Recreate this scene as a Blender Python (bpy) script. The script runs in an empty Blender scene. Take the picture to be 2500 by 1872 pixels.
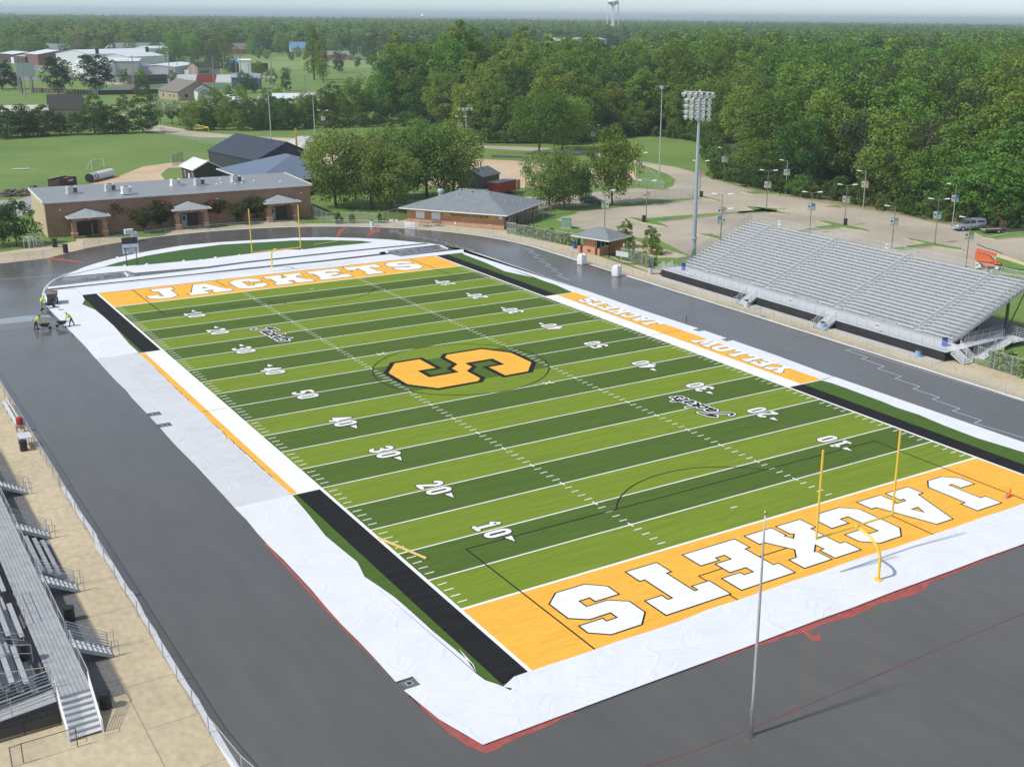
import bpy, math, random
import numpy as np
from mathutils import Vector, Matrix
random.seed(7); rng = np.random.default_rng(7)
S = bpy.context.scene
COL = S.collection
R = math.radians
# ------------------------------------------------------------------ camera
CAM = Vector((-54.1556, -103.045, 35.0889)); EUL = (1.2640036, -0.0100692, -0.5850824)
FPX, CX, CY, PW, PH = 2832.007, 160.247, 1.693, 2500.0, 1872.0
cd = bpy.data.cameras.new('camera'); cam = bpy.data.objects.new('camera', cd); COL.objects.link(cam)
cam.location = CAM; cam.rotation_euler = EUL
cd.sensor_fit = 'HORIZONTAL'; cd.sensor_width = 36; cd.lens = FPX/PW*36
cd.shift_x = -CX/PW; cd.shift_y = CY/PW; cd.clip_start = 1; cd.clip_end = 60000
S.camera = cam
from mathutils import Euler
RM = Euler(EUL, 'XYZ').to_matrix()
def ray(x, y): return RM @ Vector(((x-PW/2-CX)/FPX, -(y-PH/2-CY)/FPX, -1))
def at(x, y, z=0.0):
    "surveyed ground position (m) of a photo pixel, z = height above the ground"
    d = ray(x, y); t = (z-CAM.z)/d.z; return CAM + d*t
def A(c, x, y, z=0.0, W0=2212.0):
    k = c[2]/W0; return at(c[0]+x*k, c[1]+y*k, z)
def AA(c, pts, z=0.0, W0=2212.0): return [tuple(A(c, x, y, z, W0)[:2]) for x, y in pts]
# crops used while measuring
C00 = (0, 0, 700); C60 = (600, 0, 700); C120 = (1200, 0, 700); C180 = (1800, 0, 700)
C03 = (0, 300, 700); C63 = (600, 300, 700); C123 = (1200, 300, 700); C183 = (1800, 300, 700)
C06 = (0, 650, 700); C126 = (1200, 650, 700); C186 = (1800, 650, 700)
C010 = (0, 1000, 700); C014 = (0, 1400, 700); C711 = (700, 1150, 700); C915 = (900, 1550, 700)
# ------------------------------------------------------------------ materials
def lin(c):
    f = lambda v: v/12.92 if v <= .04045 else ((v+.055)/1.055)**2.4
    return tuple(f(v/255) for v in c)
MATS = {}
def mat(name, col, rough=.8, var=.0, scale=1.0, col2=None, bump=0.0, bscale=None, metal=0, spec=.5, stretch=None, detail=4, alpha=1.0, emis=None, obj_random=0, scale2=None, var2=.0):
    if name in MATS: return MATS[name]
    m = bpy.data.materials.new(name); m.use_nodes = True; nt = m.node_tree; N = nt.nodes; L = nt.links
    b = N['Principled BSDF']; b.inputs['Roughness'].default_value = rough; b.inputs['Metallic'].default_value = metal
    b.inputs['Specular IOR Level'].default_value = spec
    b.inputs['Base Color'].default_value = (*col, 1)
    tc = N.new('ShaderNodeTexCoord'); mp = N.new('ShaderNodeMapping'); L.new(tc.outputs['Object'], mp.inputs[0])
    if stretch: mp.inputs['Scale'].default_value = stretch
    cur = None
    if var or col2:
        n = N.new('ShaderNodeTexNoise'); n.inputs['Scale'].default_value = scale; n.inputs['Detail'].default_value = detail
        n.inputs['Roughness'].default_value = .6
        L.new(mp.outputs[0], n.inputs['Vector'])
        cr = N.new('ShaderNodeValToRGB'); L.new(n.outputs['Fac'], cr.inputs[0])
        c2 = col2 if col2 else tuple(min(1, v*(1+var)) for v in col)
        c1 = col if col2 else tuple(v*(1-var) for v in col)
        cr.color_ramp.elements[0].position = .32; cr.color_ramp.elements[1].position = .68
        cr.color_ramp.elements[0].color = (*c1, 1); cr.color_ramp.elements[1].color = (*c2, 1)
        cur = cr.outputs[0]
    if var2:
        n2 = N.new('ShaderNodeTexNoise'); n2.inputs['Scale'].default_value = scale2; n2.inputs['Detail'].default_value = 6
        L.new(mp.outputs[0], n2.inputs['Vector'])
        mr = N.new('ShaderNodeMapRange'); L.new(n2.outputs['Fac'], mr.inputs[0])
        mr.inputs[1].default_value = .3; mr.inputs[2].default_value = .7
        mr.inputs[3].default_value = 1-var2; mr.inputs[4].default_value = 1+var2
        mx = N.new('ShaderNodeMix'); mx.data_type = 'RGBA'; mx.blend_type = 'MULTIPLY'; mx.inputs[0].default_value = 1
        if cur: L.new(cur, mx.inputs[6])
        else: mx.inputs[6].default_value = (*col, 1)
        L.new(mr.outputs[0], mx.inputs[7]); cur = mx.outputs[2]
    if cur: L.new(cur, b.inputs['Base Color'])
    if bump:
        n3 = N.new('ShaderNodeTexNoise'); n3.inputs['Scale'].default_value = bscale or scale*3; n3.inputs['Detail'].default_value = 3
        L.new(mp.outputs[0], n3.inputs['Vector'])
        bp = N.new('ShaderNodeBump'); bp.inputs['Strength'].default_value = bump; bp.inputs['Distance'].default_value = .05
        L.new(n3.outputs['Fac'], bp.inputs['Height']); L.new(bp.outputs[0], b.inputs['Normal'])
    if alpha < 1:
        b.inputs['Alpha'].default_value = alpha
    if emis: b.inputs['Emission Color'].default_value = (*emis, 1); b.inputs['Emission Strength'].default_value = 1
    MATS[name] = m; return m
def nodesof(m): return m.node_tree.nodes, m.node_tree.links, m.node_tree.nodes['Principled BSDF']
# ------------------------------------------------------------------ mesh builder
def tri_fix(pts):
    a = sum(pts[i][0]*pts[(i+1) % len(pts)][1]-pts[(i+1) % len(pts)][0]*pts[i][1] for i in range(len(pts)))
    return pts if a > 0 else pts[::-1]
class MB:
    def __init__(s): s.v = []; s.f = []; s.m = []
    def add(s, v, f, mi=0):
        o = len(s.v); s.v += [tuple(p) for p in v]; s.f += [tuple(i+o for i in q) for q in f]; s.m += [mi]*len(f); return s
    def box(s, x0, y0, z0, x1, y1, z1, mi=0):
        v = [(x0,y0,z0),(x1,y0,z0),(x1,y1,z0),(x0,y1,z0),(x0,y0,z1),(x1,y0,z1),(x1,y1,z1),(x0,y1,z1)]
        return s.add(v, [(0,3,2,1),(4,5,6,7),(0,1,5,4),(1,2,6,5),(2,3,7,6),(3,0,4,7)], mi)
    def obox(s, c, sx, sy, sz, rz=0, mi=0):
        "box centred on c in plan, standing from c.z up to c.z+sz"
        ca, sa = math.cos(rz), math.sin(rz); v = []
        for z in (c[2], c[2]+sz):
            for x, y in ((-sx/2,-sy/2),(sx/2,-sy/2),(sx/2,sy/2),(-sx/2,sy/2)):
                v.append((c[0]+x*ca-y*sa, c[1]+x*sa+y*ca, z))
        return s.add(v, [(0,3,2,1),(4,5,6,7),(0,1,5,4),(1,2,6,5),(2,3,7,6),(3,0,4,7)], mi)
    def bar(s, p, q, w, h=None, mi=0):
        "rectangular bar from p to q"
        h = h or w; p = Vector(p); q = Vector(q); d = (q-p).normalized()
        u = d.cross(Vector((0,0,1)));
        if u.length < 1e-3: u = Vector((1,0,0))
        u.normalize(); n = u.cross(d)
        v = [c+u*a*w/2+n*b*h/2 for c in (p, q) for a, b in ((-1,-1),(1,-1),(1,1),(-1,1))]
        return s.add(v, [(0,1,2,3),(7,6,5,4),(0,4,5,1),(1,5,6,2),(2,6,7,3),(3,7,4,0)], mi)
    def tube(s, p, q, r, r2=None, n=8, mi=0, cap=True):
        r2 = r if r2 is None else r2; p = Vector(p); q = Vector(q); d = (q-p).normalized()
        u = d.cross(Vector((0,0,1)))
        if u.length < 1e-3: u = Vector((1,0,0))
        u.normalize(); w = d.cross(u)
        v = [p+(u*math.cos(2*math.pi*i/n)+w*math.sin(2*math.pi*i/n))*r for i in range(n)]
        v += [q+(u*math.cos(2*math.pi*i/n)+w*math.sin(2*math.pi*i/n))*r2 for i in range(n)]
        f = [(i, i+n, (i+1) % n+n, (i+1) % n) for i in range(n)]
        if cap: f += [tuple(range(n)), tuple(range(2*n-1, n-1, -1))]
        return s.add(v, f, mi)
    def path(s, pts, r, n=6, mi=0):
        for a, b in zip(pts, pts[1:]): s.tube(a, b, r, n=n, mi=mi)
        return s
    def lathe(s, prof, c=(0,0,0), n=16, mi=0):
        v = []; k = len(prof)
        for r, z in prof:
            for i in range(n): v.append((c[0]+r*math.cos(2*math.pi*i/n), c[1]+r*math.sin(2*math.pi*i/n), c[2]+z))
        f = [(j*n+i, j*n+(i+1) % n, (j+1)*n+(i+1) % n, (j+1)*n+i) for j in range(k-1) for i in range(n)]
        f.append(tuple(range(n-1, -1, -1))); f.append(tuple(range((k-1)*n, k*n)))
        return s.add(v, f, mi)
    def sheet(s, pts, z=0.0, mi=0):
        pts = tri_fix([(p[0], p[1]) for p in pts])
        return s.add([(x, y, z) for x, y in pts], [tuple(range(len(pts)))], mi)
    def prism(s, pts, z0, z1, mi=0):
        pts = tri_fix([(p[0], p[1]) for p in pts]); n = len(pts)
        v = [(x, y, z0) for x, y in pts]+[(x, y, z1) for x, y in pts]
        f = [tuple(range(n-1,-1,-1)), tuple(range(n, 2*n))]+[(i, (i+1) % n, (i+1) % n+n, i+n) for i in range(n)]
        return s.add(v, f, mi)
    def vprism(s, prof, a, b, mi=0):
        "profile given as (offset, z) pairs in the vertical plane through a, extruded to b"
        a = Vector(a); b = Vector(b); d = (b-a); d.z = 0; d.normalize(); u = Vector((d.y, -d.x, 0)); n = len(prof)
        v = [a+u*o+Vector((0,0,z)) for o, z in prof]+[b+u*o+Vector((0,0,z)) for o, z in prof]
        return s.add(v, [tuple(range(n)), tuple(range(2*n-1, n-1, -1))]+[(i, i+n, (i+1) % n+n, (i+1) % n) for i in range(n)], mi)
    def ribbon(s, pts, w, z, closed=False, mi=0, joints=True):
        "flat stroke in plan; every piece sits 0.1 mm above the last so that none share a plane"
        P = [Vector((p[0], p[1])) for p in pts]
        if closed: P.append(P[0])
        k = 0
        for a, b in zip(P, P[1:]):
            d = (b-a)
            if d.length < 1e-6: continue
            d.normalize(); u = Vector((-d.y, d.x))*w/2; zz = z+k*.0001; k += 1
            s.add([(*(a-u), zz), (*(b-u), zz), (*(b+u), zz), (*(a+u), zz)], [(0,1,2,3)], mi)
        if joints:
            for a in P[:-1] if closed else P:
                zz = z+k*.0001; k += 1
                s.add([(a.x+w/2*math.cos(t*math.pi/5), a.y+w/2*math.sin(t*math.pi/5), zz) for t in range(10)], [tuple(range(10))], mi)
        return s
    def build(s, name, m, parent=None, smooth=False, loc=None, kind=None):
        me = bpy.data.meshes.new(name)
        o_ = Vector((0,0,0))
        if parent is not None:
            q = parent
            while q is not None: o_ += q.location; q = q.parent
        if loc is not None: o_ = Vector(loc)
        me.from_pydata([(v[0]-o_.x, v[1]-o_.y, v[2]-o_.z) for v in s.v], [], s.f)
        for mm in (m if isinstance(m, (list, tuple)) else [m]): me.materials.append(mm)
        if isinstance(m, (list, tuple)): me.polygons.foreach_set('material_index', s.m)
        if smooth: me.polygons.foreach_set('use_smooth', [True]*len(s.f))
        me.update()
        o = bpy.data.objects.new(name, me); COL.objects.link(o)
        if parent is not None: o.parent = parent
        elif loc is not None: o.location = loc
        if kind: o['kind'] = kind
        return o
def tag(o, label=None, cat=None, group=None, kind=None):
    if label: o['label'] = label
    if cat: o['category'] = cat
    if group: o['group'] = group
    if kind: o['kind'] = kind
    return o
def thing(name, label, cat, loc=(0,0,0), rz=0, group=None):
    o = bpy.data.objects.new(name, None); COL.objects.link(o); o.location = loc; o.rotation_euler = (0,0,rz)
    o.empty_display_size = .3
    return tag(o, label, cat, group)
def local_build(mb, name, m, parent, smooth=False):
    "build with vertices already local to the parent"
    me = bpy.data.meshes.new(name); me.from_pydata([tuple(v) for v in mb.v], [], mb.f)
    for mm in (m if isinstance(m, (list, tuple)) else [m]): me.materials.append(mm)
    if isinstance(m, (list, tuple)): me.polygons.foreach_set('material_index', mb.m)
    if smooth: me.polygons.foreach_set('use_smooth', [True]*len(mb.f))
    me.update(); o = bpy.data.objects.new(name, me); COL.objects.link(o); o.parent = parent; return o
def dup(root, loc=None, rz=None, label=None, group=None, scale=None):
    def cp(o, par):
        c = o.copy(); COL.objects.link(c); c.parent = par
        for ch in [x for x in o.children]: cp(ch, c)
        return c
    c = cp(root, None)
    if loc is not None: c.location = loc
    if rz is not None: c.rotation_euler = (0,0,rz)
    if scale is not None: c.scale = scale if hasattr(scale, '__len__') else (scale,)*3
    if label: c['label'] = label
    if group: c['group'] = group
    return c
def struct(name, mb, m): return mb.build(name, m, kind='structure')
def text_mesh(txt, size, offset=0.0, shear=0.0, spacing=1.0):
    "outline of a word from the built-in font as plan-view geometry (verts, faces), centred"
    cu = bpy.data.curves.new('t', 'FONT'); cu.body = txt; cu.size = size; cu.offset = offset; cu.shear = shear
    cu.align_x = 'CENTER'; cu.align_y = 'CENTER'; cu.space_character = spacing
    ob = bpy.data.objects.new('t', cu); COL.objects.link(ob)
    dg = bpy.context.evaluated_depsgraph_get(); me = bpy.data.meshes.new_from_object(ob.evaluated_get(dg))
    v = [tuple(p.co) for p in me.vertices]; f = [tuple(p.vertices) for p in me.polygons]
    bpy.data.objects.remove(ob); bpy.data.meshes.remove(me); bpy.data.curves.remove(cu)
    return v, f
def put_text(mb, txt, size, org, ux, uy, off=0.0, wscale=1.0, shear=0.0, mi=0, spacing=1.0):
    "word placed on any plane: org centre, ux / uy unit vectors along and up"
    v, f = text_mesh(txt, size, off, shear, spacing); org = Vector(org); ux = Vector(ux); uy = Vector(uy)
    mb.add([org+ux*(p[0]*wscale)+uy*p[1] for p in v], f, mi)
# ------------------------------------------------------------------ palette
M_white = mat('white_paint', (.8,.8,.78), .5)
M_galv = mat('galvanised_steel', (.50,.52,.53), .45, var=.1, scale=3, metal=.25)
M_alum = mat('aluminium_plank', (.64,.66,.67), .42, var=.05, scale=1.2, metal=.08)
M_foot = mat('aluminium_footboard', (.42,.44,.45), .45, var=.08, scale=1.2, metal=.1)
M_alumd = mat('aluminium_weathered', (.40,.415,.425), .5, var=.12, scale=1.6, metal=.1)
M_dsteel = mat('dark_steel', (.10,.105,.11), .5, metal=.3)
M_black = mat('black_plastic', (.02,.02,.022), .5, var=.2, scale=2)
M_skirt = mat('black_screen_cloth', (.022,.023,.026), .85, var=.25, scale=1.0)
M_yellow = mat('yellow_paint', (.85,.56,.06), .4)
M_conc = mat('concrete', (.46,.385,.255), .9, col2=(.58,.485,.325), scale=.22, detail=8, var2=.12, scale2=2.5, stretch=(1,.6,1))
M_concd = mat('kerb_concrete', (.55,.48,.35), .9, var=.12, scale=1.2)
M_glass = mat('dark_glass', (.03,.04,.05), .1)
M_red = mat('red_paint', (.42,.03,.03), .5)
M_blue = mat('blue_plastic', (.03,.10,.45), .45)
M_lblue = mat('light_blue_plastic', (.22,.45,.75), .5, var=.1, scale=2)
M_rubber = mat('tyre_rubber', (.02,.02,.02), .8)
M_chain = mat('chain_link_wire', (.42,.44,.44), .6, alpha=.17)
M_chaind = mat('dark_chain_link_wire', (.10,.12,.10), .7, alpha=.42)
def brick(name, c1, c2, mortar, bs=.075):
    m = mat(name, c1, .9); N, L, b = nodesof(m)
    tc = N.new('ShaderNodeTexCoord'); sep = N.new('ShaderNodeSeparateXYZ'); L.new(tc.outputs['Object'], sep.inputs[0])
    ad = N.new('ShaderNodeMath'); L.new(sep.outputs[0], ad.inputs[0]); L.new(sep.outputs[1], ad.inputs[1])
    cb = N.new('ShaderNodeCombineXYZ'); L.new(ad.outputs[0], cb.inputs[0]); L.new(sep.outputs[2], cb.inputs[1])
    bt = N.new('ShaderNodeTexBrick'); L.new(cb.outputs[0], bt.inputs['Vector'])
    bt.inputs['Scale'].default_value = 1; bt.inputs['Brick Width'].default_value = .22; bt.inputs['Row Height'].default_value = bs
    bt.inputs['Mortar Size'].default_value = .008
    bt.inputs['Color1'].default_value = (*c1, 1); bt.inputs['Color2'].default_value = (*c2, 1); bt.inputs['Mortar'].default_value = (*mortar, 1)
    n = N.new('ShaderNodeTexNoise'); n.inputs['Scale'].default_value = .8; L.new(tc.outputs['Object'], n.inputs['Vector'])
    mr = N.new('ShaderNodeMapRange'); L.new(n.outputs['Fac'], mr.inputs[0]); mr.inputs[3].default_value = .75; mr.inputs[4].default_value = 1.25
    mx = N.new('ShaderNodeMix'); mx.data_type = 'RGBA'; mx.blend_type = 'MULTIPLY'; mx.inputs[0].default_value = 1
    L.new(bt.outputs['Color'], mx.inputs[6]); L.new(mr.outputs[0], mx.inputs[7]); L.new(mx.outputs[2], b.inputs['Base Color'])
    return m
M_brick = brick('red_brown_brick', (.35,.185,.108), (.285,.148,.085), (.40,.31,.23))
M_brick2 = brick('orange_brick', (.52,.21,.11), (.44,.17,.09), (.5,.38,.28))
M_brick3 = brick('buff_brick', (.40,.30,.22), (.34,.26,.19), (.45,.4,.33))
def ribbed(name, col, axis=0, pitch=.4, rough=.45, metal=.3, depth=.6):
    m = mat(name, col, rough, metal=metal, var=.05, scale=.4); N, L, b = nodesof(m)
    tc = N.new('ShaderNodeTexCoord'); wv = N.new('ShaderNodeTexWave'); wv.bands_direction = 'XYZ'[axis] if axis < 3 else 'DIAGONAL'
    wv.inputs['Scale'].default_value = .314/pitch*1.0; L.new(tc.outputs['Object'], wv.inputs['Vector'])
    bp = N.new('ShaderNodeBump'); bp.inputs['Strength'].default_value = depth; bp.inputs['Distance'].default_value = .05
    L.new(wv.outputs['Fac'], bp.inputs['Height']); L.new(bp.outputs[0], b.inputs['Normal']); return m
M_rib = ribbed('ribbed_grey_metal_roof', (.32,.335,.34), 0, .5)
M_ribdk = ribbed('dark_slate_metal', (.045,.055,.075), 1, .5)
M_ribbl = ribbed('blue_grey_metal_roof', (.17,.22,.30), 0, .5)
M_ribw = ribbed('white_metal_roof', (.86,.87,.88), 0, .5)
M_ribg = ribbed('grey_metal_siding', (.40,.43,.42), 0, .4)
M_shingle = mat('grey_shingle', (.21,.235,.25), .95, var=.16, scale=9, var2=.10, scale2=.7, bump=.3, bscale=14)
M_shingled = mat('brown_shingle', (.20,.18,.16), .95, var=.15, scale=5)
M_shinglek = mat('charcoal_shingle', (.045,.042,.042), .95, var=.2, scale=5)
M_tan = mat('tan_render', (.52,.42,.27), .9, var=.08, scale=.5)
M_siding = mat('dark_brown_siding', (.06,.045,.035), .8, var=.12, scale=2)
HAZE, SUN, SKY, EXPO = 1.5e-4, 3.5, .155, .0
# ------------------------------------------------------------------ ground materials
M_grass = mat('mown_grass', (.105,.188,.030), .95, col2=(.170,.252,.050), scale=.035, detail=8, var2=.16, scale2=1.3)
M_wild = mat('forest_floor', (.035,.055,.018), .95, col2=(.06,.085,.03), scale=.02, detail=8)
def track_mat():
    m = mat('wet_sealed_asphalt', (.098,.097,.091), .32, col2=(.128,.123,.112), scale=.05, detail=7, var2=.06, scale2=.9, stretch=(1,.22,1), spec=.5)
    N, L, b = nodesof(m)
    tc = N.new('ShaderNodeTexCoord'); n = N.new('ShaderNodeTexNoise'); n.inputs['Scale'].default_value = .12; n.inputs['Detail'].default_value = 4
    L.new(tc.outputs['Object'], n.inputs['Vector'])
    mr = N.new('ShaderNodeMapRange'); L.new(n.outputs['Fac'], mr.inputs[0]); mr.inputs[1].default_value = .35; mr.inputs[2].default_value = .7
    mr.inputs[3].default_value = .13; mr.inputs[4].default_value = .28
    L.new(mr.outputs[0], b.inputs['Roughness'])
    n2 = N.new('ShaderNodeTexNoise'); n2.inputs['Scale'].default_value = 2.2; L.new(tc.outputs['Object'], n2.inputs['Vector'])
    bp = N.new('ShaderNodeBump'); bp.inputs['Strength'].default_value = .05; bp.inputs['Distance'].default_value = .03
    L.new(n2.outputs['Fac'], bp.inputs['Height']); L.new(bp.outputs[0], b.inputs['Normal'])
    return m
M_track = track_mat()
M_lot = mat('worn_parking_asphalt', (.33,.29,.225), .9, col2=(.52,.455,.345), scale=.045, detail=9, var2=.10, scale2=2.2)
M_road = mat('town_asphalt', (.20,.19,.18), .9, var=.15, scale=.1)
M_dirt = mat('bare_dirt', (.52,.36,.22), .95, col2=(.62,.49,.34), scale=.07, detail=9, var2=.12, scale2=1.2)
M_gravel = mat('gravel', (.34,.33,.31), .95, var=.3, scale=8, detail=8)
M_dgravel = mat('gravel_walk', (.17,.165,.155), .95, var=.35, scale=7, detail=8)
M_redclay = mat('red_rubber_patch', (.36,.085,.07), .6, var=.2, scale=1.5)
def turf(name, c, v=.10):
    m = mat(name, c, .9, var=v, scale=.7, stretch=(.16,2.6,1), detail=8, var2=.13, scale2=5, spec=.15); return m
T_dark = turf('dark_green_turf', (.082,.138,.024)); T_light = turf('light_green_turf', (.180,.255,.026))
T_side = turf('sideline_green_turf', (.070,.132,.024)); T_D = turf('end_green_turf', (.062,.130,.036))
T_or = turf('orange_turf', (.86,.45,.065), .05); T_bk = turf('black_turf', (.016,.016,.018), .3); T_wh = turf('white_turf', (.84,.84,.82), .02)
# ------------------------------------------------------------------ ground
g = MB(); g.sheet([(-30000,-30000),(30000,-30000),(30000,30000),(-30000,30000)], 0); struct('ground', g, M_grass)
g = MB(); fr = [at(*p).xy for p in ((1005,306),(1040,317),(1180,350),(1400,352),(1516,335),(1612,333),(1738,350),(1768,440),(1926,474),(2132,507),(2306,545),(2700,600))]
fr += [(900,-100),(20000,3000),(20000,26000),(3000,26000)]
fr += [tuple(at(-900,70).xy), tuple(at(-300,105).xy), tuple(at(0,118).xy), tuple(at(620,118).xy), tuple(at(980,128).xy), tuple(at(1000,230).xy)]
g.sheet(fr, .02); struct('forest_floor', g, M_wild)
def arc(cx, cy, r, a0, a1, n=48): return [(cx+r*math.cos(R(a0+(a1-a0)*i/n)), cy+r*math.sin(R(a0+(a1-a0)*i/n))) for i in range(n+1)]
# concrete concourse, then the running track on it
g = MB(); g.sheet([(-90,-140),(-60,-140),(47.6,-60),(47.6,-3)]+[(47.6,44)]+AA(C123, [(1290,1180),(960,1075),(620,955),(180,865)])+AA(C123, [(120,858)])+[tuple(A(C63,2010,830).xy), tuple(A(C63,1250,768).xy)]+AA(C63, [(1245,745),(1060,775),(505,778),(420,782),(370,758),(150,765)])+AA(C03, [(1600,820),(1560,800),(1350,830),(1240,880),(820,885),(590,895),(590,915),(0,1000)])+[(-60,84),(-47.4,40),(-47.4,-44),(-90,-46)], .02)
struct('concourse', g, M_conc)
g = MB(); g.sheet([(-41,-51)]+arc(0,-51,41,-180,0)+[(41,-51)]+arc(0,51,41,0,118)+AA(C03, [(370,1045),(0,1088)])+[(-75,70),(-75,60),(-41,38)], .04)
struct('running_track', g, M_track)
g = MB(); g.sheet([(-47.3,-44.2),(-44.0,-44.2),(-44.0,8),(-48,60),(-60,60),(-60,-44.2)], .032); struct('gravel_strip', g, M_dgravel)
g = MB(); g.sheet([(45.5,-24.9),(66,-24.9),(66,25.0),(45.5,25.0)], .032); struct('gravel_bed', g, M_dgravel)
# pale concrete footing along the right stand
g = MB(); g.box(44.0,-25.0,.02,45.2,25.0,.10); struct('footing_strip', g, mat('pale_footing', (.50,.49,.46), .9, var=.12, scale=2))
# thin joints of the left walk, darker than the slabs
g = MB()
for i in range(16):
    y = -62+i*4.6; g.box(-43.9,y,.021,-41.05,y+.025,.026)
g.box(-43.98,-60,.021,-43.94,-2,.026); g.box(-60,-54.3,.021,-43,-54.26,.026)
struct('walk_joints', g, mat('dark_joint', (.27,.215,.14), .9))
# ------------------------------------------------------------------ parking lot, lanes, dirt
LOT = [(58.6,34.1),(62,28),(88,2.6),(93.5,6.5),(99,4),(112,-10),(128,-2),(120,16.5),(111,20.3),(117.4,30.6),(116.1,35.3),(117,45.3),(115.4,57),(115,72.4),(114.3,79),(114.4,82.2),(116.4,92.4),(118.9,102.1),(122.6,113.2),(124.9,123.1),(124.8,129.2),(124.1,140.4),(127.0,155),(126.5,166),(119.6,177),(108.9,187.2),(90,209.1),(72.8,228.7),(58.2,246),(47.3,271),(44.3,292),(36,290),(38.4,266.6),(44.4,250),(57,238),(62.6,224.5),(85.1,205.8),(105.3,181.5),(113.7,169.1),(120,158.7),(121.3,146.8),(121.0,137),(120.5,130),(115.4,114.4),(110.9,105.3),(103.9,97.2),(98.2,93.6),(95.1,98.7),(80.7,98.1),(68.9,99.5),(60.3,100.4),(40,103),(40,99),(61,96),(62.2,86.6),(60.5,77.9),(65.9,78.6),(65.9,77.2),(58.4,73.6),(56.5,62.3),(59.2,60),(58.4,53.4),(62.4,48.3),(58.8,36.3)]
g = MB(); g.sheet(LOT, .03)
struct('parking_lot', g, M_lot)
g = MB(); g.sheet(AA(C63, [(480,460),(450,300),(340,250),(120,130),(330,140),(520,150),(1080,210),(1880,285),(2212,300)])+AA(C123, [(330,305),(520,340),(800,350),(1130,378),(1120,440),(760,470),(300,505),(0,500)]), .036); struct('dirt_lot', g, M_dirt)
g = MB(); g.sheet(AA(C03, [(600,500),(900,420),(1100,340),(1320,310),(1640,282),(1640,330),(1500,345),(1300,350),(1240,400),(1290,470),(1330,520),(600,560),(380,560),(400,515)]), .036); struct('dirt_path', g, M_dirt)
g = MB(); g.sheet(AA(C63, [(200,120),(520,120),(560,200),(480,260),(300,260),(120,130)]), .042); struct('dirt_track', g, M_dirt)
g = MB(); g.sheet(AA(C03, [(-60,600),(150,595),(240,560),(420,560),(170,720),(60,730),(-60,720)]), .036); struct('gravel_yard', g, M_gravel)
g = MB(); g.sheet([(115.2,72.4),(115.9,57),(117.5,45),(117.6,33),(121,28),(124,36),(123.5,60),(121,76),(119.5,95),(117.5,92),(115.2,80)], .028); struct('bare_verge', g, mat('dry_verge', (.20,.20,.08), .95, col2=(.34,.27,.16), scale=.35, detail=8))
# kerbed grass islands of the lot
M_isle = mat('island_grass', (.10,.20,.035), .95, col2=(.16,.27,.06), scale=.5, detail=6)
for pts in (AA(C123, [(1035,735),(1160,742),(1950,685),(2070,672),(1960,648),(2212,668),(2212,695),(1830,708),(1290,768),(1365,800),(1340,806),(1170,780)]),
            AA(C183, [(0,690),(130,685),(50,650),(225,665),(400,705),(390,713),(200,692),(0,708)]),
            AA(C183, [(430,845),(560,812),(720,792),(610,765),(690,760),(1020,830),(1000,842),(800,815),(560,838),(440,862)]),
            AA(C183, [(1150,980),(1440,935),(1280,900),(1330,895),(1750,975),(1740,990),(1500,958),(1240,990)]),
            AA(C183, [(650,655),(760,640),(820,650),(780,660)]),
            AA(C123, [(1580,865),(1700,860),(1800,895),(1790,912)]),
            AA(C183, [(1905,893),(2080,855),(2300,840),(2300,880),(1990,905)]),
            AA(C123, [(1590,580),(1640,572),(1765,600),(1740,605)]),
            AA(C123, [(1930,540),(2060,530),(2212,545),(2212,560),(2000,555)]),
            AA(C183, [(1990,1040),(2300,1080),(2300,1200),(1950,1160)])):
    g = MB(); g.prism(pts, .03, .17); struct('island_kerb', g, M_concd)
    c = Vector((sum(p[0] for p in pts)/len(pts), sum(p[1] for p in pts)/len(pts)))
    pp = tri_fix(pts); n = len(pp); ins = []
    for i in range(n):
        a, b, d = Vector(pp[i-1]), Vector(pp[i]), Vector(pp[(i+1) % n])
        e1 = (b-a).normalized(); e2 = (d-b).normalized(); nn = (Vector((-e1.y, e1.x))+Vector((-e2.y, e2.x)))
        if nn.length < .3: nn = Vector((-e1.y, e1.x))
        nn.normalize(); ins.append(tuple(b+nn*.28))
    g = MB(); g.sheet(ins, .185); struct('island_grass', g, M_isle)
# verges beside the concessions stand, ticket booth and long kerb of the far lawn
g = MB(); g.sheet(AA(C123, [(345,795),(470,745),(560,770),(700,825),(690,865),(600,870)]), .045); g.sheet(AA(C123, [(1245,1045),(1350,1040),(1440,1045),(1420,1075),(1250,1085)]), .045)
g.sheet([(61,78),(66,78.5),(98,79.8),(99,81.2),(66,84.6),(62.3,85.2)], .055)
struct('verge', g, M_isle)
g = MB(); g.sheet(AA(C123, [(940,895),(1100,908),(1280,960),(1520,1030),(1440,1045),(1250,1045),(1000,995)]), .026); struct('plaza_paving', g, M_conc)
g = MB(); g.sheet(AA(C123, [(1090,365),(1180,370),(1290,400),(1400,430),(1405,460),(1330,485),(1250,470),(1120,440),(1100,400)]), .05); struct('corner_lawn', g, M_isle)
g = MB()
kp = AA(C123, [(1080,290),(1300,325),(1420,345),(1560,385),(1700,435),(1850,480),(2040,530)])
g.ribbon(kp, .35, .10); g.ribbon(AA(C183, [(220,545),(400,575),(760,637)]), .35, .10); g.ribbon(AA(C183, [(840,652),(1240,712),(1540,775),(1740,800)]), .35, .10)
struct('lot_kerb', g, M_concd)
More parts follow.
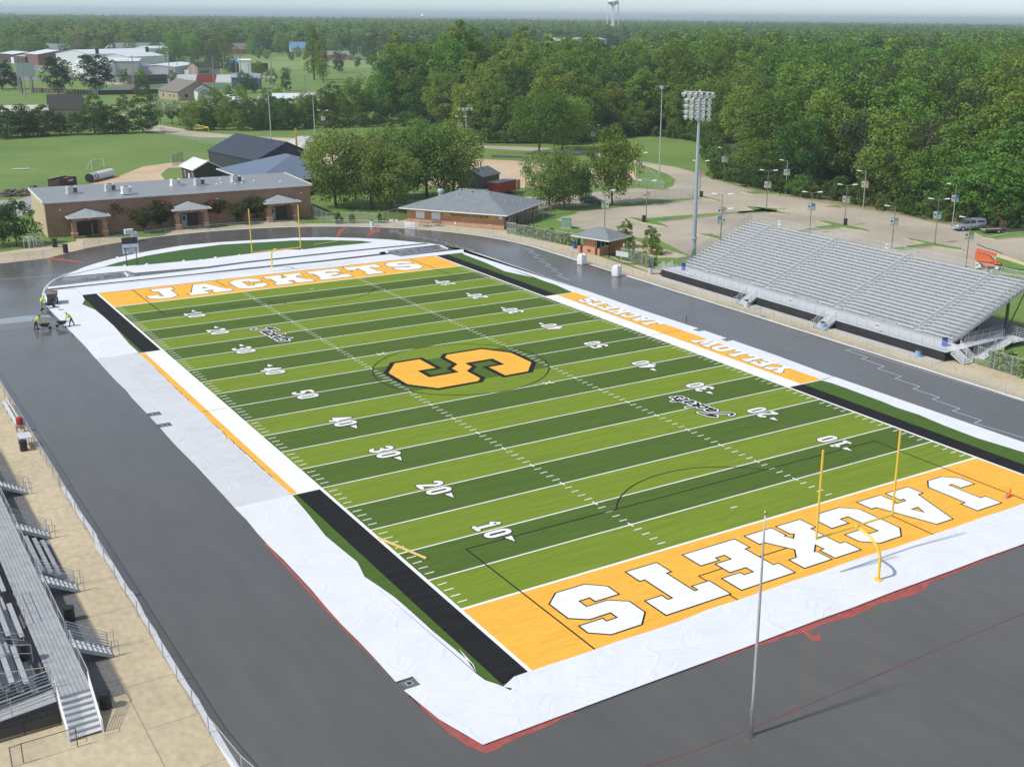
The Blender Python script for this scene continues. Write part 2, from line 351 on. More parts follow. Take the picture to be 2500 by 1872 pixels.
# parking bay stripes and tar lines
g = MB()
for k in range(11):
    a = A(C123, 1230+k*62, 738-k*5); b = A(C123, 1330+k*62, 700-k*5); g.ribbon([a.xy, b.xy], .10, .036, joints=False)
for k in range(10):
    a = A(C183, 60+k*95, 760+k*19); b = A(C183, 170+k*95, 735+k*19)
    g.ribbon([a.xy, b.xy], .10, .036, joints=False)
struct('bay_stripes', g, mat('faded_line_paint', (.62,.58,.50), .8))
# puddle lane near the far trees
g = MB(); g.sheet(AA(C123, [(0,250),(300,262),(350,275),(180,272),(0,268)])); g.sheet(AA(C123, [(680,228),(780,240),(870,275),(800,272)]))
for i, v in enumerate(g.v): g.v[i] = (v[0], v[1], .045)
struct('wet_lane', g, mat('wet_tarmac', (.09,.095,.10), .3))
# ------------------------------------------------------------------ football field
fld = thing('football_field', None, None)
fld['kind'] = 'structure'
def fpart(name, mb, m): return mb.build(name, m, fld)
Yd = lambda y: (y-50)*.9144
SL = 24.384
g = MB(); g.prism([(-31,-54.3),(31,-54.3),(31,54.5),(-31,54.5)], .03, .060); fpart('turf_base', g, T_side)
gd, gl = MB(), MB()
for k in range(20):
    kk = k if k < 10 else 19-k
    (gl if kk % 2 == 0 else gd).sheet([(-SL,Yd(k*5)),(SL,Yd(k*5)),(SL,Yd(k*5+5)),(-SL,Yd(k*5+5))], .066)
fpart('dark_band', gd, T_dark); fpart('light_band', gl, T_light)
for sg in (-1, 1):
    g = MB(); g.sheet([(-SL,sg*45.72),(SL,sg*45.72),(SL,sg*54.45),(-SL,sg*54.45)], .066); fpart('end_zone', g, T_or)
g = MB()
for k in range(21):
    y = Yd(k*5); g = MB(); w = .07 if k not in (0,20) else .12
    if 8 < k < 12:
        segs = [(-SL,-8.3),(8.3,SL)] if k != 10 else [(-SL,-7.9),(8.0,SL)]
    else: segs = [(-SL,SL)]
    for a, b in segs: g.sheet([(a,y-w),(b,y-w),(b,y+w),(a,y+w)], .073)
    fpart('yard_line', g, T_wh)
for sx in (-1, 1):
    g = MB(); x0, x1 = sorted((sx*(SL-.02), sx*(SL+.24)))
    g.sheet([(x0,-54.45),(x1,-54.45),(x1,54.45),(x0,54.45)], .074); fpart('sideline', g, T_wh)
    g = MB(); h = MB(); c = MB()
    for y in range(1, 100):
        if y % 5 == 0:
            if abs(y-50) > 4: c.sheet([(sx*8.128-.06,Yd(y)-.35),(sx*8.128+.06,Yd(y)-.35),(sx*8.128+.06,Yd(y)+.35),(sx*8.128-.06,Yd(y)+.35)], .076)
            continue
        for X, mb in ((sx*(SL-.55),g),(sx*8.128,h)):
            mb.sheet([(X-.34,Yd(y)-.055),(X+.34,Yd(y)-.055),(X+.34,Yd(y)+.055),(X-.34,Yd(y)+.055)], .075)
    fpart('sideline_ticks', g, T_wh); fpart('hash_marks', h, T_wh); fpart('hash_ticks', c, T_wh)
    # black bands, white team box, orange band
    for sy in (-1, 1):
        y0, y1 = sorted((sy*23.0, sy*54.4)); x0, x1 = sorted((sx*24.62, sx*26.5))
        g = MB(); g.sheet([(x0,y0),(x1,y0),(x1,y1),(x0,y1)], .070); fpart('black_border', g, T_bk)
    x0, x1 = sorted((sx*24.62, sx*26.35)); g = MB(); g.sheet([(x0,-22.85),(x1,-22.85),(x1,22.85),(x0,22.85)], .070); fpart('team_box', g, T_wh)
    x0, x1 = sorted((sx*26.35, sx*30.1)); g = MB(); g.sheet([(x0,-22.85),(x1,-22.85),(x1,22.85),(x0,22.85)], .070); fpart('sideline_banner', g, T_or)
    for sy in (-1, 1):
        x0, x1 = sorted((sx*24.62, sx*29.3)); y0, y1 = sorted((sy*22.85, sy*23.0)); g = MB(); g.sheet([(x0,y0),(x1,y0),(x1,y1),(x0,y1)], .0715); fpart('box_line', g, T_wh)
    g = MB(); x0, x1 = sorted((sx*24.7, sx*29.15)); g.sheet([(x0,-.03),(x1,-.03),(x1,.03),(x0,.03)], .078); fpart('midfield_mark', g, T_bk)
# slab letters measured on the near end zone (x to the reader's right, y up, cap height 5.9)
def inv(pts, cx, base=-53.1): return [((x-cx), (y-base)) for x, y in pts]
def slab(pts, x0): return [(-(x-x0), -(y+47.1)) for x, y in pts]
# stored reader-side: origin at the foot of the letter (y=-47.1 line), x mirrored
LET = {
'J': [(18.5,-47.1),(19.5,-48.1),(19.5,-49.4),(18.0,-49.4),(18.0,-48.5),(17.55,-48.5),(17.55,-51.6),(18.15,-51.6),(18.15,-53.0),(15.4,-53.0),(15.4,-51.6),(15.9,-51.6),(15.9,-48.0),(16.9,-47.1)],
'A': [(14.5,-47.1),(14.5,-48.5),(14.0,-48.5),(12.55,-53.0),(10.85,-53.0),(9.4,-48.5),(8.9,-48.5),(8.9,-47.1),(11.4,-47.1),(11.4,-48.5),(11.05,-48.5),(11.15,-48.9),(12.3,-48.9),(12.4,-48.5),(12.05,-48.5),(12.05,-47.1)],
'C': [(6.95,-47.1),(8.0,-48.1),(8.0,-52.0),(7.0,-53.0),(4.9,-53.0),(3.85,-52.0),(3.85,-50.75),(5.4,-50.75),(5.4,-51.6),(6.35,-51.6),(6.35,-48.55),(5.45,-48.55),(5.45,-49.4),(3.85,-49.4),(3.85,-48.1),(4.9,-47.1)],
'K': [(2.9,-47.1),(2.9,-48.6),(2.4,-48.6),(2.4,-51.6),(2.9,-51.6),(2.9,-53.0),(.5,-53.0),(.5,-51.65),(.9,-51.65),(.85,-50.7),(-.15,-51.6),(.1,-51.7),(.1,-53.0),(-2.35,-53.0),(-2.35,-51.6),(-1.7,-51.6),(-.9,-50.6),(-1.9,-48.6),(-2.4,-48.6),(-2.4,-47.1),(.1,-47.1),(.1,-48.5),(-.1,-48.5),(.2,-49.3),(.9,-48.7),(.6,-48.5),(.6,-47.1)],
'E': [(-3.4,-47.1),(-3.4,-48.6),(-3.85,-48.6),(-3.85,-51.6),(-3.4,-51.6),(-3.4,-53.1),(-8.0,-53.1),(-8.0,-51.25),(-6.5,-51.25),(-6.5,-51.65),(-5.6,-51.65),(-5.6,-50.8),(-7.0,-50.8),(-7.0,-49.4),(-5.6,-49.4),(-5.6,-48.6),(-6.5,-48.6),(-6.5,-49.0),(-8.0,-49.0),(-8.0,-47.1)],
'T': [(-10.3,-47.1),(-10.3,-48.6),(-10.7,-48.6),(-10.7,-51.65),(-10.35,-51.65),(-10.35,-51.05),(-9.0,-51.05),(-9.0,-53.1),(-14.1,-53.1),(-14.1,-51.0),(-12.85,-51.0),(-12.85,-51.65),(-12.4,-51.65),(-12.4,-48.6),(-12.8,-48.6),(-12.8,-47.1)],
'S': [(-16.1,-47.1),(-15.05,-48.1),(-15.05,-49.3),(-16.8,-49.3),(-16.8,-48.7),(-17.7,-48.7),(-17.7,-49.65),(-16.1,-49.65),(-15.05,-50.5),(-15.05,-52.1),(-16.1,-53.2),(-18.3,-53.2),(-19.35,-52.3),(-19.35,-51.4),(-17.7,-51.4),(-17.7,-51.8),(-16.8,-51.8),(-16.8,-51.0),(-18.4,-51.0),(-19.4,-50.2),(-19.4,-48.1),(-18.3,-47.1)]}
HOLE = {'A': [(11.3,-50.15),(12.15,-50.15),(11.72,-51.2)]}
def glyph(k):
    xs = [p[0] for p in LET[k]]; x0 = max(xs)
    f = lambda P: [((x0-x)/5.9, (-47.1-y)/5.9) for x, y in P]
    return f(LET[k]), [f(HOLE[k])] if k in HOLE else [], (x0-min(xs))/5.9
G_ = {k: glyph(k) for k in LET}
def own(k, outer, holes, w): G_[k] = ([(x, y) for x, y in outer], holes, w)
own('L', [(0,0),(0,.24),(.08,.24),(.08,.76),(0,.76),(0,1),(.45,1),(.45,.76),(.36,.76),(.36,.24),(.52,.24),(.52,.38),(.78,.38),(.78,0)], [], .78)
own('O', [(.18,0),(0,.18),(0,.82),(.18,1),(.62,1),(.8,.82),(.8,.18),(.62,0)], [[(.28,.26),(.28,.74),(.52,.74),(.52,.26)]], .8)
own('Y', [(.26,0),(.26,.24),(.34,.24),(.34,.42),(.06,.76),(0,.76),(0,1),(.42,1),(.42,.78),(.38,.78),(.48,.62),(.58,.78),(.54,.78),(.54,1),(.96,1),(.96,.76),(.9,.76),(.62,.42),(.62,.24),(.7,.24),(.7,0)], [], .96)
own('W', [(.26,0),(.1,.76),(0,.76),(0,1),(.4,1),(.4,.76),(.33,.76),(.40,.42),(.52,.9),(.70,.9),(.82,.42),(.89,.76),(.82,.76),(.82,1),(1.22,1),(1.22,.76),(1.12,.76),(.96,0),(.74,0),(.61,.5),(.48,0)], [], 1.22)
def offset_poly(pts, d):
    a = sum(pts[i][0]*pts[(i+1) % len(pts)][1]-pts[(i+1) % len(pts)][0]*pts[i][1] for i in range(len(pts)))
    P = [Vector(p) for p in (pts if a > 0 else pts[::-1])]; n = len(P); out = []
    for i in range(n):
        e1 = (P[i]-P[i-1]).normalized(); e2 = (P[(i+1) % n]-P[i]).normalized()
        n1 = Vector((e1.y, -e1.x)); n2 = Vector((e2.y, -e2.x)); b = n1+n2
        b = n1 if b.length < .2 else b.normalized(); c = max(.45, b.dot(n1)); out.append(tuple(P[i]+b*(d/c)))
    return out
def filled(outer, holes, z, mb):
    from mathutils.geometry import tessellate_polygon
    loops = [[Vector((x, y, 0)) for x, y in outer]]+[[Vector((x, y, 0)) for x, y in h] for h in holes]
    allv = [p for l in loops for p in l]
    fs = []
    for t in tessellate_polygon(loops):
        a, b, c = (allv[i] for i in t)
        cr = (b-a).cross(c-a).z
        if abs(cr) > 1e-10: fs.append(tuple(t) if cr > 0 else tuple(t[::-1]))
    mb.add([(p.x, p.y, z) for p in allv], fs)
def word(txt, org, ux, uy, h, total, z=.080, wide=1.0, edge=.11, parent=None, names='letter', positions=None):
    "slab word on the turf: black outline sheet below, white letter above"
    org = Vector(org); ux = Vector(ux); uy = Vector(uy)
    ws = [G_[c][2]*wide for c in txt]; gap = (total/h-sum(ws))/max(1, len(txt)-1); x = 0
    for i, c in enumerate(txt):
        o, hs, w = G_[c]
        if positions: x = positions[i]/h
        T = lambda P: [tuple(org+ux*((x+a*wide)*h)+uy*(b*h)) for a, b in P]
        oo = T(o); hh = [T(q) for q in hs]
        e = MB(); filled(offset_poly(oo, edge), [offset_poly(q, -edge) for q in hh], z, e)
        w_ = MB(); filled(oo, hh, z+.005, w_)
        lt = w_.build(names, T_wh, fld); e.build('letter_edge', T_bk, lt)
        x += w*1+gap
pos = [19.5-max(p[0] for p in LET[c]) for c in 'JACKETS']
word('JACKETS', (19.5,-47.1), (-1,0), (0,-1), 5.9, 38.9, positions=pos)
word('JACKETS', (-19.5,47.1), (1,0), (0,1), 5.9, 38.9, positions=pos)
# sideline words: read from inside the field, outlines half hidden by the cloth
for sx in (-1, 1):
    e = Vector((sx*26.85, 0))
    word('JACKETS', (sx*29.6, sx*3.4), (0,sx), (-sx,0), 2.6, 15.7, wide=1.0, edge=.07)
    word('YELLOW', (sx*29.6, sx*-19.0), (0,sx), (-sx,0), 2.6, 14.8, wide=1.0, edge=.07)
# numbers -------------------------------------------------------------
def arcp(cx, cy, rx, ry, a0, a1, n=9): return [(cx+rx*math.cos(R(a0+(a1-a0)*i/n)), cy+ry*math.sin(R(a0+(a1-a0)*i/n))) for i in range(n+1)]
DIG = {
'0': [arcp(.32,.72,.20,.16,0,180)+arcp(.32,.28,.20,.16,180,360)+[(.52,.72)]],
'1': [[(.30,.10),(.30,.90)],[(.30,.90),(.10,.72)],[(.12,.10),(.48,.10)]],
'2': [arcp(.32,.70,.20,.19,160,0)+[(.50,.60),(.13,.11),(.54,.11)]],
'3': [arcp(.30,.70,.20,.19,150,-60,10)+[(.26,.52)],arcp(.30,.31,.22,.21,70,-150,10)],
'4': [[(.44,.10),(.44,.90),(.10,.34),(.58,.34)]],
'5': [[(.50,.89),(.16,.89),(.13,.52)]+arcp(.30,.33,.21,.22,110,-145,10)]}
def number(d, cx, yc, sx, arrow):
    "one two-digit number straddling a yard line; readable from its own sideline"
    h = 2.3; w = 1.6; u = Vector((0, -sx)) if sx < 0 else Vector((0, -sx)); up = Vector((-sx, 0)) if False else Vector((-sx, 0))
    # reader stands on the sideline sx and looks inwards: up = -sx in x, right = towards -sx in y
    right = Vector((0, sx)); up = Vector((-sx, 0))
    wh, bk = MB(), MB()
    for k, dg in enumerate(d):
        xo = -1.22 if k == 0 else .22
        for st in DIG[dg]:
            P = [Vector((cx, yc))+right*(xo+p[0]*w*1.02)+up*((p[1]-.5)*h) for p in st]
            bk.ribbon(P, .54, .080+(.004 if k else 0)); wh.ribbon(P, .38, .090+(.004 if k else 0))
    t = wh.build('yard_number', T_wh, fld); bk.build('number_edge', T_bk, t)
    if arrow:
        s = arrow*sx   # towards the nearer goal line along `right`
        b0 = Vector((cx, yc))+right*(s*1.62)+up*.35; q = [b0+up*.30, b0-up*.30, b0+right*(s*.95)]
        a = MB(); a.sheet([tuple(p) for p in q], .094); b = MB(); b.sheet([tuple(p) for p in offset_poly([tuple(p) for p in q], .09)], .085)
        t = a.build('direction_arrow', T_wh, fld); b.build('arrow_edge', T_bk, t)
for sx in (-1, 1):
    for i, dgs in enumerate(('10','20','30','40','50','40','30','20','10')):
        y = Yd(10+10*i); arr = 0 if i == 4 else (-1 if i < 4 else 1)
        number(dgs, sx*17.0, y, sx, arr)
# script words ----------------------------------------------------------
SCR = [[(.0,.18),(.10,.0),(.28,.05),(.40,.45),(.52,.98),(.30,.95),(.12,.80),(.25,.72),(.50,.98),(.85,1.0)],
       [(1.0,.55),(.82,.58),(.75,.32),(.88,.2),(1.02,.52),(1.05,.22),(1.2,.25)],
       [(1.5,.52),(1.35,.58),(1.25,.36),(1.38,.2),(1.55,.28)],
       [(1.66,.95),(1.62,.2)],[(1.95,.58),(1.68,.38),(1.95,.2)],
       [(2.1,.36),(2.34,.48),(2.24,.6),(2.1,.4),(2.2,.2),(2.42,.28)],
       [(2.62,.9),(2.54,.28),(2.68,.2)],[(2.42,.62),(2.8,.66)],
       [(3.1,.58),(2.9,.56),(2.95,.42),(3.06,.32),(2.96,.2),(2.8,.26)]]
for cx, yc, sg in ((12.9,-22.9,1), (-11.9,22.9,-1)):
    right = Vector((0, sg*1.0)); up = Vector((-sg*1.0, 0)); h = 2.3
    lay = [MB(), MB(), MB()]
    for st in SCR:
        P = [Vector((cx, yc))+right*((p[0]+p[1]*.12-1.62)*h*.98)+up*((p[1]-.55)*h+(p[0]-1.5)*.16) for p in st]
        for mb, w, z in ((lay[0],.80,.080),(lay[1],.62,.088),(lay[2],.30,.096)): mb.ribbon(P, w, z)
    t = lay[2].build('script_word', T_bk, fld); lay[1].build('script_halo', T_wh, t); lay[0].build('script_edge', T_bk, t)
# midfield block letter (the insect mascot drawn over it is left out) ------------------------
LO = [(-7.5,2.5),(-5.2,5.65),(-1.8,5.65),(-2.05,1.6),(-4.35,1.4),(-4.35,-.6)]
S_out = [(-7.75,2.4),(-5.5,5.6),(-1.8,5.6),(-1.8,.85),(-3.85,.85),(-3.85,-.75),(-1.5,-.75),(-1.5,.5),(-.25,1.6),(-.25,4.4),(.7,5.65),(5.5,5.6),(7.75,2.3),(7.75,-2.3),(5.5,-5.25),(2.0,-5.25),(2.0,-.8),(3.9,-.8),(3.9,.75),(1.6,.75),(1.6,-.5),(.4,-1.6),(.4,-4.4),(-.5,-5.5),(-5.5,-5.5),(-7.75,-2.4)]
g = MB(); filled(S_out, [], .080, g); q = MB(); filled(offset_poly(S_out, -.52), [], .086, q)
t = q.build('midfield_letter', T_or, fld); g.build('letter_border', T_bk, t)
M_thin = T_bk
g = MB(); g.ribbon(arc(0,0,9.14,0,360,72), .11, .084, joints=False); fpart('centre_circle', g, M_thin)
for sy in (-1, 1):
    g = MB(); g.ribbon([(-20.1,sy*54.3),(-20.1,sy*38.35)], .11, .0765, joints=False); g.ribbon([(20.2,sy*54.3),(20.2,sy*38.35)], .11, .0765, joints=False)
    g.ribbon([(-20.1,sy*38.35),(20.2,sy*38.35)], .11, .0768, joints=False); g.ribbon(arc(0,sy*43.7,9.14,-sy*36.2,-sy*143.8,30), .11, .0772, joints=False)
    g.ribbon([(-9.1,sy*50.1),(-9.1,sy*54.3)], .10, .0770, joints=False); g.ribbon([(9.2,sy*50.1),(9.2,sy*54.3)], .10, .0770, joints=False); g.ribbon([(-9.1,sy*50.1),(9.2,sy*50.1)], .10, .0773, joints=False)
    fpart('soccer_lines', g, M_thin)
    g = MB(); g.box(-.0,sy*42.75-.06,.074,.6,sy*42.75+.06,.078); fpart('conversion_mark', g, T_wh)
for x, y in ((-4.9,9.14),(4.9,-9.14)):
    g = MB(); g.ribbon([(x-.5,y-.4),(x+.5,y+.4)], .12, .0785, joints=False); g.ribbon([(x-.5,y+.4),(x+.5,y-.4)], .12, .0787, joints=False); fpart('kickoff_cross', g, T_wh)
def jag2(P):
    out = []
    for a, b in zip(P, P[1:]+P[:1]):
        a = Vector(a); b = Vector(b); n = max(1, int((b-a).length/.45)); u = Vector((-(b-a).y, (b-a).x)).normalized()
        out += [tuple(a+(b-a)*i/n+u*random.uniform(-.07,.07)) for i in range(n)]
    return out
# red rubber left bare beside the cloth, seams, tape
g = MB()
g.sheet(jag2([(-31.3,-52),(-30.9,-55.5),(-30.1,-58.7),(-24.5,-58.65),(-24.8,-58.85),(-26.5,-59.05),(-28.5,-59.2),(-29.6,-59.35),(-30.3,-59.4),(-30.75,-58.4),(-31.0,-57),(-31.15,-55.5)]), .046)
g.sheet(jag2([(-16,-58.6),(13,-58.5),(13,-58.65),(6,-58.95),(3,-59.0),(2,-59.5),(-1,-59.35),(-2,-59.1),(-4,-59.45),(-7,-59.1),(-8,-59.2),(-12,-58.85),(-16,-58.7)]), .046)
g.sheet([(-31.5,-30),(-31.3,-30),(-31.3,-50),(-31.42,-46),(-31.5,-40)], .046)
g.sheet([tuple(at(1700+a*.3617,1350+b*.3617).xy) for a, b in ((710,522),(790,560),(840,545),(838,600),(800,605),(740,560))], .0465)
g.sheet(AA(C63, [(720,825),(780,808),(745,850),(710,885),(695,885)]), .046); g.sheet(AA(C63, [(945,880),(930,885),(960,830),(1040,815),(1030,845),(985,850)]), .046)
g.sheet(AA(C03, [(370,1045),(480,1050),(660,1078),(600,1082),(380,1055)]), .046)
struct('bare_red_rubber', g, M_redclay)
g = MB(); pts = [tuple(at(1700+a*.3617,1350+b*.3617).xy) for a, b in ((-360,1445),(0,1335),(180,1262),(520,1122),(700,1045),(1040,905),(1230,825),(1500,705),(1800,580),(2170,425),(2600,240))]
for i, (a, b) in enumerate(zip(pts, pts[1:])): g.ribbon([a, b], .06 if i % 3 else .12, .0475, joints=False)
struct('paving_seam', g, mat('seam_red_stain', (.22,.07,.06), .6, col2=(.09,.07,.07), scale=.9))
g = MB()
zz = AA(C186, [(840,650),(885,640),(2212,1048)]); g.ribbon(zz, .08, .048, joints=False)
zz = AA(C186, [(840,650),(1005,705),(955,715),(1130,775),(1085,792),(1265,852),(1215,868),(1408,932),(1355,948),(1560,1015),(1505,1028),(1718,1102),(1660,1118),(1885,1192),(1828,1212),(2212,1327)]); g.ribbon(zz, .08, .0495, joints=False)
zz = AA(C123, [(240,960),(325,990),(285,998),(368,1025),(325,1035),(410,1060),(370,1068),(460,1100),(415,1105),(505,1135),(460,1142),(550,1172),(505,1180),(605,1218)]); g.ribbon(zz, .08, .048, joints=False)
zz = AA(C63, [(1100,838),(1195,850),(1185,858),(1290,870),(1280,876),(1385,888),(1370,895),(1470,905),(1455,912),(1555,925),(1540,932),(1640,950),(1620,955),(1760,985)]); g.ribbon(zz, .08, .048, joints=False)
zz = AA(C03, [(0,1210),(100,1205),(200,1195),(300,1190),(400,1175),(500,1170)]); g.ribbon(zz, .07, .048, joints=False)
zz = AA(C03, [(330,1327),(345,1280),(380,1240),(430,1205),(520,1165),(700,1110)]); g.ribbon(zz, .22, .050, joints=False)
struct('masking_tape', g, mat('pale_tape', (.62,.68,.72), .6))
# paler working patch where the crew is coating
g = MB(); g.sheet(AA(C06, [(0,408),(200,385),(380,378),(400,400),(300,395),(255,410),(250,425),(0,450)]), .047)
struct('fresh_coating', g, mat('pale_wet_coat', (.30,.34,.37), .25))
g = MB(); g.sheet(AA(C06, [(0,450),(250,425),(300,400),(480,430),(500,450),(360,455),(200,480),(0,505)]), .0465)
struct('damp_coating', g, mat('dull_wet_coat', (.15,.145,.13), .22))
# turf in the far D
Dup = AA(C03, [(810,1112),(900,1085),(1130,1030),(1400,985),(1700,945),(2212,915)])+AA(C63, [(350,912),(620,908),(900,915),(985,925)])
Dlo = AA(C63, [(700,955),(430,985)])+AA(C03, [(2212,983),(1850,1025),(1550,1062),(1130,1100)])
def grow(P, c, d): return [tuple(Vector(p)+(Vector(p)-Vector(c)).normalized()*d) for p in P]
g = MB(); g.prism(grow(Dup+Dlo, (0,70), .5), .04, .055); struct('end_turf', g, T_D)
# ------------------------------------------------------------------ white ground cloth laid over the turf edges
def cloth_mat(name, alpha=1.0, col=(.74,.76,.79)):
    m = mat(name, col, .75, var=.035, scale=.35, spec=.3, alpha=alpha); N, L, b = nodesof(m)
    tc = N.new('ShaderNodeTexCoord'); mp = N.new('ShaderNodeMapping'); L.new(tc.outputs['Object'], mp.inputs[0])
    n0 = N.new('ShaderNodeTexNoise'); n0.inputs['Scale'].default_value = .22; n0.inputs['Detail'].default_value = 2; L.new(mp.outputs[0], n0.inputs['Vector'])
    vm = N.new('ShaderNodeVectorMath'); vm.operation = 'MULTIPLY_ADD'; L.new(n0.outputs['Color'], vm.inputs[0]); vm.inputs[1].default_value = (7,7,0); L.new(mp.outputs[0], vm.inputs[2])
    v = N.new('ShaderNodeTexVoronoi'); v.feature = 'DISTANCE_TO_EDGE'; v.inputs['Scale'].default_value = .33; L.new(vm.outputs[0], v.inputs['Vector'])
    cr = N.new('ShaderNodeMapRange'); L.new(v.outputs['Distance'], cr.inputs[0]); cr.inputs[1].default_value = 0; cr.inputs[2].default_value = .045; cr.inputs[3].default_value = 1; cr.inputs[4].default_value = 0
    n2 = N.new('ShaderNodeTexNoise'); n2.inputs['Scale'].default_value = .8; n2.inputs['Detail'].default_value = 7; vm2 = N.new('ShaderNodeVectorMath'); vm2.operation = 'MULTIPLY'; vm2.inputs[1].default_value = (.35,2.2,1); L.new(vm.outputs[0], vm2.inputs[0]); L.new(vm2.outputs[0], n2.inputs['Vector'])
    n3 = N.new('ShaderNodeTexNoise'); n3.inputs['Scale'].default_value = .16; L.new(mp.outputs[0], n3.inputs['Vector'])
    g = N.new('ShaderNodeMapRange'); L.new(n3.outputs['Fac'], g.inputs[0]); g.inputs[1].default_value = .42; g.inputs[2].default_value = .62
    mu0 = N.new('ShaderNodeMath'); mu0.operation = 'MULTIPLY'; L.new(cr.outputs[0], mu0.inputs[0]); L.new(g.outputs[0], mu0.inputs[1]); mu = N.new('ShaderNodeMath'); mu.operation = 'MULTIPLY'; L.new(mu0.outputs[0], mu.inputs[0]); mu.inputs[1].default_value = .4
    ad = N.new('ShaderNodeMath'); ad.operation = 'MULTIPLY_ADD'; L.new(n2.outputs['Fac'], ad.inputs[0]); ad.inputs[1].default_value = 2.2; L.new(mu.outputs[0], ad.inputs[2])
    bp = N.new('ShaderNodeBump'); bp.inputs['Strength'].default_value = .8; bp.inputs['Distance'].default_value = .05
    L.new(ad.outputs[0], bp.inputs['Height']); L.new(bp.outputs[0], b.inputs['Normal']); return m
M_cloth = cloth_mat('white_geotextile'); M_cloth2 = cloth_mat('thin_white_geotextile', .80)
def cloth(name, pts, z, label, m=None, th=.03, lumps=0):
    g = MB(); g.prism(pts, z-th, z)
    for i in range(lumps):
        a = random.choice(pts); r = random.uniform(.12,.3)
        g.lathe([(r,0),(r*.9,r*.35),(r*.5,r*.6),(.02,r*.7)], (a[0]+random.uniform(-.3,.3), a[1]+random.uniform(-.2,.2), z), 8)
    o = g.build(name, m or M_cloth, loc=(pts[0][0], pts[0][1], 0)); return tag(o, label, 'ground cloth', 'white cloths laid around the turf')
def jag(pts, step=1.6, amp=.12):
    out = []
    for a, b in zip(pts, pts[1:]):
        a = Vector(a); b = Vector(b); n = max(1, int((b-a).length/step)); d = (b-a).normalized(); u = Vector((-d.y, d.x))
        for i in range(n): out.append(tuple(a+(b-a)*i/n+u*random.uniform(-amp, amp)*(1 if i else .3)))
    out.append(tuple(pts[-1])); return out
# left long cloth, three lengths
li_far = AA(C06, [(635,228),(655,265),(635,300),(730,340),(800,395),(880,468),(1000,608),(1072,673)])
li_mid = AA(C06, [(1085,690),(1150,745),(1300,895),(1440,1035)])+AA((500,950,400), [(0,360),(60,440),(110,487),(180,535),(230,588),(270,620),(290,688),(350,700),(400,765),(470,810),(540,890),(650,990),(810,1120),(920,1215),(1165,1428)], W0=2208)
li_near = AA(C711, [(40,192),(170,345),(300,510),(420,610),(545,712),(575,770),(600,825),(720,905),(840,990),(960,1095),(1120,1240),(1290,1380),(1430,1500),(1470,1580)])+AA(C915, [(700,120),(810,240),(835,310),(900,362),(1000,395),(1098,440)])
lo = lambda y0, y1: jag([(-31.3,y0),(-31.3,y1)], 2.4, .07)
cloth('ground_cloth', li_far+[(-28.5,23.0)]+lo(23.0,52)+[(-31.2,54.6),(-30.6,57.4)]+AA(C06, [(420,187),(590,180)]), .105, 'wide white cloth at the far left corner where the three workers stand')
nt = lambda y: [(-31.3,y-.5),(-30.2,y-.5),(-30.2,y+.5),(-31.3,y+.5)]
cloth('ground_cloth', li_mid+[(-27.0,-23.1)]+lo(-23.1,-2.6)+nt(-1.9)+nt(1.6)+lo(2.4,23.0)+[(-27.5,23.0)], .115, 'thin white cloth over the left team bench lettering, orange strip showing beside it', M_cloth2)
corner = [(-31.3,-51.1),(-30.3,-51.1),(-30.3,-52.1),(-31.3,-52.1),(-30.95,-55.5),(-30.1,-58.75),(-19.5,-58.72)]
cloth('ground_cloth', li_near+jag([(-25.6,-54.35),(-22.5,-58.7)], 1, .1)+corner[::-1][1:]+lo(-51.1,-23.1), .125, 'white cloth running from the left midfield round the near left corner')
cloth('ground_cloth', jag([(-26.6,-54.75),(-25.6,-54.2),(-9.2,-54.1),(19.4,-54.1),(31,-54.0)], 2.2, .1)+[(31,-58.5)]+jag([(31,-58.55),(-22.6,-58.72)], 3, .05), .135, 'wrinkled white cloth behind the near end zone around the near goalpost')
# right cloths
ri_far = AA(C63, [(1690,1022),(1850,1082),(2000,1150),(2212,1195)])+AA(C123, [(120,1125),(280,1172),(400,1222),(500,1255),(625,1312)])
ri_far = [(min(x, 29.6), y) for x, y in ri_far]
cloth('ground_cloth', [(29.2,22.9)]+[(31.0,22.9)]+[(31.0,52)]+arc(0,51,31,3,28,6)+[tuple(A(C63,1680,980).xy)]+AA(C63, [(1640,985)])+ri_far, .105, 'white cloth along the far half of the right sideline beside the black band')
cloth('ground_cloth', [(29.2,-22.9)]+[(30.9,-22.9),(31.3,-14),(31.3,-6.7),(30.4,-6.7),(30.4,-5.7),(31.3,-5.7),(31.3,-1.6),(30.4,-1.6),(30.4,-.6),(31.3,-.6),(31.0,10),(31.0,22.9),(29.2,22.9)], .115, 'white cloth right of the uncovered orange team lettering with two square notches')
rn = AA(C186, [(650,885),(725,905),(830,942),(1000,1005),(1110,1045),(1230,1095),(1400,1150),(1600,1235),(1850,1330)])
rn = [(x, y) for x, y in rn]
cloth('ground_cloth', rn+[(29.9,-56.0),(31.0,-56.0),(31.0,-22.9)], .105, 'white cloth along the near half of the right sideline ending at the right frame edge')
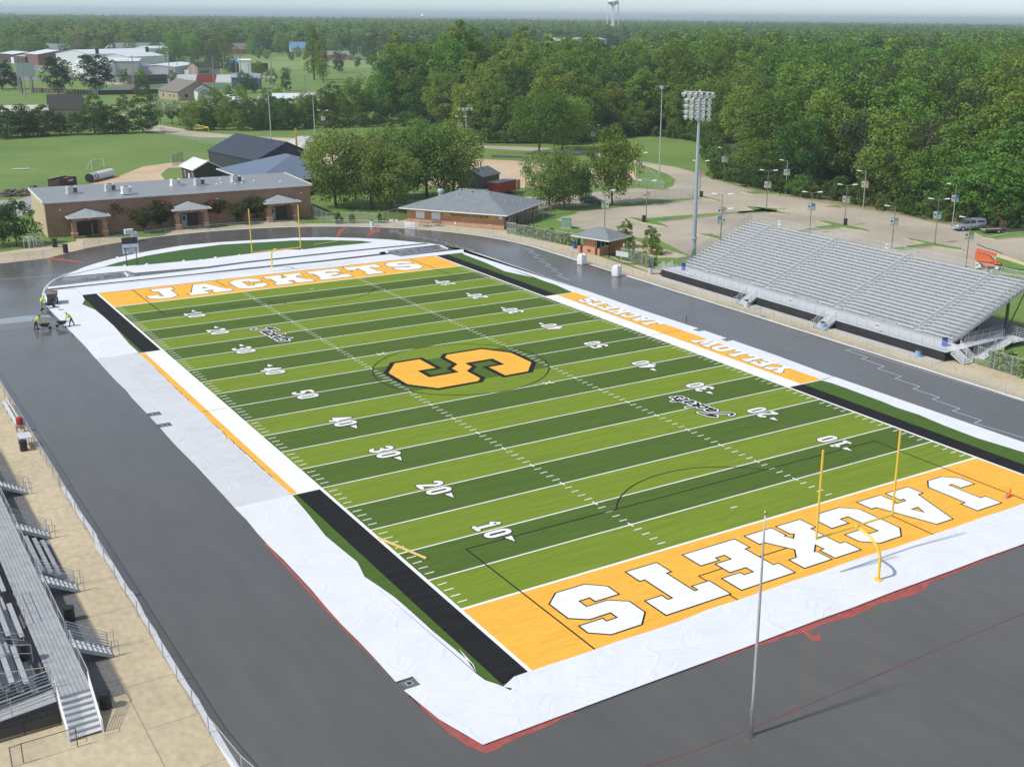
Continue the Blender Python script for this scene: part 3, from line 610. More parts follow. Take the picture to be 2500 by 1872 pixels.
# far cloths round the D
outer = arc(0,51,31.0,148,112,10)+AA(C03, [(1400,952),(1700,925),(2212,896)])+AA(C63, [(370,891),(620,888),(860,893),(1100,905),(1380,932)])
cloth('ground_cloth', Dup[::-1]+[tuple(A(C03,790,1118).xy), tuple(A(C03,490,1190).xy)]+outer[3:]+AA(C63, [(1200,938)]), .105, 'curved white cloth between the far bend of the track and the green D', lumps=4)
cloth('ground_cloth', AA(C03, [(480,1197),(800,1120)])+jag([tuple(A(C03,*p).xy) for p in ((800,1118),(1130,1100),(1550,1062),(1850,1025),(2212,983))], 2, .15)+jag([tuple(A(C63,*p).xy) for p in ((430,985),(700,955),(985,927))], 2, .15)+AA(C63, [(1380,934),(700,1000),(0,1076)])+AA(C03, [(1600,1115),(1040,1164),(985,1148)]), .115, 'white cloth below the green D behind the far goalpost', lumps=7)
cloth('ground_cloth', AA(C03, [(365,1272),(1050,1192),(1600,1130)])+AA(C63, [(0,1088),(700,1010),(1420,938),(1480,946),(1090,990),(1110,1006),(600,1065),(0,1125)])+AA(C03, [(1500,1170),(370,1286)]), .105, 'long thin white cloth strip between the two grey runways')
cloth('ground_cloth', AA(C03, [(355,1300),(700,1262),(1500,1180)])+AA(C63, [(0,1140),(600,1078),(1120,1018),(1200,1036),(1680,980)])+[(29.3,54.2)]+jag([(29.3,54.25),(-27.2,54.35)], 3, .08)+[tuple(A(C06,632,222).xy)]+AA(C06, [(590,178),(420,186)]), .115, 'white cloth between the far orange end zone and the runways')
# sand pits with crumpled tarpaulins
M_tarp = mat('crumpled_grey_blue_tarp', (.05,.065,.09), .45, col2=(.22,.25,.30), scale=.9, detail=6, bump=1, bscale=1.5)
for pts, inner, wl, lab in (
  (AA(C03, [(480,1215),(490,1200),(990,1150),(1045,1192),(520,1248)]), AA(C03, [(500,1225),(935,1165),(975,1190),(525,1240)]), AA(C03, [(955,1163),(970,1162),(1000,1190),(985,1194)]), 'long jump pit covered with dark tarp at the left end of the runways'),
  (AA(C63, [(1090,990),(1500,957),(1570,978),(1210,1029)]), AA(C63, [(1140,996),(1480,962),(1510,975),(1215,1024)]), AA(C63, [(1500,957),(1512,957),(1566,976),(1556,979)]), 'long jump pit covered with dark tarp at the right end of the runways')):
    t = thing('long_jump_pit', lab, 'sand pit', (inner[0][0], inner[0][1], 0), group='long jump pits')
    g = MB(); g.prism(pts, .03, .08); g.build('pit_border', mat('pit_concrete', (.25,.26,.25), .8, var=.1, scale=1), t)
    c = Vector((sum(p[0] for p in inner)/4, sum(p[1] for p in inner)/4))
    v = []; f = []; n = 26; m_ = 5
    a, b, d, e = (Vector(p) for p in (inner[0], inner[1], inner[2], inner[3]))
    for i in range(n+1):
        for j in range(m_+1):
            p = (a*(1-i/n)+b*i/n)*(1-j/m_)+(e*(1-i/n)+d*i/n)*(j/m_)
            v.append((p.x, p.y, .10+random.uniform(0,.22)*(0 < j < m_)))
    f = [(i*(m_+1)+j, i*(m_+1)+j+1, (i+1)*(m_+1)+j+1, (i+1)*(m_+1)+j) for i in range(n) for j in range(m_)]
    g = MB(); g.add(v, f); g.build('tarpaulin', M_tarp, t)
    g = MB(); g.prism(wl, .08, .2); g.build('take_off_board', M_white, t)
# drain covers in the notches
for x, y, lab in ((-30.75,-51.6,'open square drain at the near left corner of the cloth'),(-30.75,-1.9,'square drain in the nearer notch of the left cloth'),(-30.75,1.6,'square drain in the farther notch of the left cloth'),(30.85,-6.2,'small drain in the nearer notch of the right cloth'),(30.85,-1.1,'small drain in the farther notch of the right cloth')):
    t = thing('drain', lab, 'drain', (x,y,.05), group='drains beside the cloth')
    g = MB(); g.box(x-.42,y-.42,.045,x+.42,y+.42,.075); g.build('drain_slab', mat('drain_concrete', (.13,.14,.14), .8, var=.2, scale=3), t)
    g = MB(); g.box(x-.2,y-.2,.075,x+.2,y+.2,.10); g.build('drain_frame', mat('drain_frame', (.35,.42,.42), .6), t); g = MB(); g.box(x-.13,y-.13,.10,x+.13,y+.13,.105); g.build('drain_grate', M_black, t)
# ------------------------------------------------------------------ goalposts
def goalpost(x, y, side, base, label):
    t = thing('goalpost', label, 'goalpost', (x, y, 0), group='american football goalposts')
    g = MB(); pts = [(x, y, base)]; zc = 3.05
    yc = y+side*2.35
    for k in range(1, 16):
        a = R(k*6); pts.append((x, y+side*2.2*(1-math.cos(a)), 1.55+1.5*math.sin(a)))
    g.path(pts+[(x, yc, zc)], .10, 12)
    g.build('gooseneck', M_yellow, t)
    g = MB(); g.tube((x-3.56, yc, zc), (x+3.56, yc, zc), .07, n=10); g.build('crossbar', M_yellow, t)
    for s in (-1, 1):
        g = MB(); g.tube((x+s*3.56, yc, zc-.05), (x+s*3.56, yc, zc+6.1), .075, n=8); g.build('upright', M_yellow, t)
    g = MB(); g.lathe([(.28,0),(.28,.16),(.12,.2)], (x,y,.03), 12); g.build('base_collar', M_yellow, t)
goalpost(.42, -56.94, 1, 0, 'near yellow goalpost standing in the wrinkled white cloth')
goalpost(.41, 58.6, -1, 0, 'far yellow goalpost in front of the brick building')
# loose yellow lengths
for p, q, lab in ((A(C711,712,530),A(C711,1055,678),'yellow pipe lying across the near left sideline'),(A(C63,530,948),A(C63,705,922),'yellow pipe lying on the green D')):
    g = MB(); g.tube((p.x,p.y,.15),(q.x,q.y,.15),.09); g.tube((q.x,q.y,.15),Vector((q.x,q.y,.15))+(q-p).normalized()*.3,.1); o = g.build('yellow_pipe', mat('pale_yellow_paint', (.70,.52,.20), .5), loc=(p.x,p.y,0)); tag(o, lab, 'pipe', 'loose yellow pipes')
g = MB(); a = A(C63,1040,1018); b = A(C63,1072,1012); g.bar((a.x,a.y,.25),(b.x,b.y,.25),.4,.25); o = g.build('duffel_roll', M_black, loc=(a.x,a.y,0)); tag(o, 'dark bundle lying on the grey runway beside the right sand pit', 'bundle')
# flagpole
fp = at(1833.8,1795.6)
t = thing('flagpole', 'tall bare silver flagpole with a gold ball on the wet asphalt', 'flagpole', (fp.x,fp.y,0))
g = MB(); g.lathe([(.095,.04),(.09,3),(.075,7),(.05,11),(.035,12.3)], (fp.x,fp.y,0), 12); g.build('pole', M_galv, t, smooth=True)
g = MB(); g.lathe([(.01,0)]+[(.10*math.sin(R(a)), .10-.10*math.cos(R(a))) for a in range(20,180,20)]+[(.01,.2)], (fp.x,fp.y,12.36), 12); g.build('finial', mat('brass_ball', (.55,.42,.2), .35, metal=.8), t, smooth=True)
g = MB(); g.bar((fp.x-.16,fp.y,1.6),(fp.x-.05,fp.y,1.6),.03); g.bar((fp.x-.14,fp.y,1.5),(fp.x-.14,fp.y,1.7),.03); g.build('cleat', M_galv, t)
g = MB(); g.lathe([(.2,.04),(.2,.09),(.12,.13)], (fp.x,fp.y,0), 12); g.build('base_flange', M_dsteel, t)
# cones
for c, lean, lab, colr in ((A((1800,1000,700),2070,688),.0,'faded orange traffic cone at the far right of the near end zone',(.80,.30,.16)),(A((1800,1000,700),2095,675),.25,'bright orange traffic cone leaning behind the faded one',(.85,.16,.03))):
    t = thing('traffic_cone', lab, 'traffic cone', (c.x,c.y,.07), group='traffic cones')
    M_c = mat('cone_plastic_%d' % int(colr[0]*100), colr, .6)
    g = MB(); g.obox((0,0,0),.36,.36,.04); local_build(g, 'cone_base', M_c, t)
    g = MB(); g.tube((0,0,.04),(lean*.4,0,.72),.13,.03,n=12); local_build(g, 'cone_body', M_c, t)
# white edging fabric along the outside of the track
def strip(name, P, w, z, lab):
    g = MB(); L1 = []; L2 = []
    for i, p in enumerate(P):
        a = Vector(P[max(0,i-1)]); b = Vector(P[min(len(P)-1,i+1)]); d = (b-a).normalized(); u = Vector((-d.y, d.x)); ww = w*random.uniform(.75,1.15)
        L1.append(tuple(Vector(p)+u*ww/2)); L2.append(tuple(Vector(p)-u*ww/2))
    v = [(x,y,z) for x,y in L1]+[(x,y,z) for x,y in L2]; n = len(P)
    g.add(v, [(i, i+n, i+1+n, i+1) for i in range(n-1)]); o = g.build(name, M_cloth, loc=(P[0][0],P[0][1],0)); return tag(o, lab, 'edging strip', 'white strips masking the track edge')
strip('edging_strip', jag([(41.15,-64),(41.15,51)], 2.5, .05), .38, .09, 'white masking strip along the track edge below the right stand')
strip('edging_strip', [(41.15*math.cos(R(a)), 51+41.15*math.sin(R(a))) for a in range(0,104,2)], .38, .092, 'white masking strip round the far bend of the track')
strip('edging_strip', jag([(-41.1,-54),(-41.15,-12)], 1.7, .10), .34, .09, 'ragged white masking strip at the foot of the near left fence')
# ------------------------------------------------------------------ chain link fences
def fence(P, h, label, post_r=.03, gap=3.0, wire=None, m=None, rail=True, group=None, skirt=None, name='chain_link_fence', zb=0.0):
    m = m or M_galv; P = [Vector((p[0], p[1])) for p in P]
    t = thing(name, label, 'fence', (P[0].x, P[0].y, 0), group=group)
    w = MB(); r = MB(); posts = []
    for a, b in zip(P, P[1:]):
        n = max(1, round((b-a).length/gap))
        for i in range(n): posts.append(a+(b-a)*i/n)
        w.add([(a.x,a.y,.06+zb),(b.x,b.y,.06+zb),(b.x,b.y,h+zb),(a.x,a.y,h+zb)], [(0,1,2,3)]); r.tube((a.x,a.y,h+zb),(b.x,b.y,h+zb),post_r*.8,n=6)
    posts.append(P[-1])
    w.build('wire_mesh', wire or M_chain, t)
    if rail: r.build('top_rail', m, t)
    for p in posts[:90]:
        g = MB(); g.tube((p.x,p.y,zb),(p.x,p.y,h+.03+zb),post_r,n=6); g.build('fence_post', m, t)
    return t
FG = 'chain link fences round the stadium'
fence([(41.45,y) for y in (-66,-2.4)], 1.15, 'waist high chain link fence between the near right track and concourse', group=FG)
fence([(41.45,y) for y in (-1.0,42)], 1.15, 'waist high chain link fence between the far right track and concourse', group=FG)
fence([(41.45,42),(41.45,51)]+[(41.45*math.cos(R(a)), 51+41.45*math.sin(R(a))) for a in range(4,62,4)], 1.15, 'waist high fence on the bend before the concession stand', group=FG)
fence([(41.45*math.cos(R(a)), 51+41.45*math.sin(R(a))) for a in range(66,119,4)], 1.15, 'waist high fence on the bend before the brick building', group=FG)
fence(AA(C03, [(480,1022),(340,1045),(220,1055),(115,1072)])+[tuple(A(C03,-200,1090).xy)], 1.15, 'waist high fence and gates at the far left end of the track', group=FG)
fence([(-41.35,-12),(-41.35,-1.2),(-41.35,30),(-42.5,52),(-46,60)], 1.1, 'far part of the low fence beside the left track', group=FG)
M_lw = mat('dense_wire_mesh', (.30,.31,.32), .6, alpha=.20)
fence([(-41.4,-11.9),(-41.35,-30),(-41.35,-50.3),(-41.0,-54.5),(-40.2,-58.5),(-38.8,-63)], 1.1, 'near part of the low fence beside the left track with a white tag', group=FG, wire=M_lw, gap=3.1)
g = MB(); g.box(-41.32,-33.2,.62,-41.30,-32.9,.98); o = g.build('fence_tag', M_white, loc=(-41.3,-33,0)); tag(o, 'small white tag wired to the near left fence', 'tag')
# gates and panels on the far fence
def frame_gate(p, q, h, label, wire=None):
    p = Vector(p); q = Vector(q); t = thing('fence_gate', label, 'gate', (p.x,p.y,0), group='galvanised fence gates'); g = MB()
    for z in (.1, h*.5, h): g.tube((p.x,p.y,z),(q.x,q.y,z),.028,n=6)
    for c in (p, q): g.tube((c.x,c.y,0),(c.x,c.y,h+.1),.038,n=6)
    g.build('gate_frame', M_galv, t); g = MB(); g.add([(p.x,p.y,.1),(q.x,q.y,.1),(q.x,q.y,h),(p.x,p.y,h)], [(0,1,2,3)]); g.build('wire_mesh', wire or M_chain, t)
frame_gate(A(C63,955,800).xy, A(C63,1015,802).xy, 2.2, 'tall open gate behind the white barrel at the far fence')
frame_gate(A(C63,1870,880).xy, A(C63,1900,882).xy, 2.0, 'narrow tall gate in front of the concession stand')
frame_gate(A(C63,2015,862).xy, A(C63,2080,866).xy, 2.0, 'wide gate panel at the corner of the concession stand')
frame_gate(A(C126,2025,385).xy, A(C126,2075,398).xy, 1.3, 'small gate with a white sign in the right fence')
g = MB(); a = A(C63,1225,812); b = A(C63,1305,818); g.bar((a.x,a.y,.65),(b.x,b.y,.65),.05,1.0); o = g.build('white_banner', mat('white_banner', (.82,.84,.88), .6), loc=(a.x,a.y,0)); tag(o, 'blank white banner hung on the far fence left of the concession stand', 'banner')
for x0, x1, y0, n in ((1110,1140,775,'left'),(1150,1175,778,'right')):
    a = A(C63,x0,y0+20); b = A(C63,x1,y0+20); g = MB(); g.bar((a.x,a.y,.95),(b.x,b.y,.95),.03,.45); o = g.build('fence_sign', M_white, loc=(a.x,a.y,0)); tag(o, 'small white sign on the far gates, %s one of the pair' % n, 'sign')
g = MB(); a = A(C126,2058,388); g.box(a.x-.02,a.y-.25,.75,a.x+.02,a.y+.25,1.2); o = g.build('fence_sign', M_white, loc=(a.x,a.y,0)); tag(o, 'small white sign on the gate below the middle of the right stand', 'sign')
fence([tuple(A(C123,120,860).xy), (44.2,61), tuple(A(C123,660,955).xy)], 2.0, 'tall fence with hedge between ticket booth and concession stand', post_r=.035, group=FG)
fence(AA(C123, [(120,860),(185,785)])[:1]+AA(C123, [(185,800),(465,735)]), 2.1, 'tall fence running along the side of the concession stand', post_r=.035, group=FG, wire=M_chaind)
fence(AA(C123, [(995,1065),(1245,1135)]), 2.0, 'tall fence with hedge between ticket booth and right stand', post_r=.035, group=FG)
fence(AA(C123, [(465,735),(335,690)])[::-1], 2.0, 'short tall fence behind the concession stand', post_r=.035, group=FG)
fence([tuple(A(C63,505,720).xy), tuple(A(C63,630,775).xy), tuple(A(C63,940,778).xy)], 1.9, 'green tinted fence beside the right end of the brick building', post_r=.035, group=FG)
fence(AA(C63, [(1060,778),(1100,768),(1250,735)]), 2.1, 'dark screened fence left of the concession stand', post_r=.035, group=FG, wire=M_chaind)
fence(AA(C123, [(665,655),(700,650),(960,622),(1160,610),(1360,592),(1560,578)]), 1.9, 'long chain link fence dividing the lane from the parking lot', post_r=.03, group=FG)
fence(AA(C123, [(1480,545),(1550,585),(1580,580)]), 1.9, 'fence corner by the lot entrance near the tall light mast', post_r=.035, group=FG)
fence(AA(C123, [(1180,375),(1330,520),(1120,475)]), 1.6, 'fence round the small lawn by the bend of the drive', post_r=.03, group=FG)
fence(AA(C03, [(1240,70),(1500,150),(1800,185),(2090,240)]), 1.6, 'far fence along the back of the practice field', post_r=.035, group=FG, gap=4)
fence(AA(C63, [(0,228),(160,225),(265,240)]), 1.6, 'short fence by the leaning mast at the practice field', post_r=.035, group=FG, gap=4)
fence(AA(C03, [(1330,330),(1480,310)])[:0]+[tuple(A(C03,1330,335).xy), tuple(A(C03,1420,300).xy)], 2.6, 'tall dark windscreen fence behind the white roofed shed', post_r=.05, group=FG, wire=M_chaind)
fence([(47.6,-27.5),(47.4,-32),(47.3,-40)], 2.0, 'tall fence with hedge right of the ramp', post_r=.035, group=FG); fence([(47.6,-29.2),(52.7,-26.0)], 2.0, 'short fence at the end of the near right hedge', post_r=.035, group=FG)
fence([tuple(at(*p).xy) for p in ((30,1872),(58,1862),(190,1822))], 1.1, 'dark railed fence at the bottom left corner', post_r=.025, group=FG, m=M_dsteel)
# hedges
# ------------------------------------------------------------------ right grandstand
st = thing('grandstand', 'long silver aluminium grandstand with twenty rows on the right of the track', 'grandstand', (45.3,0,0))
NR = 20; X0 = 49.0; RUN = .64; RISE = .262; Z0 = 1.12; Y0, Y1 = -23.0, 24.9
aisles = [19.6, 7.0, -5.6, -18.2]; AW = .62
def spans(y0, y1, cuts):
    out = []; y = y0
    for c in sorted(cuts):
        out.append((y, c-AW)); y = c+AW
    out.append((y, y1)); return out
for i in range(NR):
    x = X0+i*RUN; zf = Z0+.18+i*RISE; zs = zf+.30
    sp = spans(Y0, Y1, aisles)
    if i < 2:   # wheelchair bays cut from the first rows
        sp = [(a, b) for a, b in sp]; sp2 = []
        for a, b in sp: sp2 += [(a+.2, a+2.6), (b-4.2, b-.2)] if i == 0 and b-a > 8 else [(a, b)]
        sp = sp2
    g = MB()
    for a, b in sp:
        if i == 0: g = MB()
        g.box(x+.02,a,zs-.045,x+.27,b,zs)
        if i == 0: g.build('seat_row', M_alum, st)
    if i: g.build('seat_row', M_alum, st)
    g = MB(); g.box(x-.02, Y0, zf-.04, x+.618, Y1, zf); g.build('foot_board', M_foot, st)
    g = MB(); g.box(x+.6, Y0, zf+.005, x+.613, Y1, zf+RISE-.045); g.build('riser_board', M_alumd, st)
    g = MB(); y = Y0+.9
    while y < Y1:
        if all(abs(y-a) > AW for a in aisles) : g.box(x+.08,y-.03,zf,x+.2,y+.03,zs-.05)
        y += 1.83
    g.build('seat_bracket', M_alumd, st)
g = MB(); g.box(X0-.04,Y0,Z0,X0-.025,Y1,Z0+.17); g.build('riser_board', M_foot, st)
XB = X0+NR*RUN; ZB = Z0+.18+NR*RISE
for a in aisles:
    g = MB()
    for i in range(NR):
        x = X0+i*RUN; zf = Z0+.18+i*RISE
        g.box(x+.0,a-AW+.06,zf+.10,x+.36,a+AW-.06,zf+.14)
    g.build('aisle_steps', M_alum, st)
    g = MB()
    for k in range(0, NR-1, 4):
        i0, i1 = k, min(k+3.2, NR-.3)
        p = lambda i, dz: (X0+i*RUN+.1, a, Z0+.2+i*RISE+dz)
        for dz in (.9,.5): g.tube(p(i0,dz), p(i1,dz), .03, n=6)
        for i in (i0, i1): g.tube(p(i,0), p(i,.9), .022, n=6)
    g.build('aisle_rail', M_alum, st)
g = MB()
for k in range(12):
    y = Y0-2.2+k*.0
g.box(45.3,-25.2,Z0-.05,X0-.1,25.1,Z0); g.build('front_walkway', M_alum, st)
g = MB()
for a, b in ((-25.1,-8.95),(-6.95,4.95),(6.95,25.0)): g.box(45.30,a,.10,45.34,b,Z0-.06)
g.box(45.34,24.96,.1,48.6,25.0,Z0-.06); g.build('skirt', M_skirt, st)
def railing(mb, P, h, rails=(1.0,.5), post=1.55, r=.022):
    for a, b in zip(P, P[1:]):
        a = Vector(a); b = Vector(b); n = max(1, round((b-a).length/post))
        for f in rails: mb.tube(a+Vector((0,0,h*f)), b+Vector((0,0,h*f)), r, n=6)
        for i in range(n+1): c = a+(b-a)*i/n; mb.tube(c, c+Vector((0,0,h)), r*1.1, n=6)
for a, b in ((-25.1,-8.95),(-6.95,4.95),(6.95,25.0)):
    g = MB(); railing(g, [(45.36,a,Z0),(45.36,b,Z0)], 1.05); g.build('front_rail', M_galv, st)
    g = MB(); g.add([(45.36,a,Z0),(45.36,b,Z0),(45.36,b,Z0+1.0),(45.36,a,Z0+1.0)], [(0,1,2,3)]); g.build('rail_mesh', M_chain, st)
def sloped(y, mb):
    p = lambda i: (X0+i*RUN, y, Z0+.2+i*RISE)
    mb.tube((X0-1.0,y,Z0+1.3),(X0+NR*RUN,y,Z0+.2+NR*RISE+1.15),.03,n=6)
    mb.tube((X0-.9,y,Z0+.15),(X0+NR*RUN,y,Z0+.1+NR*RISE),.03,n=6)
    for i in range(0, NR+1, 2): q = p(i); mb.tube(q, (q[0],q[1],q[2]+1.15), .022, n=6)
    mb.tube((X0-1.0,y,Z0),(X0-1.0,y,Z0+1.3),.03,n=6)
for y in (Y0-.05, Y1+.05):
    g = MB(); sloped(y, g); g.build('side_rail', M_galv, st)
    g = MB(); g.add([(X0-.9,y,Z0+.1),(X0+NR*RUN,y,Z0+.1+NR*RISE),(X0+NR*RUN,y,Z0+1.3+NR*RISE),(X0-.9,y,Z0+1.25)], [(0,1,2,3)]); g.build('rail_mesh', M_chain, st)
    g = MB(); g.bar((X0-.3,y,Z0-.1),(XB,y,ZB-.35),.10,.28); g.build('stringer', M_galv, st)
g = MB(); railing(g, [(XB,Y0,ZB-.25),(XB,Y1,ZB-.25)], 1.2, post=2.1, r=.036); g.build('back_rail', M_galv, st)
g = MB(); g.add([(XB,Y0,ZB-.25),(XB,Y1,ZB-.25),(XB,Y1,ZB+.95),(XB,Y0,ZB+.95)], [(0,1,2,3)]); g.build('rail_mesh', M_chain, st)
for k in range(9):
    y = Y0+.2+k*(Y1-Y0-.4)/8
    for x in (XB-3.4, XB-8.4):
        z = Z0+(x-X0)*RISE/RUN-.15; g = MB(); g.box(x-.13,y-.13,0,x+.13,y+.13,z); g.build('column', M_dsteel, st)
    g = MB(); g.bar((X0,y,Z0-.2),(XB,y,ZB-.5),.12,.25); g.bar((XB-3.4,y,.6),(XB-.3,y,ZB-.7),.1); g.build('frame_beam', M_dsteel, st)
# bay rails on the first rows
for y in (23.3,17.4,15.0,12.0,3.9,1.2,-1.6,-9.4,-12.0,-14.6,-21.0):
    g = MB(); x = X0+.7; z = Z0
    for dz in (.65,1.15): g.tube((x,y-1.1,z+dz),(x,y+1.1,z+dz),.022,n=6)
    for s in (-1.1,1.1): g.tube((x,y+s,z),(x,y+s,z+1.15),.022,n=6)
    g.build('bay_rail', M_galv, st)
# front stairs
def stair(parent, top, bot, width, n, name='stairs', rails=True, m=None, mr=None):
    "straight flight from top edge centre to bottom centre"
    top = Vector(top); bot = Vector(bot); d = bot-top; h = Vector((d.x,d.y,0)); u = h.normalized(); w = Vector((-u.y,u.x,0))*width/2
    g = MB(); rz = math.atan2(u.y, u.x); run = h.length/n
    for i in range(n):
        c = top+h*(i+.5)/n; c.z = top.z-(i+1)*(top.z-bot.z)/(n+1)-.04; g.obox(c, run*.98, width, .04, rz)
    g.build(name+'_treads', m or M_alum, parent)
    g = MB()
    for i in range(n):
        c = top+h*(i+.02)/n; c.z = top.z-(i+1)*(top.z-bot.z)/(n+1); g.obox(c, .02, width*.98, (top.z-bot.z)/(n+1)-.05, rz)
    g.build(name+'_risers', M_alumd, parent)
    for s in (-1, 1): g = MB(); g.bar(top+w*s-Vector((0,0,.2)), bot+w*s+Vector((0,0,.05)), .05, .22); g.build('stair_stringer', M_galv, parent)
    if rails:
        for s in (-1, 1):
            g = MB(); a = top+w*s; b = bot+w*s; q = [Vector((0,0,z)) for z in (1.0,.82,.64,.46,.28)]
            for z in q: g.tube(a+z, b+z, .02, n=6)
            for f in (0,.5,1): c = a+(b-a)*f; g.tube(c, c+Vector((0,0,1.0)), .025, n=6)
            e = b+u*.35; g.path([b+Vector((0,0,1.0)), e+Vector((0,0,.95)), e+Vector((0,0,.0))], .02)
            g.build('hand_rail', mr or M_white, parent)
stair(st, (45.3,5.95,Z0), (43.6,5.95,0), 1.9, 6); stair(st, (45.3,-7.95,Z0), (43.6,-7.95,0), 1.9, 6)
stair(st, (46.8,-25.2,Z0), (46.8,-27.0,0), 1.5, 6)
stair(st, (46.6,25.1,Z0), (46.6,26.9,0), 1.5, 6)
# ramp at the near end
g = MB()
rp = [(48.3,-25.2,Z0-.02),(57.0,-25.2,.55)]; g.bar((48.5,-24.4,Z0-.06),(57.6,-22.9,.62),1.3,.06); g.build('ramp_deck', M_alum, st)
g = MB(); g.bar((57.6,-24.2,.58),(49.4,-26.3,.06),1.3,.06); g.box(56.6,-25.4,.55,59.2,-22.2,.62); g.build('ramp_deck', M_alum, st)
for P in ([(48.5,-25.0,Z0),(57.2,-23.6,.62)],[(49.4,-23.8,Z0),(57.6,-22.3,.62),(59.2,-22.2,.62),(59.2,-25.4,.62),(57.3,-25.5,.62)],[(57.0,-24.9,.55),(49.6,-27.0,.05)],[(49.4,-25.6,.05),(56.4,-23.9,.5)]):
    g = MB(); railing(g, P, 1.05, rails=(1,.8,.6,.4,.2), post=1.8, r=.02); g.build('ramp_rail', M_galv, st)
# section letter boards
for ch, y in (('F',19.0),('G',-1.2),('H',-15.4)):
    for x, z in ((45.28,Z0+.45),(XB-.02,ZB+.25)):
        g = MB(); g.box(x-.02,y-.22,z,x,y+.22,z+.62); b = g.build('section_board', M_white, st)
        g = MB(); put_text(g, ch, .5, (x-.026,y,z+.31), (0,-1,0), (0,0,1), off=.02); g.build('section_letter', M_black, b)
# ------------------------------------------------------------------ left stand (bottom left)
ls = thing('grandstand', 'weathered silver bleachers and raised walkway at the lower left edge', 'grandstand', (-46.4,-45,0))
LZ = 1.35; L0, L1 = -44.9, 34.0
g = MB()
for k in range(8): x = -47.45+k*.21; g.box(x,L0,LZ-.05,x+.19,L1,LZ)
g.build('raised_walkway', M_alumd, ls)
g = MB()
for k in range(14):
    y = L0+.3+k*5.4
    g.box(-47.4,y-.05,LZ-.25,-45.8,y+.05,LZ-.06); g.box(-45.95,y-.06,0,-45.83,y+.06,LZ-.25); g.box(-47.3,y-.06,0,-47.18,y+.06,LZ-.25)
g.build('walkway_frame', M_dsteel, ls)
for i in range(12):
    x = -48.0-i*.66; z = LZ+.12+i*.27
    segs = [(-43.9,-39.5),(-38.2,-33.6),(-31.8,-20),(-18.4,-6.6),(-5,6.8),(8.4,20),(21.6,34)]
    g = MB()
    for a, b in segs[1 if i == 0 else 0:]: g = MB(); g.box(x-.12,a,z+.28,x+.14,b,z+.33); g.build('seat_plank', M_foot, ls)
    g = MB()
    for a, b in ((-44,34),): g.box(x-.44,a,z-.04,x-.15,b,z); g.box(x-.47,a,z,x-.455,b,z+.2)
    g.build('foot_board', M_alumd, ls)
for y in (-39,-19,-5.8,7.6):
    g = MB()
    for k in range(0, 9, 4):
        p = lambda i, dz: (-48.0-i*.66, y, LZ+.12+i*.27+dz)
        for dz in (.9,.5): g.tube(p(k,dz), p(k+3,dz), .022, n=6)
        for i in (k, k+3): g.tube(p(i,0), p(i,.9), .022, n=6)
    g.build('aisle_rail', M_galv, ls)
stc = [-39.3,-30.0,-20.7,-11.4]; cuts = [L0]+[v for c in stc for v in (c-.62, c+.62)]+[L1]
for a, b in zip(cuts[::2], cuts[1::2]):
    g = MB(); railing(g, [(-45.82,a,LZ),(-45.82,b,LZ)], 1.05, rails=(1,.05), post=2.2); g.build('walkway_rail', M_galv, ls)
    g = MB(); g.add([(-45.82,a,LZ),(-45.82,b,LZ),(-45.82,b,LZ+1.0),(-45.82,a,LZ+1.0)], [(0,1,2,3)]); g.build('rail_mesh', M_chain, ls)
for c in stc: stair(ls, (-45.75,c,LZ), (-43.7,c,0), 1.15, 8, mr=M_galv)
stair(ls, (-46.65,L0,LZ), (-46.65,-47.2,0), 1.6, 7)
for P in ([(-47.5,-36.0,LZ),(-47.5,-31.8,LZ)],[(-47.55,-43.4,LZ),(-50.2,-43.2,LZ+.3)],[(-47.9,-40.9,LZ+.2),(-50.4,-40.9,LZ+.9)]):
    g = MB(); railing(g, P, 1.05, post=1.3); g.build('bay_rail', M_galv, ls)
g = MB(); g.bar((-47.5,-44.5,LZ-.06),(-56,-44.2,.35),1.3,.05); g.build('ramp_deck', M_alumd, ls)
for y in (-45.2,-43.8):
    g = MB(); railing(g, [(-47.5,y,LZ),(-56,y,.4)], 1.05, rails=(1,.82,.64,.46,.28), post=2.2); g.build('ramp_rail', M_galv, ls)
g = MB(); railing(g, [(-47.5,-45.35,0),(-56,-45.35,0)], .9, rails=(1,), post=1.8); g.add([(-47.5,-45.36,0),(-56,-45.36,0),(-56,-45.36,.9),(-47.5,-45.36,.9)], [(0,1,2,3)]); g.build('under_ramp_screen', mat('dim_screen', (.05,.05,.05), .9, alpha=.75), ls)
# small benches between the stairs
bn = thing('team_bench', 'low three plank bench parked between two flights of stairs', 'bench', (-45,-25,0)); 
for i in range(3):
    g = MB(); x = -45.35+i*.5; z = .95-i*.28; g.box(x-.13,-28.4,z,x+.13,-22.2,z+.05); g.build('seat', M_alumd, bn)
for y in (-28,-25.3,-22.6): g = MB(); g.bar((-45.4,y,.9),(-44.2,y,.1),.06); g.bar((-45.4,y,0),(-45.4,y,.9),.06); g.build('leg_frame', M_dsteel, bn)
b2 = thing('team_bench', 'silver bench with backrest beside the far left fence', 'bench', (-41.9,7.8,0))
g = MB(); g.box(-42.0,3.8,.42,-41.7,11.6,.47); g.build('seat', M_alum, b2); g = MB(); g.box(-41.62,3.8,.6,-41.57,11.6,.82); g.build('backrest', M_alum, b2)
for y in (4.2,6.6,9,11.2): g = MB(); g.box(-42.0,y,0,-41.6,y+.05,.42); g.build('leg_frame', M_galv, b2)
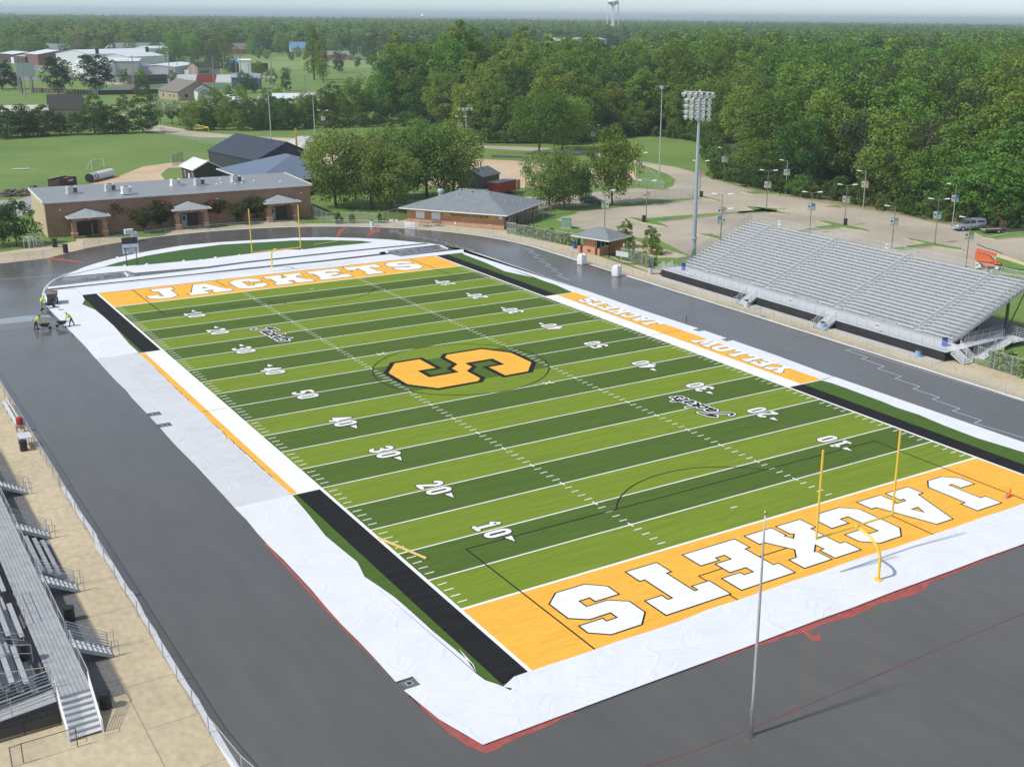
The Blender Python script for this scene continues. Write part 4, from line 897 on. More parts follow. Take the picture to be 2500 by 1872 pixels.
t = thing('red_drum', 'small red tank on a stand at the end of the bench', 'drum', (-41.75,3.1,0)); g = MB(); g.lathe([(.26,.75),(.30,.85),(.27,.95),(.30,1.05),(.27,1.15),(.30,1.25),(.24,1.38)], (-41.75,3.1,0), 14); g.build('tank', M_red, t); g = MB(); g.box(-42.1,2.8,.70,-41.4,3.4,.75); [g.box(-41.75+sx*.3-.03,3.1+sy*.25-.03,0,-41.75+sx*.3+.03,3.1+sy*.25+.03,.7) for sx in (-1,1) for sy in (-1,1)]; g.build('stand', M_alumd, t)
t = thing('table', 'small grey folding table beside the left fence', 'table', (-41.9,-.9,0)); g = MB(); g.box(-42.5,-1.6,.93,-41.5,0,.98); g.build('tabletop', M_alum, t); 
for sx in (-42.4,-41.6):
    for sy in (-1.5,-.1): g = MB(); g.box(sx-.02,sy-.02,0,sx+.02,sy+.02,.93); g.build('leg', M_dsteel, t)
def barrel(x, y, z, colr, label, h=.9, r=.3, rim=None, name='trash_can', group='trash cans around the stadium'):
    t = thing(name, label, 'trash can', (x,y,z), group=group)
    g = MB(); prof = [(r*.97,0),(r,h*.05),(r,h*.32),(r*1.03,h*.34),(r,h*.36),(r,h*.64),(r*1.03,h*.66),(r,h*.68),(r,h*.97),(r*1.02,h),(r*.93,h),(r*.9,h*.85),(.01,h*.85)]; g.lathe(prof, n=16); local_build(g, 'drum', colr, t, smooth=False)
    g = MB(); g.lathe([(r*.98,h*.93),(r*1.06,h*.93),(r*1.06,h*1.03),(r*.98,h*1.03)], n=16); local_build(g, 'liner_rim', rim or M_black, t)
    return t
barrel(-42.3,-1.9,0,M_black,'black can under the small grey table')
barrel(-45.2,-45.0,0,M_black,'black can on the tan concrete at the foot of the near walkway stairs')
barrel(-44.9,-34.2,0,M_black,'black can on gravel between the left stairs')
barrel(-48.2,-40.2,LZ+.15,M_black,'black can among the seats of the left bleachers')
barrel(43.9,-8.9+.6,0,M_lblue,'pale blue barrel at the middle stairs of the right stand')
barrel(43.6,5.0,0,mat('white_plastic', (.75,.77,.8), .5),'white barrel with black rim at the far stairs of the right stand')
barrel(44.2,-22.4,0,M_lblue,'light blue barrel against the black skirt near the right stairs')
barrel(47.2,-23.4,Z0,M_blue,'dark blue barrel on the walkway at the near end of the stand')
barrel(47.6,22.9,Z0,M_blue,'black and blue barrel on the walkway at the far end of the stand')
p = A(C123,1225,1168); barrel(p.x,p.y,0,mat('pale_grey_plastic', (.5,.52,.56), .5),'pale grey barrel at the far end stairs of the stand',h=1.1,r=.33)
p = A(C123,643,970); barrel(p.x,p.y,0,M_blue,'blue barrel beside the ticket booth')
p = A(C63,975,802); barrel(p.x,p.y,0,mat('white_plastic', (.75,.77,.8), .5),'white barrel at the tall gate on the far fence',h=1.15,r=.38)
for (xx, yy), lab in (((425,960),'black bin on the grass before the left end of the brick building'),((508,1003),'dark bin on the walk beside the far left fence')):
    p = A(C03,xx,yy); barrel(p.x,p.y,0,M_black,lab,h=1.3,r=.38)
for (c, xx, yy), lab in (((C123,1177,768),'black bin at the foot of the lamp on the long grass island'),((C123,1620,575),'black bin at the lamp by the lot entrance'),((C183,832,793),'black bin at the lamp on the middle island')):
    p = A(c,xx,yy); barrel(p.x-.3,p.y-.3,.17,M_black,lab,h=1.1,r=.33)
# ------------------------------------------------------------------ brick field house
def wallbox(mb, x0, y0, x1, y1, z0, z1): mb.box(x0,y0,z0,x1,y1,z1)
bf = Vector((-22.4,99.5)); br = Vector((21.8,98.4)); H = 5.75
fh = thing('field_house', 'long low brick building with three gabled porches and grey metal roof', 'building', (0,99,0))
ux = (br-bf).normalized(); uy = Vector((-ux.y, ux.x)); D = 14.5
def FP(u, v, z): p = bf+ux*u+uy*v; return (p.x, p.y, z)
W_ = (br-bf).length
g = MB(); c = [FP(0,0,0),FP(W_,0,0),FP(W_,D,0),FP(0,D,0)]; g.prism(c, 0, H); g.build('wall', M_brick, fh)
g = MB(); g.prism([FP(-.04,.25,0)[:2],FP(-.001,.25,0)[:2],FP(-.001,D+.02,0)[:2],FP(-.04,D+.02,0)[:2]], 0, H); g.build('end_wall_cladding', M_tan, fh)
g = MB(); v = [FP(-.25,-.25,H+.06),FP(W_+.25,-.25,H+.06),FP(W_+.25,D+.2,H-.35+.5),FP(-.25,D+.2,H+.1)]
g.add([FP(-.25,-.25,H+.02),FP(W_+.2,-.25,H+.02),FP(W_+.2,D+.2,H+.40),FP(-.25,D+.2,H+.40),FP(-.25,-.25,H+.10),FP(W_+.2,-.25,H+.10),FP(W_+.2,D+.2,H+.5),FP(-.25,D+.2,H+.5)], [(0,3,2,1),(4,5,6,7),(0,1,5,4),(1,2,6,5),(2,3,7,6),(3,0,4,7)]); g.build('roof', M_rib, fh)
g = MB(); g.bar(FP(-.3,-.30,H-.05),FP(W_+.3,-.30,H-.05),.12,.28); g.bar(FP(-.3,-.3,H+.02),FP(-.3,D+.2,H+.42),.12,.32); g.bar(FP(W_+.25,-.3,H+.02),FP(W_+.25,D+.2,H+.42),.12,.32); g.build('gutter', M_white, fh)
def porch(u, base):
    pr = base; w2 = 2.35; d = 2.6; zt = 3.35
    # piers and arched front
    b = MB()
    for s in (-1, 1): b.prism([FP(u+s*w2-.35,-d,0)[:2],FP(u+s*w2+.35,-d,0)[:2],FP(u+s*w2+.35,-d+.7,0)[:2],FP(u+s*w2-.35,-d+.7,0)[:2]], .93, 2.5)
    for s in (-1, 1): b.prism([FP(u+s*w2-.3,-.5,0)[:2],FP(u+s*w2+.3,-.5,0)[:2],FP(u+s*w2+.3,-.02,0)[:2],FP(u+s*w2-.3,-.02,0)[:2]], 0, 2.5)
    n = 10; prof = []
    for k in range(n+1):
        a = math.pi*k/n; prof.append((-(w2-.35)*math.cos(a), 2.5+.45*math.sin(a)))
    def arch(y0, y1, swap=False):
        V = []; top = zt
        for yy in (y0, y1):
            V += [FP(u+x,yy,z) for x, z in prof]+[FP(u-w2-.33,yy,2.5),FP(u-w2-.33,yy,top),FP(u+w2+.33,yy,top),FP(u+w2+.33,yy,2.5)]
        m_ = n+5; F = []
        ring = list(range(n+1))
        for o, flip in ((0, False), (m_, True)):
            top_l, top_r = o+n+2, o+n+3
            for k in range(n):
                F.append((o+k, o+k+1, top_r) if k >= n//2 else (o+k, o+k+1, top_l))
            F.append((o+n//2, top_r, top_l)); F.append((o, top_l, o+n+1)); F.append((o+n, o+n+4, top_r))
        for k in range(n): F.append((k, m_+k, m_+k+1, k+1))
        b.add(V, F)
    arch(-d+.1, -d+.6)
    b.build('porch_arch', M_brick, fh)
    b = MB()
    for s in (-1, 1):
        b.prism([FP(u+s*(w2-.0)-.15,-d+.7,0)[:2],FP(u+s*w2+.15,-d+.7,0)[:2],FP(u+s*w2+.15,-.5,0)[:2],FP(u+s*w2-.15,-.5,0)[:2]], 2.6, zt-.02)
    b.build('porch_side', M_brick, fh)
    b = MB()
    for s in (-1, 1):
        b.prism([FP(u+s*w2-.43,-d-.08,0)[:2],FP(u+s*w2+.43,-d-.08,0)[:2],FP(u+s*w2+.43,-d+.78,0)[:2],FP(u+s*w2-.43,-d+.78,0)[:2]], 0, .80)
    b.build('pier_base', M_brick2, fh)
    b = MB()
    for s in (-1, 1):
        b.prism([FP(u+s*w2-.47,-d-.12,0)[:2],FP(u+s*w2+.47,-d-.12,0)[:2],FP(u+s*w2+.47,-d+.82,0)[:2],FP(u+s*w2-.47,-d+.82,0)[:2]], .80, .925)
    b.prism([FP(u-.16,-d+.05,0)[:2],FP(u+.16,-d+.05,0)[:2],FP(u+.16,-d+.095,0)[:2],FP(u-.16,-d+.095,0)[:2]], 2.93, 3.25)
    b.build('stone_cap', mat('cast_stone', (.62,.55,.45), .8), fh)
    b = MB(); e = .55; w3 = w2+.35+e; zr = zt+1.05; yb = -.02
    V = [FP(u-w3,-d-e,zt),FP(u+w3,-d-e,zt),FP(u+w3,yb,zt),FP(u-w3,yb,zt),FP(u,-d+1.2,zr),FP(u,yb,zr)]
    b.add(V, [(0,1,4),(1,2,5,4),(3,0,4,5),(0,3,2,1),(2,3,5)]); b.build('porch_roof', mat('porch_grey_metal', (.33,.37,.38), .5, var=.08, scale=1), fh)
    b = MB(); b.bar(FP(u-w3,-d-e,zt-.02),FP(u+w3,-d-e,zt-.02),.06,.14); b.bar(FP(u-w3,-d-e,zt-.02),FP(u-w3,yb,zt-.02),.06,.14); b.bar(FP(u+w3,-d-e,zt-.02),FP(u+w3,yb,zt-.02),.06,.14); b.build('porch_trim', M_white, fh)
    b = MB(); b.bar(FP(u-1.6,-.012,1.15),FP(u+1.6,-.012,1.15),.02,2.25); b.build('entry_recess', mat('recess_shade', (.05,.04,.035), .8), fh)  # flat panel on the wall; the recess's shade is put into its colour
for k, px in enumerate((700, 1460)): 
    p = A(C03, px, 880 if k == 0 else 800); porch((p.xy-bf).dot(ux), fh)
p = A(C63,275,752); porch((p.xy-bf).dot(ux), fh)
def uof(c, x, y): return (A(c,x,y).xy-bf).dot(ux)
u2 = uof(C03,1420,800); u3 = uof(C63,222,752)
for u in (u2, u3):
    g = MB(); g.bar(FP(u-.45,-.04,1.08),FP(u+.45,-.04,1.08),.04,2.1); dd = g.build('door', mat('pale_grey_door', (.48,.50,.50), .5), fh)
    g = MB(); g.bar(FP(u-.25,-.065,1.55),FP(u+.25,-.065,1.55),.01,.75); g.build('door_window', M_glass, dd)
g = MB(); g.bar(FP(6.5,-.9,.1),FP(8.6,-.9,.1),.08); [g.bar(FP(x,-.9,0),FP(x,-.9,1.9),.07) for x in (6.6,8.0)]; o = g.build('blocking_sled', M_yellow, loc=FP(7,-.9,0)); tag(o, 'yellow blocking sled stored under the left porch', 'sled')
for (c, x, y), lab in (((C03,385,650),''),((C03,1742,628),''),((C63,465,575),'')):
    pass
for u in (2.2, 27.5, 42.5):
    g = MB(); p = FP(u,-.06,4.4); g.lathe([(.08,-.12),(.14,-.1),(.14,.1),(.06,.14)], p, 10); g.build('wall_light', M_white, fh)
M_ac = mat('hvac_casing', (.55,.57,.56), .5, var=.08, scale=2)
for i, (xx, yy, white) in enumerate(((555,545,0),(850,525,0),(978,545,1),(1355,485,1),(1537,480,0),(1820,458,0))):
    d_ = A(C03, xx, yy, H+.3); sz = 1.5
    t = thing('rooftop_unit', 'rooftop air unit number %s counted from the left end of the brick building' % ['one','two','three','four','five','six'][i], 'air conditioner', (d_.x,d_.y,H+.25), group='air units on the brick building roof')
    g = MB(); g.obox((0,0,.0),sz*1.15,sz,.18); g.obox((0,0,.18),sz,sz*.95,.95); g.obox((0,0,1.13),sz*1.06,sz,.05); local_build(g, 'casing', M_ac if not white else M_white, t)
    g = MB(); g.box(sz*.10,-sz*.5,.25,sz*.505,-sz*.42,1.02); g.box(sz*.44,-sz*.4,.25,sz*.51,sz*.4,1.02); local_build(g, 'coil_grille', M_dsteel if not white else mat('pale_louvre', (.55,.57,.55), .6), t)
    g = MB(); g.lathe([(.42,1.18),(.42,1.24),(.36,1.24),(.36,1.19)], n=14); local_build(g, 'fan_ring', M_dsteel, t)
rp_ = random.Random(3)
for u, v in ((29,5),(30.2,6.3),(32,4),(33.5,5),(36,6),(27,8),(40,3.5),(24,9.5),(31,10),(35,9)):
    g = MB(); p = FP(u,v,H+.10+v*.027); g.lathe([(.12,0),(.12,.15),(.2,.18),(.2,.3),(.05,.36)], p, 8); g.build('roof_vent', M_white, fh)
# white locker rack, crates near left end of the building
p = A(C03,230,970); q = A(C03,340,945); t = thing('goal_rack', 'white tubular rack standing on grass near the left end of the brick building', 'rack', (p.x,p.y,0)); g = MB()
d = (q-p)*.95; dep = Vector((-d.y,d.x,0)).normalized()*1.1
for f in (0,.3,.5,.7,.85,1):
    for e in (0,1): a = p+d*f+dep*e; g.bar(a,(a.x,a.y,1.75),.09)
for e in (0,1): a = p+dep*e; g.bar((a.x,a.y,1.75),(a.x+d.x,a.y+d.y,1.75),.10)
for f in (0,1): a = p+d*f; b = a+dep; g.bar((a.x,a.y,1.75),(b.x,b.y,1.75),.10)
g.build('tube_frame', M_white, t)
# ------------------------------------------------------------------ concession stand
cs = thing('concession_stand', 'brick concession stand with large grey hip roof beyond the far bend', 'building', (40,77,0))
a = Vector((34.3,84.4)); b = Vector((45.2,69.3)); e1 = (b-a).normalized(); e2 = Vector((-e1.y, e1.x)); LW = (b-a).length; DW = 15.4
CP = lambda u, v, z: ((a+e1*u+e2*v).x, (a+e1*u+e2*v).y, z)
g = MB(); g.prism([CP(0,0,0),CP(LW,0,0),CP(LW,DW,0),CP(0,DW,0)], .75, 2.55); g.build('wall', M_brick2, cs)
g = MB(); g.prism([CP(-.04,-.04,0),CP(LW+.04,-.04,0),CP(LW+.04,DW+.04,0),CP(-.04,DW+.04,0)], 0, .75); g.build('wall_base', brick('light_orange_brick', (.62,.30,.18), (.55,.25,.15), (.55,.42,.32)), cs)
g = MB(); o_ = 1.15; zt = 2.62; zr = 5.35
V = [CP(-o_,-o_,zt),CP(LW+o_,-o_,zt),CP(LW+o_,DW+o_,zt),CP(-o_,DW+o_,zt),CP(6.9,7.6,zr),CP(LW-6.6,7.9,zr)]
V = [CP(-o_,-o_,zt),CP(LW+o_,-o_,zt),CP(LW+o_,DW+o_,zt),CP(-o_,DW+o_,zt),CP(LW/2-2.2,DW/2,zr),CP(LW/2+2.2,DW/2,zr)]
g.add(V, [(0,1,5,4),(1,2,5),(2,3,4,5),(3,0,4),(0,3,2,1)]); g.build('roof', M_shingle, cs)
g = MB()
for p, q in ((V[0],V[1]),(V[1],V[2]),(V[2],V[3]),(V[3],V[0])): g.bar((p[0],p[1],zt-.06),(q[0],q[1],zt-.06),.06,.18)
g.build('fascia', M_white, cs)
for u in (2.5, 5.6):
    g = MB(); g.bar(CP(u-.85,-.03,1.5),CP(u+.85,-.03,1.5),.05,1.2); w = g.build('roller_shutter', mat('white_shutter', (.78,.80,.82), .5), cs); g = MB(); g.bar(CP(u-1.0,-.1,.86),CP(u+1.0,-.1,.86),.16,.07); g.build('sill', M_concd, w)
g = MB(); g.bar(CP(7.1,-.05,1.86),CP(LW-1.5,-.05,1.86),.05,.58); sb = g.build('sign_board', mat('mustard_sign', (.55,.38,.06), .5), cs)
g = MB(); put_text(g, 'YELLOW JACKET CONCESSIONS', .56, CP((7.1+LW-1.5)/2,-.085,1.85), (e1.x,e1.y,0), (0,0,1), off=.022, wscale=.98*(LW-10.2)/9.2); g.build('sign_lettering', M_black, sb)
g = MB(); g.bar(CP(LW-.9,-.05,1.95),CP(LW-.25,-.05,1.95),.04,.42); g.build('notice_plate', M_white, cs)
for v, nm in ((.35,0),(4.6,1),(8.3,1),(12,1)):
    g = MB(); g.bar(CP(LW+.05,v,1.25),CP(LW+.05,v+.25,1.25),.06,2.5); g.build('door_jamb', mat('pale_grey_trim', (.55,.57,.58), .6), cs)
    g = MB(); g.bar(CP(LW+.06,v+.3,1.15),CP(LW+.06,v+1.25,1.15),.05,2.2); g.build('door', M_black, cs)
g = MB(); g.bar(CP(9.2,-.06,.45),CP(9.5,-.06,.45),.1,.4); g.build('wall_box', M_white, cs)
def roofz(u, v):
    return min((v+o_)/(DW/2+o_), (DW+o_-v)/(DW/2+o_), (u+o_)/(LW/2-2.2+o_), (LW+o_-u)/(LW/2-2.2+o_))*(zr-zt)+zt
for u, v, r, h in ((7.4,4.9,.09,.8),(7.0,7.0,.2,.2),(9.4,6.4,.25,.25),(12.8,6.4,.08,.35),(13.6,7.2,.1,.3),(16.6,5.4,.08,.5),(17.2,7.0,.08,.5),(17.6,9.8,.08,.6)):
    g = MB(); p = CP(u,v,roofz(u,v)-.05); g.lathe([(r*1.6,0),(r,.08),(r,h),(r*1.5,h+.02),(r*1.5,h+.1),(.02,h+.14)], p, 8); g.build('roof_vent', M_galv, cs)
g = MB(); p = CP(2.4,8.2,roofz(2.4,8.2)); g.lathe([(.45,0),(.45,.5),(.62,.52),(.62,.95),(.4,1.15),(.02,1.2)], p, 12); g.build('exhaust_hood', M_galv, cs)
# picnic table in front
for (x, y, lab) in ((1380,800,'low green table left of the white service windows'),(1470,795,'low green table below the mustard sign')):
    p = A(C63,x,y); t = thing('picnic_table', lab, 'table', (p.x,p.y,0), R(-54), group='tables at the concession stand'); g = MB(); g.obox((0,0,.68),1.8,.7,.05); local_build(g, 'tabletop', mat('weathered_green', (.12,.14,.10), .8), t)
    for s in (-1,1): g = MB(); g.obox((0,s*.65,.40),1.8,.25,.04); local_build(g, 'bench_plank', MATS['weathered_green'], t)
    g = MB(); [g.bar((x_,-.6,0),(x_,.5,.68),.06) or g.bar((x_,.6,0),(x_,-.5,.68),.06) for x_ in (-.7,.7)]; local_build(g, 'frame', M_dsteel, t)
# ------------------------------------------------------------------ ticket booth
tb = thing('ticket_booth', 'small brick ticket booth with grey hip roof between two hedges', 'booth', (48.2,44.6,0))
pa = A(C123,705,1010).xy; pb = A(C123,800,1025).xy
b0 = Vector((45.3,44.9)); f1 = Vector((.30,-.954)); f1.normalize(); f2 = Vector((-f1.y, f1.x))
BP = lambda u, v, z: ((b0+f1*u+f2*v).x, (b0+f1*u+f2*v).y, z)
g = MB(); g.prism([BP(0,0,0),BP(2.3,0,0),BP(2.3,1.0,0),BP(0,1.0,0)], 1.05, 2.7); g.prism([BP(0,1.0,0),BP(.3,1.0,0),BP(.3,3.6,0),BP(0,3.6,0)], 1.05, 2.7); g.prism([BP(.3,3.3,0),BP(5.0,3.3,0),BP(5.0,3.6,0),BP(.3,3.6,0)], 1.05, 2.7); g.build('wall', M_brick2, tb)
g = MB(); g.prism([BP(-.06,-.06,0),BP(2.36,-.06,0),BP(2.36,1.06,0),BP(-.06,1.06,0)], 0, 1.05); g.prism([BP(-1.0,-.1,0),BP(-.55,-.1,0),BP(-.55,.9,0),BP(-1.0,.9,0)], 0, 1.05); g.build('wall_base', brick('booth_brick', (.60,.25,.14), (.53,.21,.12), (.55,.40,.3)), tb)
g = MB(); g.prism([BP(2.9,-.1,0),BP(3.3,-.1,0),BP(3.3,3.7,0),BP(2.9,3.7,0)][::1], 0, 1.05); g.prism([BP(3.3,3.3,0),BP(5.1,3.3,0),BP(5.1,3.75,0),BP(3.3,3.75,0)], 0, 1.05); g.build('counter_wall', MATS['booth_brick'], tb)
g = MB(); g.prism([BP(2.33,.1,0),BP(2.42,.1,0),BP(2.42,3.2,0),BP(2.33,3.2,0)], 1.1, 2.68); g.build('booth_window', M_glass, tb)
for v in (.1, 1.3, 2.4): g = MB(); g.bar(BP(2.46,v,1.1),BP(2.46,v,2.66),.09); g.build('window_frame', mat('pale_grey_trim', (.55,.57,.58), .6), tb)
for u, v in ((-.85,.2),(-.85,3.5),(4.9,.2),(4.9,3.5)):
    g = MB(); g.bar(BP(u,v,0 if u > 0 else 1.05),BP(u,v,2.7),.14); g.build('canopy_post', M_black, tb)
g = MB(); V = [BP(-1.7,-1.0,2.72),BP(5.8,-1.0,2.72),BP(5.8,4.8,2.72),BP(-1.7,4.8,2.72),BP(1.3,1.9,4.1),BP(2.8,1.9,4.1)]
g.add(V, [(0,1,5,4),(1,2,5),(2,3,4,5),(3,0,4),(0,3,2,1)]); g.build('roof', M_shingle, tb)
g = MB(); [g.bar((V[i][0],V[i][1],2.67),(V[(i+1)%4][0],V[(i+1)%4][1],2.67),.06,.14) for i in range(4)]; g.build('fascia', M_white, tb)
g = MB(); g.bar(BP(.9,-.08,.55),BP(1.5,-.08,.55),.03,.45); g.build('brass_plaque', mat('dark_plaque', (.12,.10,.08), .4), tb)
g = MB(); p = A(C123,960,1010,1.5); q = A(C123,995,1018,1.5); g.bar((p.x,p.y,1.6),(q.x+.6,q.y-1.2,1.6),.05,.75); o = g.build('gate_board', mat('pale_grey_sign', (.55,.57,.58), .5), loc=(p.x,p.y,0)); tag(o, 'pale blank board on the fence right of the ticket booth', 'sign')
# bulk bags on the track
M_bag = mat('white_woven_bag', (.78,.79,.80), .8, var=.05, scale=2, bump=.6, bscale=3)
for (x, y), lab, rz in (((703,1100),'white bulk bag on the track nearer the ticket booth',.2),((972,1190),'white bulk bag on the track nearer the right stand',.35)):
    p = A(C123,x,y); t = thing('bulk_bag', lab, 'bag', (p.x+.2,p.y+.5,.04), rz, 'white bulk bags of coating')
    g = MB(); n = 20; prof = [(.50,0),(.60,.08),(.62,.5),(.60,1.0),(.56,1.42),(.50,1.52),(.3,1.46),(.02,1.44)]; v = []
    for r, z in prof:
        for i in range(n):
            a_ = 2*math.pi*i/n; k = 1/max(abs(math.cos(a_)), abs(math.sin(a_)))**.75; v.append((r*k*math.cos(a_)*(1+.02*math.sin(5*a_+z*4)), r*k*math.sin(a_), z))
    f = [(j*n+i, j*n+(i+1)%n, (j+1)*n+(i+1)%n, (j+1)*n+i) for j in range(len(prof)-1) for i in range(n)]
    g.add(v, f+[tuple(range((len(prof)-1)*n, len(prof)*n))]); local_build(g, 'sack', M_bag, t)
    for sx in (-1,1):
        for sy in (-1,1):
            g = MB(); g.path([(sx*.5,sy*.5,1.4),(sx*.48,sy*.46,1.68),(sx*.38,sy*.5,1.62),(sx*.36,sy*.54,1.38)], .03, 5); local_build(g, 'lifting_loop', mat('grey_webbing', (.25,.25,.25), .9), t)
    g = MB(); g.box(-.63,-.66,.1,-.35,-.645,1.3); local_build(g, 'label_panel', M_white, t)
# transformer cabinet
p = A(C123,578,815); t = thing('utility_cabinet', 'pale green electrical cabinet on the lawn beside the lot', 'cabinet', (p.x,p.y,0), R(-35)); g = MB(); g.obox((0,0,.12),1.6,1.3,1.75); local_build(g, 'cabinet_body', mat('pale_green_enamel', (.30,.42,.34), .5, var=.06, scale=2), t); g = MB(); g.obox((0,0,1.87),1.72,1.4,.07); local_build(g, 'cabinet_lid', mat('pale_green_enamel', (.3,.42,.34)), t); g = MB(); g.obox((0,0,.0),1.9,1.6,.12); local_build(g, 'pad', M_concd, t)
g = MB(); g.box(-.02,-.665,.25,.02,-.652,1.75); g.box(.7,-.665,.25,.74,-.652,1.75); local_build(g, 'door_seam', M_dsteel, t)
# ------------------------------------------------------------------ sheds behind the field house
def gable_house(name, c, L, W, hw, hr, rz, mw, mr, label, cat='shed', over=.3, windows=(), doors=(), trim=None, group=None, axis=0):
    "ridge along local x"
    t = thing(name, label, cat, (c[0],c[1],0), rz, group)
    g = MB(); l, w = L/2, W/2
    g.add([(-l,-w,0),(l,-w,0),(l,w,0),(-l,w,0),(-l,-w,hw),(l,-w,hw),(l,w,hw),(-l,w,hw),(-l,0,hr-.05),(l,0,hr-.05)], [(0,1,5,4),(2,3,7,6),(1,2,6,9,5),(3,0,4,8,7)]); local_build(g, 'wall', mw, t)
    g = MB(); k = (hr-hw)/w; lo = l+over; wo = w+over; he = hw-k*over
    for s in (-1, 1):
        v = [(-lo,s*wo,he),(lo,s*wo,he),(lo,0,hr),(-lo,0,hr)]; v += [(x,y,z+.12) for x,y,z in v]; g.add(v, [(0,1,2,3),(7,6,5,4),(0,4,5,1),(1,5,6,2),(2,6,7,3),(3,7,4,0)])
    local_build(g, 'roof', mr, t)
    if trim:
        g = MB()
        for s in (-1, 1):
            g.bar((-lo,s*wo,he+.04),(lo,s*wo,he+.04),.06,.2)
            for e in (-1, 1): g.bar((e*lo,s*wo,he+.05),(e*lo,0,hr+.05),.06,.2)
        local_build(g, 'roof_trim', trim, t)
    for side, u, z, ww, hh in windows:
        g = MB(); fr = MB()
        if side in 'sn': y = (-1 if side == 's' else 1)*(w+.02); fr.box(u-ww/2-.08,y-.03,z-.08,u+ww/2+.08,y+.03,z+hh+.08); g.box(u-ww/2,y-.045,z,u+ww/2,y+.045,z+hh)
        else: x = (-1 if side == 'w' else 1)*(l+.02); fr.box(x-.03,u-ww/2-.08,z-.08,x+.03,u+ww/2+.08,z+hh+.08); g.box(x-.045,u-ww/2,z,x+.045,u+ww/2,z+hh)
        wf = local_build(fr, 'window', M_white, t); local_build(g, 'pane', M_glass, wf)
    for side, u, ww, hh, md in doors:
        g = MB()
        if side in 'sn': y = (-1 if side == 's' else 1)*(w+.025); g.box(u-ww/2,y-.035,0,u+ww/2,y+.035,hh)
        else: x = (-1 if side == 'w' else 1)*(l+.025); g.box(x-.035,u-ww/2,0,x+.035,u+ww/2,hh)
        local_build(g, 'door', md, t)
    return t
def mid(*P): v = Vector((0,0,0)); [v.__iadd__(p) for p in P]; return v/len(P)
a = A(C03,1325,410); b = A(C03,1495,478); c = A(C03,1655,465)
dd = (a-b); Ls = 8.5; u = dd.normalized(); wv = (c-b); wv.z = 0; Wd = 6.0
ctr = b+u*Ls/2+Vector((-u.y,u.x,0))*-Wd/2
gable_house('garden_shed', (b.x+Wd*.5+.2, b.y+Ls*.52), Ls, Wd, 3.2, 4.7, R(92), M_siding, M_ribw, 'dark brown shed with bright white roof behind the brick building', over=.4, trim=M_white, windows=(('n',2.2,1.1,.7,1.1),('n',-3.0,1.1,.7,1.1)), doors=(('n',-.6,.9,2.0,M_white),))
p = A(C03,1830,470); 
gable_house('metal_barn', (34.5,161), 24, 15, 4.6, 8.0, R(98), M_ribdk, M_ribdk, 'large dark slate metal building behind the blue grey roof', 'barn', over=.3)
hb = thing('weight_room', 'low building with broad blue grey hip roof behind the brick building', 'building', (30,134,0))
g = MB(); g.box(20.5,124,0,42.5,146,3.4); g.build('wall', M_siding, hb)
g = MB(); V = [(19.6,123,3.4),(43.4,123,3.4),(43.4,147,3.4),(19.6,147,3.4),(31.5,134,7.0),(31.5,137,7.0)]; g.add(V, [(0,1,4),(1,2,5,4),(2,3,5),(3,0,4,5),(0,3,2,1)]); g.build('roof', M_ribbl, hb)
g = MB(); [g.bar(V[i],V[(i+1)%4],.1,.2) for i in range(4)]; g.build('eaves_trim', M_white, hb)
g = MB(); g.lathe([(.3,0),(.3,.9),(.42,.9),(.42,1.2),(.02,1.3)], (35,131,5.6), 10); g.build('roof_vent', M_white, hb)
# low dark shed and red trailer behind the concession stand
p = A(C63,1885,500); gable_house('storage_shed', (p.x-1,p.y+3), 7, 6, 2.6, 3.9, R(30), M_black, mat('dark_tin_roof', (.10,.12,.12), .5, var=.4, scale=2), 'small black shed behind the grey hip roof')
p = A(C63,2010,560); q = A(C63,2090,565); t = thing('cargo_trailer', 'red cargo trailer with open tan rear door behind the concession stand', 'trailer', (p.x+.5,p.y+2,0), R(28))
g = MB(); g.box(-4,-1.2,.5,3.2,1.2,2.7); local_build(g, 'trailer_body', M_red, t); g = MB(); g.box(-4.1,-1.3,2.7,3.3,1.3,2.8); local_build(g, 'trailer_roof', mat('grey_roof_sheet', (.25,.25,.27), .5), t)
g = MB(); g.box(3.2,-1.1,.6,3.25,1.1,2.6); local_build(g, 'rear_opening', M_black, t); g = MB(); g.box(3.3,-1.25,.5,4.6,-1.2,2.6); local_build(g, 'rear_door', mat('tan_door', (.5,.34,.16), .7), t)
for sy in (-1.15,1.15):
    for sx in (-.6,.5): g = MB(); g.tube((sx,sy-.1,.4),(sx,sy+.1,.4),.38,n=14); local_build(g, 'wheel', M_rubber, t)
# dumpster, drainage pipe, rubble, bench pieces, practice goals
M_dump = mat('rusty_dark_steel', (.055,.03,.035), .7, var=.25, scale=1.2)
a = A(C03,380,515); b = A(C03,462,520); c = A(C03,600,487)
t = thing('dumpster', 'long dark maroon roll-off dumpster full of waste behind the brick building', 'dumpster', (b.x,b.y,0), math.atan2(c.y-b.y,c.x-b.x))
g = MB(); L_ = (c-b).length*.98; Wt = 2.5
for y0, y1 in ((0,.08),(Wt-.08,Wt)): g.box(0,y0,.25,L_,y1,2.0)
g.box(0,.08,.25,.08,Wt-.08,2.0); g.box(L_-.08,.08,.25,L_,Wt-.08,2.0); g.box(.08,.08,.25,L_-.08,Wt-.08,.35); local_build(g, 'bin_walls', M_dump, t)
g = MB(); [g.box(.4+k*.8,-.09,.25,.52+k*.8,-.001,1.95) for k in range(int(L_/.8))]; g.box(-.02,-.10,2.0,L_+.02,.1,2.1); g.box(-.02,Wt-.1,2.0,L_+.02,Wt+.02,2.1); local_build(g, 'ribs', M_dump, t)
